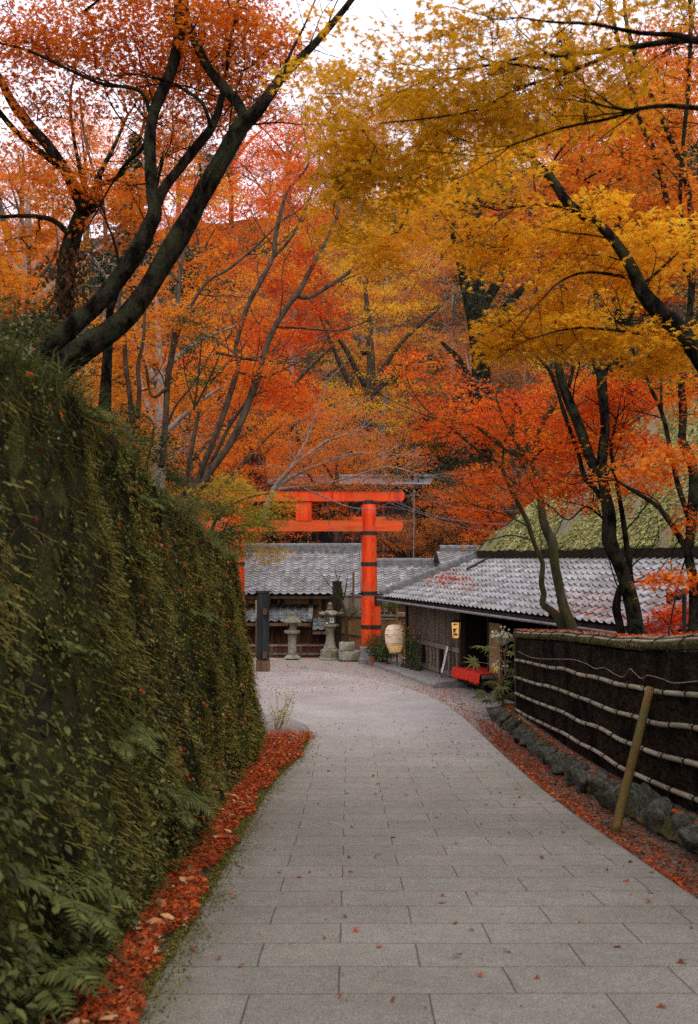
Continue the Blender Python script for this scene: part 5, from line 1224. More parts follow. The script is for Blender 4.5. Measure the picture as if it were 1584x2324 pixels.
for y in np.arange(3.2, 18.4, .85): MB().tube([(3.18-.165*math.cos(a), y+.01*math.sin(a*3), ftop(y)-.115+.115*math.sin(a)) for a in np.linspace(-.2, math.pi, 12)], .007, 4).build('cap_tie', M_rope, fn)
def fcap(Y, rng): return 3.16+rng.normal(0, .05, len(Y))
rng = np.random.default_rng(21); n = 420; Yc = rng.uniform(9, 18.5, n); mb = MB()
put_leaves(mb, MAPLE5, np.stack([3.13+rng.normal(0, .045, n), Yc, ftop(Yc)+.012+rng.uniform(0, .012, n)], 1), rng.normal(0, .3, (n, 3))+[0, 0, 1], rng.normal(0, 1, (n, 3)), .034*rng.uniform(.6, 1.2, n), np.clip(rng.normal(.45, .2, n), 0, 1))
o = mb.build('fence_top_leaves', LM['litter']); o['kind'] = 'stuff'; tag(o, 'orange leaves lying along the top of the brushwood fence', 'fallen leaves')
# dead vine across the panel and the leaning prop pole
vp = []
for u, v in ((1175, 1478), (1200, 1490), (1225, 1495), (1262, 1496), (1300, 1497), (1330, 1506), (1350, 1517), (1372, 1516), (1395, 1530), (1415, 1536), (1428, 1518), (1440, 1527), (1456, 1540), (1470, 1533), (1500, 1540), (1530, 1550), (1584, 1546)):
    Yv = 3.055/((u-792)/2260)*(math.cos(PITCH)-math.sin(PITCH)*(1162-v)/2260)*1.0; vp.append(P(u, v, Yv))
q, _ = resample(np.array(vp), np.zeros(len(vp)), .05); o = MB().tube(q, .0055, 5).build('dry_vine', M_barkt, loc=tuple(q[0])); tag(o, 'thin dry vine creeping across the upper part of the dark fence', 'vine')
pr0 = P(1397, 1884, 9.55); pr1 = P(1476, 1560, 9.85)
o = MB().tube(resample(np.array([pr0-(pr1-pr0)*.03, pr1]), np.array([.047, .040]), .1)[0], np.linspace(.047, .041, len(resample(np.array([pr0-(pr1-pr0)*.03, pr1]), np.array([1, 1]), .1)[0])), 14).build('prop_pole', M_bamboog, loc=tuple(pr0), smooth=False)
for pl in o.data.polygons: pl.use_smooth = len(pl.vertices) == 4
tag(o, 'mossy yellow wooden pole leaning against the bamboo fence rails', 'pole')
# edging rocks under the fence
import bmesh
rocks = []
for k in range(6):
    rk = np.random.default_rng(60+k); bm = bmesh.new()
    for q in range(16):
        d = rk.normal(0, 1, 3); d /= np.linalg.norm(d); d = d*rk.uniform(.85, 1.1); bm.verts.new((d[0]*.95, d[1], d[2]*.95))
    r_ = bmesh.ops.convex_hull(bm, input=bm.verts[:]); bmesh.ops.delete(bm, geom=[v for v in bm.verts if not v.link_faces], context='VERTS')
    bmesh.ops.bevel(bm, geom=bm.edges[:], offset=.07, segments=1, affect='EDGES'); bmesh.ops.triangulate(bm, faces=bm.faces[:]); bmesh.ops.subdivide_edges(bm, edges=bm.edges[:], cuts=3, use_grid_fill=True)
    for v in bm.verts: v.co += v.co*(.07*mnoise.noise(v.co*2.3+Vector((k*5, 0, 0)))+.018*mnoise.noise(v.co*8+Vector((0, k, 0))))
    me = bpy.data.meshes.new('edging_rock'); bm.to_mesh(me); bm.free(); me.materials.append(M_rock); rocks.append(me)
y = 19.6; i = 0; rng = np.random.default_rng(31)
while y > 4.2:
    sy = rng.uniform(.17, .30)*(1.0 if y > 12 else 1.2); h = np.interp(y, [4, 10, 15, 19.6], [.36, .31, .23, .17])*rng.uniform(.8, 1.12)
    x = np.interp(y, [4, 8.7, 10.8, 14, 18.4, 19.6], [3.0, 2.96, 2.86, 2.86, 2.86, 2.78])+rng.normal(0, .025)
    o = bpy.data.objects.new('edging_rock', rocks[i % 6]); C.objects.link(o); o.location = (x, y-sy, float(g(y-sy))+h*.35); o.scale = (.18*rng.uniform(.9, 1.15), sy*1.06, h*.85); o.rotation_euler = (rng.normal(0, .25), rng.normal(-.15, .12), rng.normal(0, .25))
    tag(o, 'rough grey green rock in the edging row under the brushwood fence', 'rock', 'edging rocks along the foot of the fence')
    y -= sy*1.8; i += 1
# mossy soil ledge between rocks and fence
G = []
for y in np.linspace(4, 19.4, 90):
    G.append([(x, y, float(g(y))+h+.02*mnoise.noise(Vector((x*8, y*5, 1)))) for x, h in ((2.80, .05), (2.87, .16), (2.98, .21), (3.15, .22), (3.3, .22))])
o = MB().grid(np.array(G)).build('mossy_ledge', M_moss, smooth=True); struct(o)
leaf_bed('ledge_leaves', 500, lambda Y, rng: rng.uniform(2.92, 3.06, len(Y)), (5, 19), .032, 'litter', MAPLE5, 'red leaves on the mossy ledge between the rocks and the fence', .225, .02, .8, .4, 18)

# ------------------------------------------------------------------ fatsia with white flower heads at the fence end
FA = np.array([3.0, 19.5, .19]); fa = thing('fatsia_plant', 'big leaved fatsia shrub with a pale flower head at the near end of the bench', 'shrub', FA)
PALM9 = leaf_star([-130, -100, -68, -34, 0, 34, 68, 100, 130], [.6, .8, .95, 1.0, 1.05, 1.0, .95, .8, .6], .38, .22)
rng = np.random.default_rng(6); stem = MB(); lf = MB(); pet = MB(); fl = MB(); fs = MB()
top_ = P(1143, 1472, 19.5); q, _ = resample(np.array([FA-[0, 0, .1], FA+[-.02, 0, .4], FA*.4+top_*.6+[.04, 0, 0], top_]), np.ones(4), .08); stem.tube(q, np.linspace(.024, .014, len(q)), 7)
q2, _ = resample(np.array([FA, FA+[-.06, -.05, .35], FA+[-.14, -.1, .62]]), np.ones(3), .08); stem.tube(q2, np.linspace(.016, .01, len(q2)), 6)
LV = [(1078, 1502, .26), (1093, 1467, .26), (1110, 1470, .2), (1122, 1490, .22), (1170, 1462, .22), (1163, 1480, .2), (1175, 1508, .18), (1160, 1520, .2), (1172, 1535, .2), (1118, 1548, .25), (1096, 1572, .24), (1140, 1560, .24), (1110, 1590, .22), (1165, 1575, .22), (1135, 1585, .2), (1150, 1548, .18), (1088, 1580, .2), (1160, 1450, .17), (1147, 1600, .18), (1128, 1570, .22), (1152, 1500, .16)]
for u, v, s in LV:
    c = P(u, v, 19.5+rng.normal(-.05, .16)); j = int(np.clip((c[2]-.05-FA[2])/(top_[2]-FA[2]), .1, .98)*(len(q)-1)); a = q[j]
    out_ = c-a; out_[2] *= .3; out_ /= np.linalg.norm(out_)+1e-6
    pet.tube([a, (a+c)/2+[0, 0, .05], c], [.006, .005, .004], 4, cap=False)
    put_leaves(lf, PALM9, c[None], (np.array([0, -.35, .9])+rng.normal(0, .2, 3))[None], (out_+[0, -.2, -.25])[None], s, np.clip(rng.normal(.62, .14, 1), 0, .9))
c = P(1126, 1517, 19.3); put_leaves(fl, MAPLE7, c[None], np.array([[0, -.7, .6]]), np.array([[-1., 0, -.3]]), .12, np.array([.9])); fl.build('yellow_leaf', LM['yellow'], fa)
for (u, v, w_, n) in ((1140, 1440, 34, 46), (1125, 1513, 16, 12), (1146, 1506, 10, 8)):
    for k in range(n):
        c = P(u+rng.normal(0, w_*.42), v-abs(rng.normal(0, 9))+6, 19.45+rng.normal(0, .08)); d = rng.normal(0, 1, (26, 3)); d /= np.linalg.norm(d, axis=1)[:, None]
        put_leaves(fs, DIAM, c+d*.022, d, rng.normal(0, 1, (26, 3)), .014, rng.uniform(0, 1, 26)); stem_base = P(u+2, v+26, 19.45)
        pet.tube([stem_base, stem_base*.4+c*.6+[0, 0, -.02], c], [.004, .003, .002], 3, cap=False)
stem.build('stem', M_woodb, fa); pet.build('leaf_stalks', M_bamboo, fa); lf.build('foliage', LM['fern'], fa); fs.build('flower_head', LM['cream'], fa)

# pruned bare tree by the gate
tree('pruned_tree', 'pruned bare tree with a green tuft between the taller lantern and the gate pillar', 'tree',
     [limb(30.3, (788, 1490, 9), (786, 1440, 8), (784, 1395, 7), (776, 1365, 6)), limb(30.3, (776, 1365, 4), (762, 1345, 3), (745, 1325, 2), (728, 1300, 1)), limb(30.3, (778, 1362, 4), (775, 1335, 3), (764, 1310, 2), (760, 1290, 1)), limb(30.3, (776, 1350, 3), (768, 1330, 2), (771, 1305, 1)),
      limb(30.3, (779, 1362, 4), (786, 1330, 3), (789, 1300, 1)), limb(30.3, (772, 1352, 3), (768, 1325, 2), (775, 1295, 1)), limb(30.3, (776, 1360, 4), (755, 1352, 2), (735, 1362, 1)), limb(30.3, (785, 1415, 4), (800, 1395, 3), (812, 1385, 2))],
     [clump(800, 1390, 30.3, 26, 14, .3, 16)], 'green', M_barkm, OVAL, .035, 1, (.14, 26), 71, rt=.002, twiglet=False)
# small seedling at the wall end
sdl = P(640, 1600, 17.6); t = thing('wall_end_sapling', 'wispy yellow green sapling growing at the far foot of the mossy wall', 'shrub', (sdl[0]-.1, 17.6, float(g(17.6))))
rng = np.random.default_rng(14); mb = MB(); lf = MB(); pts = []
for k in range(9):
    b_ = np.array([sdl[0]-.12+rng.normal(0, .06), 17.6+rng.normal(0, .1), float(g(17.6))]); e = b_+[rng.normal(.12, .16), rng.normal(0, .1), rng.uniform(.3, .75)]
    q, _ = resample(np.array([b_, (b_+e)/2+[.02, 0, .05], e]), np.ones(3), .05); mb.tube(q, np.linspace(.005, .002, len(q)), 4, cap=False); pts.append(q[3:])
pts = np.concatenate(pts); n = 420; pos = pts[rng.integers(0, len(pts), n)]+rng.normal(0, .05, (n, 3)); put_leaves(lf, OVAL, pos, rng.normal(0, .5, (n, 3))+[0, 0, 1], rng.normal(0, 1, (n, 3)), .03*rng.uniform(.6, 1.3, n), rng.uniform(.2, .8, n))
mb.build('stem', M_green_stem, t); lf.build('foliage', LM['lime'], t)

# ------------------------------------------------------------------ trees: traced trunks, grown branches, leafy crowns
rng0 = np.random.default_rng(5)
def over(x, y, z, rx, ry, rz_, n, t=0.): return (np.array([x, y, z]), (rx, ry, rz_), n, t)  # crown clumps above the frame, added to shade the near path and wall
tree('leaning_maple', 'big dark leaning maple with twin trunks on the mossy bank, upper left', 'tree', [
  limb(8.2, (60, 905, 62), (120, 850, 60), (180, 800, 58), (270, 738, 54), (330, 665, 50), (380, 585, 48), (425, 505, 46), (470, 425, 44), (515, 345, 42), (550, 285, 40), (575, 262, 34), (605, 225, 28), (640, 175, 24), (690, 125, 20), (740, 70, 18), (800, -5, 14), (840, -70, 11), dY=8.6),
  limb(8.35, (60, 850, 46), (95, 810, 46), (170, 735, 44), (230, 680, 42), (300, 590, 40), (340, 510, 38), (352, 480, 34), (345, 420, 30), (340, 330, 28), (345, 275, 26), (360, 225, 26), (385, 170, 26), (402, 110, 28), (408, 50, 28), (405, -10, 26), (400, -90, 22), dY=8.9),
  limb(8.5, (556, 268, 28), (540, 235, 26), (500, 190, 24), (470, 150, 22), (445, 95, 22), (425, 50, 20), (418, 0, 20), (412, -70, 16), dY=8.8),
  limb(8.8, (350, 482, 26), (375, 425, 24), (415, 375, 22), (450, 330, 22), (480, 290, 20), (500, 232, 16), (510, 180, 9), dY=9.2),
  limb(8.9, (345, 268, 12), (325, 215, 10), (300, 200, 9), (230, 190, 9), (170, 165, 8), (100, 130, 8), (50, 110, 7), (0, 98, 6), (-60, 80, 4), dY=8.6),
  limb(8.8, (342, 300, 12), (320, 340, 11), (290, 365, 9), (265, 400, 6), (240, 440, 4), dY=9.2),
  limb(8.6, (480, 290, 10), (460, 235, 10), (420, 205, 8), (395, 190, 6)),
  limb(8.6, (612, 215, 14), (640, 165, 10), (660, 120, 7), (690, 60, 5), (715, 0, 4)),
  limb(8.7, (515, 160, 9), (520, 100, 8), (535, 40, 8), (545, -40, 7)),
 ], [clump(310, 60, 9.2, 170, 70, 1.3, 60), clump(500, 120, 9.2, 130, 100, 1.2, 60), clump(230, 140, 9.2, 140, 50, 1, 26), clump(430, 200, 9.8, 150, 45, .9, 34), clump(560, 190, 9.8, 80, 60, .8, 26), clump(110, 60, 9.2, 130, 60, 1, 20, -.25), clump(600, 50, 9.6, 60, 70, .8, 14, -.2), clump(200, 20, 9, 190, 40, 1, 26, -.25), clump(450, 20, 9.2, 160, 50, 1, 34, -.15), clump(40, 160, 9, 60, 80, .8, 9, -.2), clump(60, 110, 9.4, 90, 60, .9, 14, -.2), clump(200, 240, 9.6, 160, 40, .9, 16, -.1), clump(380, 270, 9.8, 80, 40, .8, 10), clump(640, 130, 9.8, 40, 60, .6, 9, -.1), over(-2.2, 6, 8.6, 2.2, 2.2, .6, 60), over(-1.5, 3.0, 8.2, 2.6, 2.4, .7, 90), over(-2.5, .5, 8, 2.4, 2.4, .7, 80), over(-.5, -2.5, 8, 2.6, 2.2, .7, 70)],
 'burnt', M_barkd, MAPLE7, .038, 1.15, (.30, 48), 101, rt=.0028)
tree('ivy_trunk_maple', 'dark forked maple with brown dead leaves on its trunk, behind the leaning maple', 'tree', [
  limb(11, (150, 830, 44), (150, 700, 42), (150, 600, 40), (160, 560, 40), (175, 520, 36), (190, 480, 34), (215, 455, 30), (225, 400, 14), (260, 330, 9), (290, 260, 6), dY=11.4),
  limb(11.1, (192, 478, 28), (175, 440, 30), (150, 390, 26), (110, 330, 26), (70, 285, 26), (30, 235, 22), (0, 180, 20), (-40, 120, 16), dY=10.5),
  limb(11.2, (165, 420, 18), (140, 385, 16), (105, 355, 15), (60, 320, 14), (20, 280, 14), (0, 255, 12), (-40, 210, 10), dY=10.6),
  limb(11.3, (195, 470, 16), (230, 420, 12), (270, 400, 10), (310, 330, 8), (330, 270, 6)), limb(11.2, (165, 540, 14), (120, 500, 12), (60, 490, 10), (0, 492, 8), (-30, 490, 6)),
  limb(11.2, (215, 480, 12), (190, 425, 10), (165, 300, 8), (160, 220, 6), (170, 160, 4)),
 ], [clump(50, 370, 11, 80, 40, .8, 16), clump(180, 400, 11.5, 90, 26, .8, 16), clump(130, 440, 11, 110, 36, .9, 22), clump(310, 440, 12, 90, 28, .8, 16), clump(50, 540, 11.5, 60, 40, .8, 12), clump(30, 620, 12, 50, 40, .6, 10, .2), clump(60, 250, 10.6, 80, 60, .8, 5, -.3)],
 'orange', M_barkd, MAPLE7, .042, 1.1, (.27, 42), 102, rt=.0026,
 extra=None)
rng = np.random.default_rng(77); mb = MB(); n = 700; vv = rng.uniform(560, 790, n); c = np.array([P(150+rng.normal(0, 26)+.12*(700-v), v, 10.95+rng.normal(0, .12)) for v in vv])
put_leaves(mb, OVAL, c, rng.normal(0, 1, (n, 3))+[0, -1, .2], rng.normal(0, .4, (n, 3))+[0, 0, -1], .05*rng.uniform(.6, 1.4, n), rng.uniform(0, 1, n)); o = mb.build('dead_ivy', LM['brownleaf']); o['kind'] = 'stuff'; tag(o, 'brown withered ivy leaves hanging around the forked maple trunk', 'ivy')
tree('short_dark_trunk', 'short dark upright trunk on the bank just right of the leaning maple base', 'tree', [
  limb(10, (236, 930, 30), (240, 880, 27), (244, 800, 24), (248, 740, 20), (252, 690, 17), (262, 640, 15), (290, 590, 13), (335, 560, 12), (345, 520, 10), (352, 440, 8), (370, 360, 6), dY=10.6), limb(10.2, (250, 715, 12), (270, 640, 9), (262, 560, 7), (240, 500, 5))],
  [clump(300, 470, 11, 70, 40, .6, 12), clump(370, 340, 11, 60, 50, .6, 10), clump(260, 520, 11, 50, 30, .5, 8)], 'orange', M_barkd, MAPLE7, .042, 1, (.26, 40), 103, rt=.0026)
tree('slender_red_maple', 'slender many stemmed maple leaning right from the end of the mossy bank', 'tree', [
  limb(17.2, (436, 1160, 19), (445, 1130, 18), (470, 1080, 17), (520, 1010, 16), (555, 940, 16), (580, 870, 15), (600, 800, 14), (620, 750, 13), (650, 700, 13), (680, 660, 12), (705, 610, 10), (740, 545, 9), (768, 480, 8), (752, 455, 5), dY=18.2),
  limb(17.9, (672, 672, 10), (700, 675, 9), (745, 650, 9), (790, 620, 8), (830, 600, 5), dY=18.5),
  limb(17.3, (430, 1150, 15), (460, 1060, 14), (500, 960, 14), (520, 900, 13), (535, 850, 12), (542, 820, 11), (535, 790, 10), (560, 700, 11), (590, 640, 11), (620, 580, 10), (625, 540, 10), (640, 470, 8), (655, 430, 7), (700, 370, 5), (690, 300, 3), dY=18.6),
  limb(17.6, (415, 1130, 10), (440, 990, 10), (452, 930, 9), (470, 880, 7), (520, 820, 5)), limb(17.7, (450, 1110, 9), (490, 1030, 9), (520, 970, 8), (560, 910, 6)),
  limb(18.2, (620, 585, 7), (660, 540, 6), (690, 480, 5), (720, 400, 4)), limb(17.9, (540, 845, 6), (600, 855, 5), (660, 830, 4), (720, 800, 3)), limb(18, (628, 742, 6), (690, 745, 5), (770, 750, 4), (830, 730, 3)), limb(18, (490, 800, 8), (560, 815, 6), (640, 822, 4)),
 ], [clump(500, 470, 19, 90, 50, 1.4, 26), clump(590, 400, 19.5, 90, 70, 1.4, 34), clump(660, 320, 19.5, 80, 55, 1.2, 26, .1), clump(700, 470, 19, 80, 90, 1.4, 40), clump(680, 640, 19, 85, 70, 1.2, 44, -.15), clump(720, 730, 19, 80, 45, 1.1, 28, -.2), clump(600, 760, 18.6, 80, 40, 1.1, 26), clump(560, 850, 18.2, 100, 36, 1.1, 36, .15), clump(640, 900, 18.8, 100, 40, 1.2, 36), clump(560, 560, 19.4, 60, 50, 1, 16)],
 'red', M_barkl, MAPLE5, .045, 1.2, (.30, 40), 104, rt=.003)
tree('grey_stem_maple', 'thin grey stemmed maple with pale orange leaves, centre of the left bank', 'tree', [
  limb(14.5, (366, 1060, 17), (372, 1000, 16), (376, 950, 15), (380, 870, 14), (392, 790, 13), (400, 700, 12), (405, 640, 10), (420, 560, 9), (450, 500, 8), (480, 430, 6), (520, 380, 4), dY=15.4),
  limb(14.9, (393, 780, 8), (430, 700, 8), (470, 640, 7), (520, 610, 6), (580, 560, 5), (640, 500, 4)), limb(14.7, (380, 880, 8), (345, 900, 7), (330, 830, 7), (310, 780, 6), (290, 700, 4)), limb(15, (404, 640, 7), (380, 600, 6), (390, 540, 5), (370, 470, 4)),
  limb(14.7, (372, 985, 6), (400, 920, 6), (440, 870, 5), (480, 800, 3)), limb(15.2, (450, 500, 5), (440, 430, 4), (460, 360, 3)),
  ], [clump(400, 720, 14.6, 90, 26, .7, 26, .2), clump(320, 790, 15, 60, 50, .8, 20, .1), clump(290, 900, 15.5, 40, 60, .7, 16, .1), clump(460, 600, 16, 60, 40, .8, 14), clump(480, 420, 16, 70, 50, .8, 14, .1), clump(420, 900, 16, 50, 60, .8, 20, .15), clump(370, 560, 16, 40, 40, .6, 8), clump(345, 1000, 16, 40, 50, .6, 12, .2)],
  'orange', M_barkl, MAPLE5, .045, 1.15, (.28, 38), 105, rt=.0028)
for nm, lab, args, cl, lf, sd_ in (
  ('twin_stem_maple', 'pair of thin mossy stems with orange leaves left of the grey stemmed maple', [limb(13.5, (300, 960, 13), (292, 880, 12), (285, 820, 11), (282, 770, 9), (270, 700, 8), (280, 620, 5)), limb(13.5, (312, 950, 11), (316, 880, 11), (314, 830, 10), (325, 770, 8), (330, 700, 6), (345, 650, 4))], [clump(270, 830, 13.8, 36, 70, .6, 18, .2), clump(255, 760, 13.6, 40, 40, .6, 12, .2), clump(320, 640, 14, 50, 40, .6, 10), clump(200, 880, 14, 30, 40, .4, 6, .2)], 'orange', 106),
  ('back_bank_maple', 'maple with bare pale stems high on the bank at the left edge', [limb(14.5, (60, 800, 12), (58, 720, 11), (66, 640, 10), (62, 560, 8), (40, 470, 6), (20, 400, 4)), limb(14.6, (62, 690, 8), (100, 620, 7), (130, 560, 5), (120, 480, 3)), limb(14.5, (240, 560, 10), (235, 480, 9), (215, 400, 7), (190, 300, 6), (180, 200, 4))], [clump(40, 640, 14.5, 50, 60, .8, 22, .2), clump(30, 560, 14.5, 50, 40, .8, 14, .15), clump(110, 560, 15, 50, 40, .6, 12), clump(20, 680, 14, 30, 30, .5, 10)], 'orange', 107)):
  tree(nm, lab, 'tree', args, cl, lf, M_barkl, MAPLE5, .045, 1.1, (.27, 38), sd_, rt=.0028)
tree('gate_side_maple', 'pale branched maple fanning over the left half of the gate crossbeam', 'tree', [
  limb(25, (596, 1180, 15), (618, 1118, 14), (640, 1085, 12), (668, 1055, 10), (700, 1030, 8), (745, 1000, 6), (790, 985, 4)), limb(25, (622, 1112, 11), (650, 1090, 10), (690, 1068, 8), (740, 1050, 6), (800, 1030, 5), (860, 1030, 3)),
  limb(25.2, (655, 1070, 8), (690, 1010, 6), (715, 950, 5), (730, 900, 3)), limb(24.8, (630, 1110, 7), (680, 1105, 6), (720, 1100, 5), (790, 1085, 4), (880, 1060, 3), (960, 1080, 2)), limb(24.7, (690, 1108, 4), (740, 1130, 4), (790, 1150, 3), (830, 1155, 2))],
  [clump(720, 1010, 25, 110, 50, 1.6, 40), clump(820, 1030, 25.2, 120, 50, 1.6, 46, .0), clump(680, 1060, 25, 90, 28, 1.2, 22), clump(900, 1050, 25, 80, 36, 1.2, 24), clump(760, 930, 26, 110, 50, 1.6, 36), clump(760, 1100, 24.6, 110, 14, .8, 14), clump(880, 1100, 24.6, 60, 20, .8, 10)], 'rust', M_barkt, MAPLE5, .042, 1.1, (.32, 30), 108, rt=.0028)
tree('yellow_bank_maple', 'low yellow green maple spilling over the far end of the mossy wall', 'tree', [
  limb(17, (470, 1230, 9), (490, 1180, 8), (520, 1150, 6), (560, 1130, 4), (610, 1120, 3)), limb(17, (480, 1220, 7), (520, 1200, 6), (570, 1190, 4), (630, 1200, 3))],
  [clump(540, 1130, 17.2, 80, 40, .8, 34, .1), clump(590, 1180, 17, 60, 30, .7, 24, -.25), clump(500, 1110, 17.5, 60, 50, .8, 24, .25), clump(540, 1230, 17, 40, 36, .6, 16, -.2), clump(470, 1120, 17.5, 40, 50, .7, 16, .2), clump(610, 1250, 17.2, 40, 26, .5, 10, .25), clump(640, 1140, 17.2, 30, 30, .5, 9, .15)], 'lime', M_barkl, MAPLE5, .040, 1.15, (.24, 36), 109, rt=.0022)
tree('nandina_bush', 'feathery green bush on the bank in front of the orange maples', 'shrub', [limb(13, (440, 930, 6), (450, 860, 5), (455, 800, 4), (460, 760, 3)), limb(13, (445, 920, 5), (480, 850, 4), (500, 800, 3)), limb(13, (440, 920, 4), (420, 850, 3), (415, 790, 2))],
  [clump(455, 790, 13, 46, 60, .4, 26), clump(470, 850, 13, 40, 40, .4, 14), clump(430, 720, 13.2, 40, 30, .4, 12)], 'fern', M_barkl, OVAL, .030, 1, (.18, 34), 110, rt=.0018)
tree('bank_edge_shrub', 'leafy green shrub crowding the bank edge below the slender stems', 'shrub', [limb(14.2, (330, 1060, 6), (345, 1000, 5), (350, 960, 3)), limb(14.2, (340, 1060, 5), (370, 1010, 4), (385, 980, 3))],
  [clump(345, 1010, 14.2, 50, 50, .5, 26), clump(390, 1070, 14.8, 40, 40, .5, 18), clump(290, 960, 13, 40, 40, .5, 16)], 'green', M_barkl, OVAL, .036, 1, (.2, 34), 111, rt=.0018, tint=.7)
tree('wall_end_shrub', 'dense dark green shrub on the very end of the mossy wall', 'shrub', [limb(16.8, (500, 1250, 6), (510, 1200, 5), (520, 1180, 3)), limb(16.8, (505, 1250, 5), (535, 1220, 4), (550, 1210, 3))],
  [clump(500, 1190, 16.6, 46, 46, .4, 30), clump(515, 1240, 16.6, 30, 34, .35, 20), clump(455, 1140, 16, 36, 36, .4, 16)], 'fern', M_barkl, OVAL, .034, 1, (.18, 36), 112, rt=.0018)
tree('left_edge_bush', 'broad leaved green bush on the bank at the left edge below the forked maple', 'shrub', [limb(9, (30, 860, 8), (40, 800, 6), (50, 740, 4)), limb(9, (20, 860, 7), (10, 800, 5), (0, 740, 3))],
  [clump(40, 730, 9.2, 60, 50, .5, 26), clump(10, 800, 8.8, 50, 50, .5, 20), clump(90, 760, 9.6, 40, 40, .4, 14)], 'fern', M_barkl, OVAL, .036, 1, (.18, 30), 113, rt=.0018)

# right hand trees behind the fence
tree('mossy_twin_maple', 'crooked mossy maple with two crossing stems left of the dark maple behind the fence', 'tree', [
  limb(16, (1303, 1520, 30), (1299, 1431, 28), (1282, 1384, 26), (1270, 1337, 22), (1258, 1279, 22), (1255, 1235, 24), (1247, 1214, 22), (1235, 1185, 18), (1229, 1147, 17), (1225, 1112, 16), (1216, 1074, 16), (1207, 1050, 16), dY=16.3),
  limb(16.3, (1209, 1054, 15), (1185, 1038, 14), (1159, 1024, 13), (1132, 1006, 12), (1109, 989, 10), (1085, 971, 8), (1050, 955, 5), dY=16.8), limb(16.3, (1208, 1052, 14), (1213, 1030, 12), (1220, 994, 12), (1232, 956, 13), (1252, 930, 12), (1270, 898, 11), (1285, 860, 8), (1280, 800, 5), dY=16),
  limb(16.2, (1292, 1500, 22), (1273, 1413, 20), (1250, 1384, 18), (1232, 1370, 16), (1235, 1349, 13), (1229, 1323, 13), (1232, 1279, 11), (1223, 1258, 11), (1209, 1223, 10), (1197, 1185, 11), (1185, 1161, 10), (1168, 1126, 9), (1153, 1097, 8), (1138, 1062, 8), (1118, 1041, 7), (1091, 1027, 7), (1053, 995, 6), (1021, 968, 6), (988, 948, 5), (954, 914, 4), (925, 863, 3), (920, 812, 2), dY=17.2),
  limb(16.6, (1140, 1068, 5), (1146, 1000, 5), (1165, 960, 3)), limb(16.5, (1200, 1195, 5), (1150, 1170, 4), (1090, 1150, 3)), limb(16.4, (1215, 1228, 4), (1160, 1215, 4), (1110, 1225, 3), (1040, 1230, 2)), limb(16.8, (990, 950, 3), (960, 940, 3), (900, 915, 2), (870, 900, 2))],
  [clump(1060, 930, 17, 110, 60, 1.4, 40, .05), clump(960, 860, 17.4, 90, 60, 1.2, 26, .05), clump(1160, 960, 16.8, 90, 60, 1.1, 34, -.05), clump(1240, 900, 16.4, 90, 60, 1.1, 30, -.1), clump(1120, 1090, 17, 70, 40, 1, 18), clump(1080, 1150, 17.2, 60, 40, .9, 11), clump(1060, 1215, 16.8, 50, 16, .6, 4), clump(1000, 960, 17.2, 60, 40, 1, 16), clump(1020, 1305, 17, 36, 14, .5, 4, -.4)],
  'red', M_barkm, MAPLE5, .044, 1.15, (.29, 36), 120, rt=.0028)
tree('dark_forked_maple', 'tall dark forked maple trunk directly behind the brushwood fence', 'tree', [
  limb(13, (1448, 1530, 38), (1443, 1411, 36), (1431, 1355, 34), (1417, 1308, 32), (1402, 1270, 30), (1384, 1229, 34), (1383, 1176, 30), (1375, 1132, 27), (1367, 1074, 26), (1368, 1030, 24), (1373, 971, 22), (1370, 912, 22), (1364, 854, 26), (1375, 819, 22), (1393, 792, 20), (1405, 772, 14), (1430, 720, 10), (1450, 650, 7)),
  limb(13.05, (1370, 1090, 25), (1340, 1041, 24), (1323, 994, 24), (1308, 948, 24), (1290, 906, 23), (1276, 868, 21), (1267, 825, 19), (1262, 770, 14), (1270, 700, 10), (1280, 630, 7), dY=13.2), limb(13, (1362, 860, 12), (1346, 825, 10), (1343, 795, 9), (1335, 740, 6), (1300, 680, 4)),
  limb(13.1, (1376, 1150, 14), (1350, 1110, 12), (1326, 1082, 12), (1314, 1035, 9), (1302, 1000, 10), (1285, 948, 8), (1273, 912, 8), (1264, 883, 9), (1249, 845, 8), (1223, 813, 7), (1208, 798, 5), (1180, 770, 3), dY=13.6),
  limb(13.2, (1438, 1400, 15), (1431, 1308, 14), (1422, 1235, 13), (1408, 1147, 11), (1393, 1059, 10), (1387, 1015, 8), (1400, 950, 5)), limb(13.2, (1416, 1520, 20), (1408, 1425, 18), (1399, 1381, 20), (1405, 1340, 14), (1410, 1325, 8)),
  limb(13.3, (1372, 1180, 6), (1330, 1150, 5), (1290, 1180, 4), (1250, 1150, 3)), limb(13.2, (1290, 880, 10), (1300, 840, 8), (1298, 820, 7), (1280, 800, 5))],
  [clump(1420, 890, 13.6, 90, 60, 1, 44), clump(1330, 1000, 13.8, 90, 60, 1, 40), clump(1280, 1090, 14, 80, 40, .9, 28), clump(1420, 1010, 13.6, 60, 50, .9, 26), clump(1230, 1010, 14.2, 60, 50, .9, 24), clump(1450, 1080, 12.6, 70, 36, .8, 24, .25), clump(1310, 1140, 14, 80, 24, .8, 12), clump(1340, 900, 14, 60, 40, .9, 20)],
  'red', M_barkd, MAPLE5, .044, 1.15, (.28, 38), 121, rt=.0028)
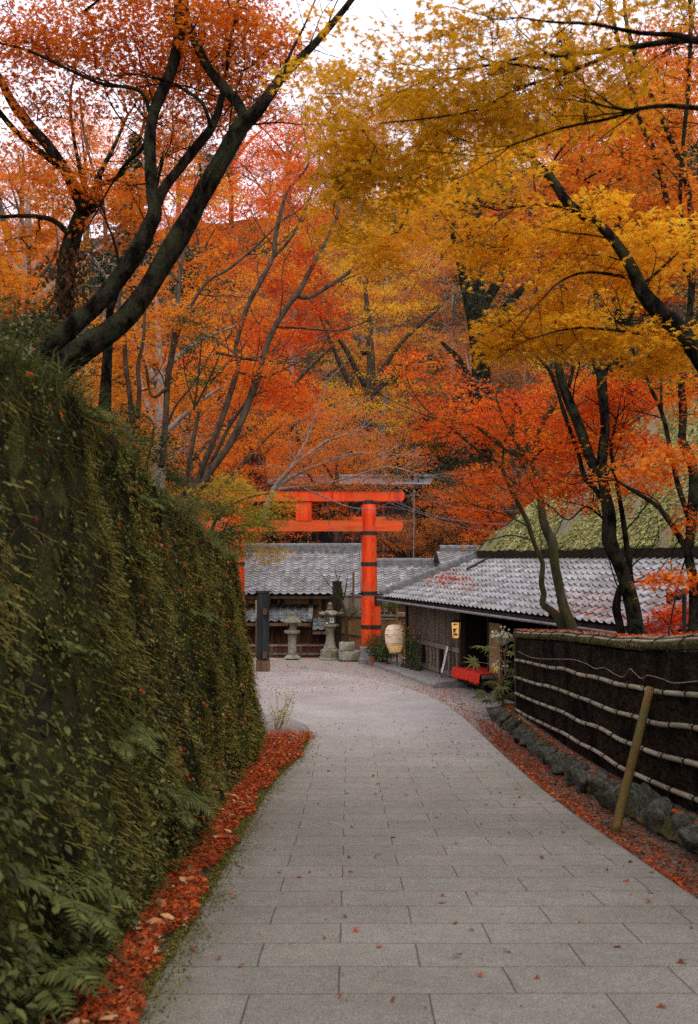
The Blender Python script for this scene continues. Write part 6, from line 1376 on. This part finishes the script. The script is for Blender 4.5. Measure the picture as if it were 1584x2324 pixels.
tree('right_edge_maple', 'tall thin dark maple trunk standing along the right edge of the photo', 'tree', [
  limb(11.5, (1574, 1560, 24), (1574, 1438, 23), (1574, 1328, 24), (1563, 1262, 20), (1570, 1176, 22), (1574, 1075, 22), (1559, 1024, 23), (1548, 1000, 18), (1551, 938, 18), (1547, 868, 16), (1555, 801, 16), (1568, 668, 15), (1571, 561, 14), (1566, 460, 14), (1550, 385, 13), (1523, 320, 12), (1497, 257, 12), (1464, 187, 11), (1438, 112, 10), (1420, 40, 8), (1415, -40, 7), dY=12.3),
  limb(11.6, (1566, 1250, 16), (1555, 1242, 14), (1531, 1199, 14), (1508, 1168, 13), (1488, 1145, 10), (1438, 1114, 9), (1400, 1090, 6), dY=12), limb(11.6, (1564, 1180, 13), (1555, 1153, 12), (1539, 1102, 12), (1524, 1035, 10), (1512, 973, 10), (1500, 930, 9), (1481, 891, 9), (1460, 840, 6), dY=12),
  limb(11.8, (1502, 930, 7), (1500, 860, 6), (1505, 800, 4)), limb(12, (1566, 640, 9), (1535, 560, 8), (1512, 450, 12), (1486, 347, 12), (1454, 278, 11), (1427, 182, 10), (1400, 80, 8), (1380, -20, 6), dY=12.4), limb(12, (1572, 600, 8), (1545, 480, 8), (1550, 330, 9), (1562, 200, 10), (1568, 60, 9), (1560, -60, 8))],
  [clump(1480, 260, 12.6, 110, 90, 1.2, 60, .15), clump(1420, 420, 12.8, 120, 80, 1.2, 60, .1), clump(1530, 500, 12.4, 60, 90, 1, 34), clump(1300, 330, 13, 90, 80, 1.2, 34), clump(1470, 640, 12.6, 80, 70, 1, 30, -.2), clump(1500, 100, 12.6, 90, 80, 1.1, 34, -.2), clump(1510, 1040, 11.4, 60, 34, .7, 16, -.1), clump(1570, 1190, 11.4, 20, 50, .4, 5, -.25), clump(1530, 1310, 11.2, 40, 16, .4, 10, -.35), clump(1250, 480, 13.4, 100, 60, 1.1, 34), clump(1550, 900, 12, 36, 60, .6, 12)],
  'orange', M_barkd, MAPLE7, .046, 1.15, (.28, 40), 122, rt=.0028)
tree('golden_maple', 'golden yellow maple limb reaching in from the right over the path', 'tree', [
  limb(6.6, (1720, 1330, 60), (1700, 1150, 56), (1660, 960, 50), (1600, 830, 44), (1540, 745, 42), (1500, 710, 40), (1460, 665, 34), (1440, 620, 30), (1410, 570, 26), (1370, 520, 24), (1290, 465, 22), (1260, 420, 20), (1220, 375, 16), (1180, 340, 14), (1150, 325, 10), (1090, 330, 6), dY=7.6),
  limb(7.5, (1335, 495, 12), (1300, 475, 12), (1270, 470, 10), (1230, 462, 8), (1170, 470, 5)), limb(7.3, (1445, 635, 9), (1400, 625, 8), (1330, 618, 7), (1270, 640, 5), (1220, 690, 3)), limb(7.3, (1452, 650, 9), (1500, 610, 8), (1550, 560, 6), (1600, 500, 5)), limb(7.2, (1530, 740, 12), (1480, 760, 9), (1400, 750, 7), (1300, 745, 5), (1200, 770, 3)), limb(7.4, (1260, 425, 8), (1255, 370, 7), (1290, 320, 5), (1330, 280, 4))],
  [clump(1230, 560, 7.8, 110, 60, .7, 26), clump(1370, 640, 7.8, 140, 60, .7, 34), clump(1220, 725, 7.9, 110, 60, .6, 38, .1), clump(1330, 765, 7.6, 100, 40, .6, 26, .1), clump(1480, 560, 7.4, 100, 80, .7, 28, -.05), clump(1510, 790, 7.2, 80, 50, .5, 28, -.15), clump(1140, 770, 7.8, 50, 40, .4, 16, .1), clump(1100, 420, 7.6, 120, 70, .7, 26), clump(960, 470, 7.4, 120, 80, .7, 26), clump(850, 560, 7.4, 60, 50, .4, 12), clump(1330, 500, 7.6, 70, 50, .5, 22, .1), clump(1090, 560, 8, 80, 50, .5, 20)],
  'yellow', M_barkd, MAPLE7, .038, 1.25, (.22, 38), 123, rt=.002, tilt=.45, flat=.09)
tree('olive_overhead_maple', 'blurred olive gold maple boughs hanging overhead at the upper right', 'tree', [
  limb(5, (2050, 1400, 60), (2000, 900, 54), (1850, 400, 46), (1720, 180, 34), (1620, 105, 22), (1560, 90, 18), (1450, 104, 14), (1300, 124, 11), (1200, 128, 9), (1100, 150, 7), (1000, 160, 4), dY=5.6), limb(5.1, (1600, 100, 16), (1540, 80, 12), (1450, 75, 10), (1350, 55, 8), (1250, 50, 6), (1180, 40, 4)),
  limb(5.2, (1480, 100, 10), (1400, 120, 9), (1280, 160, 8), (1150, 145, 6), (1060, 160, 5), (980, 200, 3)), limb(5.4, (1430, 105, 10), (1350, 140, 9), (1290, 165, 8), (1180, 200, 7), (1080, 250, 5), (960, 270, 4), (860, 280, 3)), limb(5.5, (1450, 250, 9), (1380, 270, 7), (1280, 290, 6), (1160, 330, 4)), limb(5.2, (1820, 330, 22), (1650, 260, 14), (1520, 240, 10), (1430, 250, 9))],
  [clump(880, 190, 5.8, 120, 60, .7, 22), clump(1020, 130, 5.6, 140, 70, .7, 24), clump(1200, 90, 5.4, 180, 70, .7, 24), clump(1080, 240, 5.6, 180, 60, .7, 28), clump(900, 300, 5.8, 150, 60, .7, 26, .1), clump(1250, 200, 5.4, 150, 60, .7, 18), clump(1440, 40, 5.2, 130, 50, .5, 14, -.2), clump(1040, 330, 5.8, 170, 50, .7, 22, -.1), clump(800, 380, 6, 70, 70, .5, 15, .15), clump(760, 230, 6, 50, 70, .4, 14, .15), clump(850, 420, 6, 90, 60, .5, 24, .2), clump(1380, 200, 5.4, 100, 40, .4, 14), clump(700, 120, 6.2, 50, 50, .4, 7, .2), clump(780, 460, 6, 30, 90, .3, 12, .1), over(1.2, 3.6, 7.1, 2.0, 1.6, .5, 110), over(2.4, 1.2, 6.5, 2.2, 1.6, .5, 120), over(1.0, -.8, 6.6, 2.2, 1.8, .6, 110), over(2.6, -2.6, 6.6, 2.2, 1.8, .6, 90)],
  'olive', M_barkd, MAPLE7, .034, 1.2, (.20, 34), 124, rt=.0016, tilt=.42, flat=.08)
tree('red_shrub_maple', 'small scarlet maple under the tea house verge behind the fence', 'tree', [limb(13.5, (1545, 1520, 7), (1530, 1440, 6), (1510, 1410, 4), (1490, 1390, 3)), limb(13.5, (1540, 1480, 5), (1545, 1420, 4), (1535, 1380, 3))],
  [clump(1520, 1400, 13.6, 40, 26, .4, 22, -.3), clump(1550, 1370, 13.6, 26, 30, .4, 14, -.3), clump(1490, 1420, 13.6, 26, 16, .3, 9, -.3)], 'red', M_barkd, MAPLE5, .036, 1, (.2, 34), 125, rt=.002)
o_ = thing('utility_post', 'thin dark post with a bracket lamp beside the right edge maple', 'post', P(1553, 1500, 12.6)); 
MB().tube([P(1553, 1530, 12.6), P(1553, 1335, 12.6)], .028, 8).build('shaft', M_black, o_); q = P(1545, 1352, 12.6); MB().bar(q+[.06, 0, .06], q+[-.06, -.06, -.03], .05, .06).build('lamp', M_black, o_); MB().tube([P(1553, 1342, 12.6), P(1540, 1338, 12.6)], .012, 6).build('bracket', M_black, o_)
q = [P(1560, 1255, 12.2), P(1545, 1300, 12.3), P(1530, 1370, 12.5), P(1518, 1432, 12.6), P(1512, 1500, 12.7)]; o = MB().tube(q, .010, 6).build('hanging_cable', M_black, loc=tuple(q[0])); tag(o, 'slack dark cable hanging beside the right edge trunk', 'cable')

# mid distance maples round the houses
def auto_tree(name, label, X, Y, H, Wd, leaf, bark, seed, tmpl=TRI3, size=.06, ns=120, spr=(.42, 34), z0=None, rt=.004, lean=(0, 0), low=.25, tint=0., group=None, cat='tree', asroot=True):
    rng = np.random.default_rng(seed); z = float(ground_z(X, Y)) if z0 is None else z0; b = np.array([X, Y, z-.1])
    top = b+[lean[0], lean[1], H*.72]; limbs = [(np.array([b, b+[lean[0]*.2+rng.normal(0, .1), 0, H*.3], b*.3+top*.7+[rng.normal(0, .15), 0, 0], top]), np.array([.024, .019, .013, .006])*H*.9)]
    for k in range(6):
        a = k*2.1+rng.uniform(-.4, .4); h0 = rng.uniform(.22, .55); s_ = b*(1-h0/.72)+top*(h0/.72); e = s_+[math.cos(a)*Wd*.36, math.sin(a)*Wd*.36, H*rng.uniform(.12, .30)]
        limbs.append((np.array([s_, (s_+e)/2+[rng.normal(0, .1), 0, H*.02], e]), np.array([.009, .006, .003])*H))
    cl = []
    for k in range(9):
        a = rng.uniform(0, 6.28); r = Wd*.30*math.sqrt(rng.uniform(0, 1)); h = H*rng.uniform(low+.12, .88)
        cl.append((b+[math.cos(a)*r+lean[0]*h/H, math.sin(a)*r, h], (Wd*rng.uniform(.20, .30), Wd*.25, H*rng.uniform(.06, .11)), ns/9, tint+rng.normal(0, .08)))
    return tree(name, label, cat, limbs, cl, leaf, bark, tmpl, size, 1, spr, seed, rt, group, twiglet=True, sides=7)
MID = [('rust_maple', 'rust orange maple behind the right slope of the tiled house roof', 2.8, 43, 8.5, 7, 'rust', 201), ('rust_maple', 'rust brown maple right of the thin metal pole, above the roof ridge', 5.2, 42, 8, 6.5, 'rust', 202), ('red_maple', 'dark red maple framed between the gate crossbeams', .2, 41.5, 5.5, 5, 'red', 203),
       ('yellow_maple', 'small yellow maple seen under the gate tie beam', -1.0, 42.5, 5.0, 4.2, 'lime', 204), ('rust_maple', 'rust orange maple behind the tea house thatch', 8.5, 34, 9, 7, 'rust', 205), ('orange_maple', 'orange maple left of the gate behind the mossy bank', -5.0, 31, 8.5, 7, 'orange', 206),
       ('red_maple', 'bright red maple between the slender bank stems and the gate', -4.6, 34.5, 10.5, 7, 'red', 207), ('orange_maple', 'pale orange maple far left behind the bank stems', -9.5, 33, 10, 8, 'orange', 208), ('red_maple', 'scarlet maple rising behind the gate crossbeam, centre', -.5, 43.5, 11.5, 8, 'red', 209), ('orange_maple', 'orange maple behind the thatched roof at the right', 12.5, 33, 11, 8, 'orange', 210), ('red_maple', 'red maple right of centre above the thatched roof', 6.5, 39, 11.5, 8.5, 'red', 211), ('orange_maple', 'amber maple on the bank at the left edge', -12.5, 27, 9, 7, 'orange', 212),
       ('orange_maple', 'very tall orange maple filling the gap behind the leaning dark trunks', -7.0, 42, 16.5, 9, 'orange', 213), ('red_maple', 'very tall red orange maple behind the slender bank stems', -4.0, 44, 17.5, 10, 'orange', 214), ('orange_maple', 'tall amber maple left behind the ivy clad trunk', -14.5, 42, 14, 10, 'orange', 215), ('orange_maple', 'tall golden orange maple behind the upper middle of the crossbeam', .8, 50, 19, 11, 'yellow', 216),
       ('evergreen_tree', 'dark evergreen behind the leaning maple trunks at the left', -7.4, 35, 11.5, 6, 'dark', 217), ('evergreen_tree', 'dark evergreen at the left edge behind the ivy clad trunk', -11.0, 32, 9, 7, 'dark', 218), ('evergreen_tree', 'tall dark evergreen behind the golden boughs at the upper right', 10.5, 38, 27, 11, 'dark', 219),
       ('evergreen_tree', 'tall dark evergreen at the right edge behind the tea house', 14.0, 34, 26, 10, 'dark', 220), ('evergreen_tree', 'tall dark evergreen above the upper middle of the photo behind golden leaves', 6.2, 47, 29, 11, 'dark', 221), ('orange_maple', 'tall orange maple between the dark evergreens at the upper right', 11.0, 29, 19, 9, 'orange', 222), ('orange_maple', 'tall golden maple at the right rear of the thatched roof', 9.0, 30, 12.5, 8, 'yellow', 223)]
for nm, lab, X, Y, H, Wd, lf, sd_ in MID:
    z0 = None
    if X < -4 and Y < 36: z0 = 2.5 if Y < 32 else 1.
    auto_tree(nm, lab, X, Y, H, Wd, lf, M_barkl if lf != 'dark' else M_barkd, sd_, ns=190 if H < 13 else 330, spr=(.42, 54) if H < 13 else (.55, 64), size=.052 if H < 13 else .064, z0=z0, low=.25 if H < 13 else .15)

auto_tree('bare_tree', 'pale nearly bare tree against the sky at the upper left', -6.2, 19, 8.5, 5, 'burnt', M_barkt, 230, MAPLE5, .04, 260, (.35, 2), 4.0, .003, low=.1)
auto_tree('bare_tree', 'thin bare tree left of the leaning trunks, by the left edge', -7.6, 21, 9.5, 5, 'burnt', M_barkl, 231, MAPLE5, .04, 260, (.35, 3), 4.3, .003, low=.1)
auto_tree('bare_tree', 'slender bare tree between the leaning dark trunks and the red maples', -4.3, 22, 8, 5, 'rust', M_barkt, 232, MAPLE5, .04, 220, (.35, 6), 3.2, .003, low=.1)
# ------------------------------------------------------------------ the wooded hillside
protos = {}
def proto(kind, k):
    key = (kind, k)
    if key in protos: return protos[key]
    sd_ = 300+hash(kind) % 50 if False else 300+sum(map(ord, kind))+k
    if kind == 'conifer':
        rng = np.random.default_rng(sd_); H = 11; limbs = [(np.array([[0, 0, -.3], [.05, 0, 5], [0, 0, H*.98]]), np.array([.2, .12, .02]))]; cl = []
        for h in np.linspace(2, H*.96, 16):
            r = (1-h/H)*2.3+.25
            for a in np.arange(0, 6.28, 6.28/max(3, int(r*3.2))): cl.append((np.array([math.cos(a+h)*r*.6, math.sin(a+h)*r*.6, h-.15*r]), (r*.4, r*.4, .28), 2.2, 0))
        t = tree('cedar', 'x', 'tree', limbs, cl, 'dark', M_barkl, DIAM, .17, 1, (.55, 44), sd_, .004, twiglet=False, tilt=.7, sides=6)
    elif kind == 'evergreen': t = auto_tree('evergreen', 'x', 0, 0, 8, 7, 'dark', M_barkl, sd_, DIAM, .13, 170, (.55, 46), 0., .004, low=.05)
    elif kind == 'bare':
        t = auto_tree('bare_tree', 'x', 0, 0, 8, 6, 'rust', M_barkt, sd_, TRI3, .06, 420, (.5, 2), 0., .0045, low=.1)
    else:
        nm = {'red': 'red_maple', 'orange': 'orange_maple', 'rust': 'rust_maple', 'yellow': 'yellow_maple'}[kind]
        t = auto_tree(nm, 'x', 0, 0, 9, 7.4, kind, M_barkl if kind != 'rust' else M_barkt, sd_, TRI3, .08, 190, (.52, 56), 0., .004, low=.1)
    protos[key] = [t, False]; return protos[key]
rng = np.random.default_rng(99); HILL = []
ROWS = [(49, 4.6, 1.0), (56, 5.0, 1.05), (64, 5.4, 1.1), (73, 6.0, 1.15), (84, 6.6, 1.2), (96, 7.4, 1.25), (108, 8.2, 1.3), (116, 6.0, 1.7)]
for Y, dx, s in ROWS:
    half = 792/2260*Y+3; xsr = np.arange(-half, half, dx)
    for X in xsr:
        X = X+rng.normal(0, .7); y = Y+rng.normal(0, 1.5); z = float(ground_z(X, y)); u, v = proj((X, y, z+5*s))
        if v < 130 and 560 < u < 860: continue
        if u < 330 and v < 380+.0*u and Y > 70: continue
        if 800 < u < 960 and 640 < v < 850: wts = dict(bare=.6, rust=.3, evergreen=.1)
        elif u < 330: wts = dict(conifer=.45, evergreen=.2, orange=.25, yellow=.1)
        elif u < 640: wts = dict(red=.3, orange=.35, evergreen=.2, rust=.15)
        elif u < 800: wts = dict(red=.4, rust=.25, orange=.2, evergreen=.15)
        elif u < 1200: wts = dict(rust=.42, red=.2, orange=.14, evergreen=.16, yellow=.08)
        else: wts = dict(red=.3, orange=.25, rust=.1, evergreen=.15, conifer=.2)
        HILL.append((X, y, z, s*rng.uniform(.85, 1.15), rng.choice(list(wts), p=np.array(list(wts.values()))/sum(wts.values()))))
for (u, v, Y, k) in ((1500, 960, 50, 'conifer'), (1440, 950, 52, 'evergreen'), (1540, 250, 88, 'conifer'), (40, 520, 52, 'conifer'), (20, 600, 44, 'evergreen'), (330, 560, 60, 'evergreen'), (1150, 60, 110, 'evergreen'), (100, 470, 70, 'conifer'), (230, 520, 66, 'conifer')):
    p = P(u, v, Y); HILL.append((p[0], Y, min(p[2]-4, float(ground_z(p[0], Y))), 1.1, k))
made = []
for X, y, z, s, kind in HILL:
    pr = proto(kind, int(rng.integers(0, 3 if kind in ('red', 'orange', 'rust') else 2)))
    if not pr[1]: o = pr[0]; pr[1] = True
    else: o = copy_tree(pr[0])
    o.location = (X, y, z); o.rotation_euler = (0, 0, rng.uniform(0, 6.28)); o.scale = (s*rng.uniform(.9, 1.1), s*rng.uniform(.9, 1.1), s)
    made.append((o, X, y, z, s, kind))
for pr in protos.values():
    if not pr[1]:
        for c_ in list(pr[0].children): bpy.data.objects.remove(c_)
        bpy.data.objects.remove(pr[0])
ORD = ['first', 'second', 'third', 'fourth', 'fifth', 'sixth', 'seventh', 'eighth', 'ninth', 'tenth', 'eleventh', 'twelfth', 'thirteenth', 'fourteenth']
KN = {'red': 'red maple', 'orange': 'orange maple', 'rust': 'rusty brown maple', 'yellow': 'yellow maple', 'conifer': 'dark cedar', 'evergreen': 'dark green broadleaf tree', 'bare': 'bare grey tree'}
groups = {}
for m_ in made:
    band = 'lowest' if m_[2] < 60 else 'middle' if m_[2] < 79 else 'upper' if m_[2] < 101 else 'topmost'
    groups.setdefault((m_[5], band), []).append(m_)
for (kind, band), L in groups.items():
    L.sort(key=lambda m_: proj((m_[1], m_[2], m_[3]+4))[0])
    for i, m_ in enumerate(L):
        o = m_[0]; o['category'] = 'tree'; o['group'] = 'trees on the far wooded hillside'
        o['label'] = (f'only {KN[kind]} on the {band} part of the far wooded hillside' if len(L) == 1 else f'{ORD[i]} {KN[kind]} from the left on the {band} part of the far hillside')
# bushes and brush covering the slope between the trunks
n = 90000; Yb = 41+72*rng.uniform(0, 1, n)**1.2; Xb = rng.uniform(-1, 1, n)*(Yb*.36+4); Zb = ground_z(Xb, Yb)
dn_ = np.array([mnoise.noise(Vector((x*.3, y*.3, 1))) for x, y in zip(Xb, Yb)]); ok = dn_ > -.25; Xb, Yb, Zb, dn_ = Xb[ok], Yb[ok], Zb[ok], dn_[ok]; n = len(Xb)
Zb = Zb+np.abs(rng.normal(0, .8, n))*(.8+1.2*dn_)+.3
for nm, sel, lf, lab in (('hillside_evergreen_brush', slice(0, n, 3), 'dark', 'dark green undergrowth covering the hillside below the trees'), ('hillside_rust_brush', slice(1, n, 3), 'rust', 'rusty brown undergrowth covering the hillside below the trees'), ('hillside_olive_brush', slice(2, n, 3), 'olive', 'olive yellow undergrowth covering the hillside below the trees')):
    x, y, z = Xb[sel], Yb[sel], Zb[sel]; k = len(x); mb = MB(); put_leaves(mb, TRI3, np.stack([x, y, z], 1), rng.normal(0, .7, (k, 3))+[0, -.3, .6], rng.normal(0, 1, (k, 3)), .26*rng.uniform(.5, 1.3, k), rng.uniform(0, .8, k))
    o = mb.build(nm, LM[lf]); o['kind'] = 'stuff'; tag(o, lab, 'undergrowth')
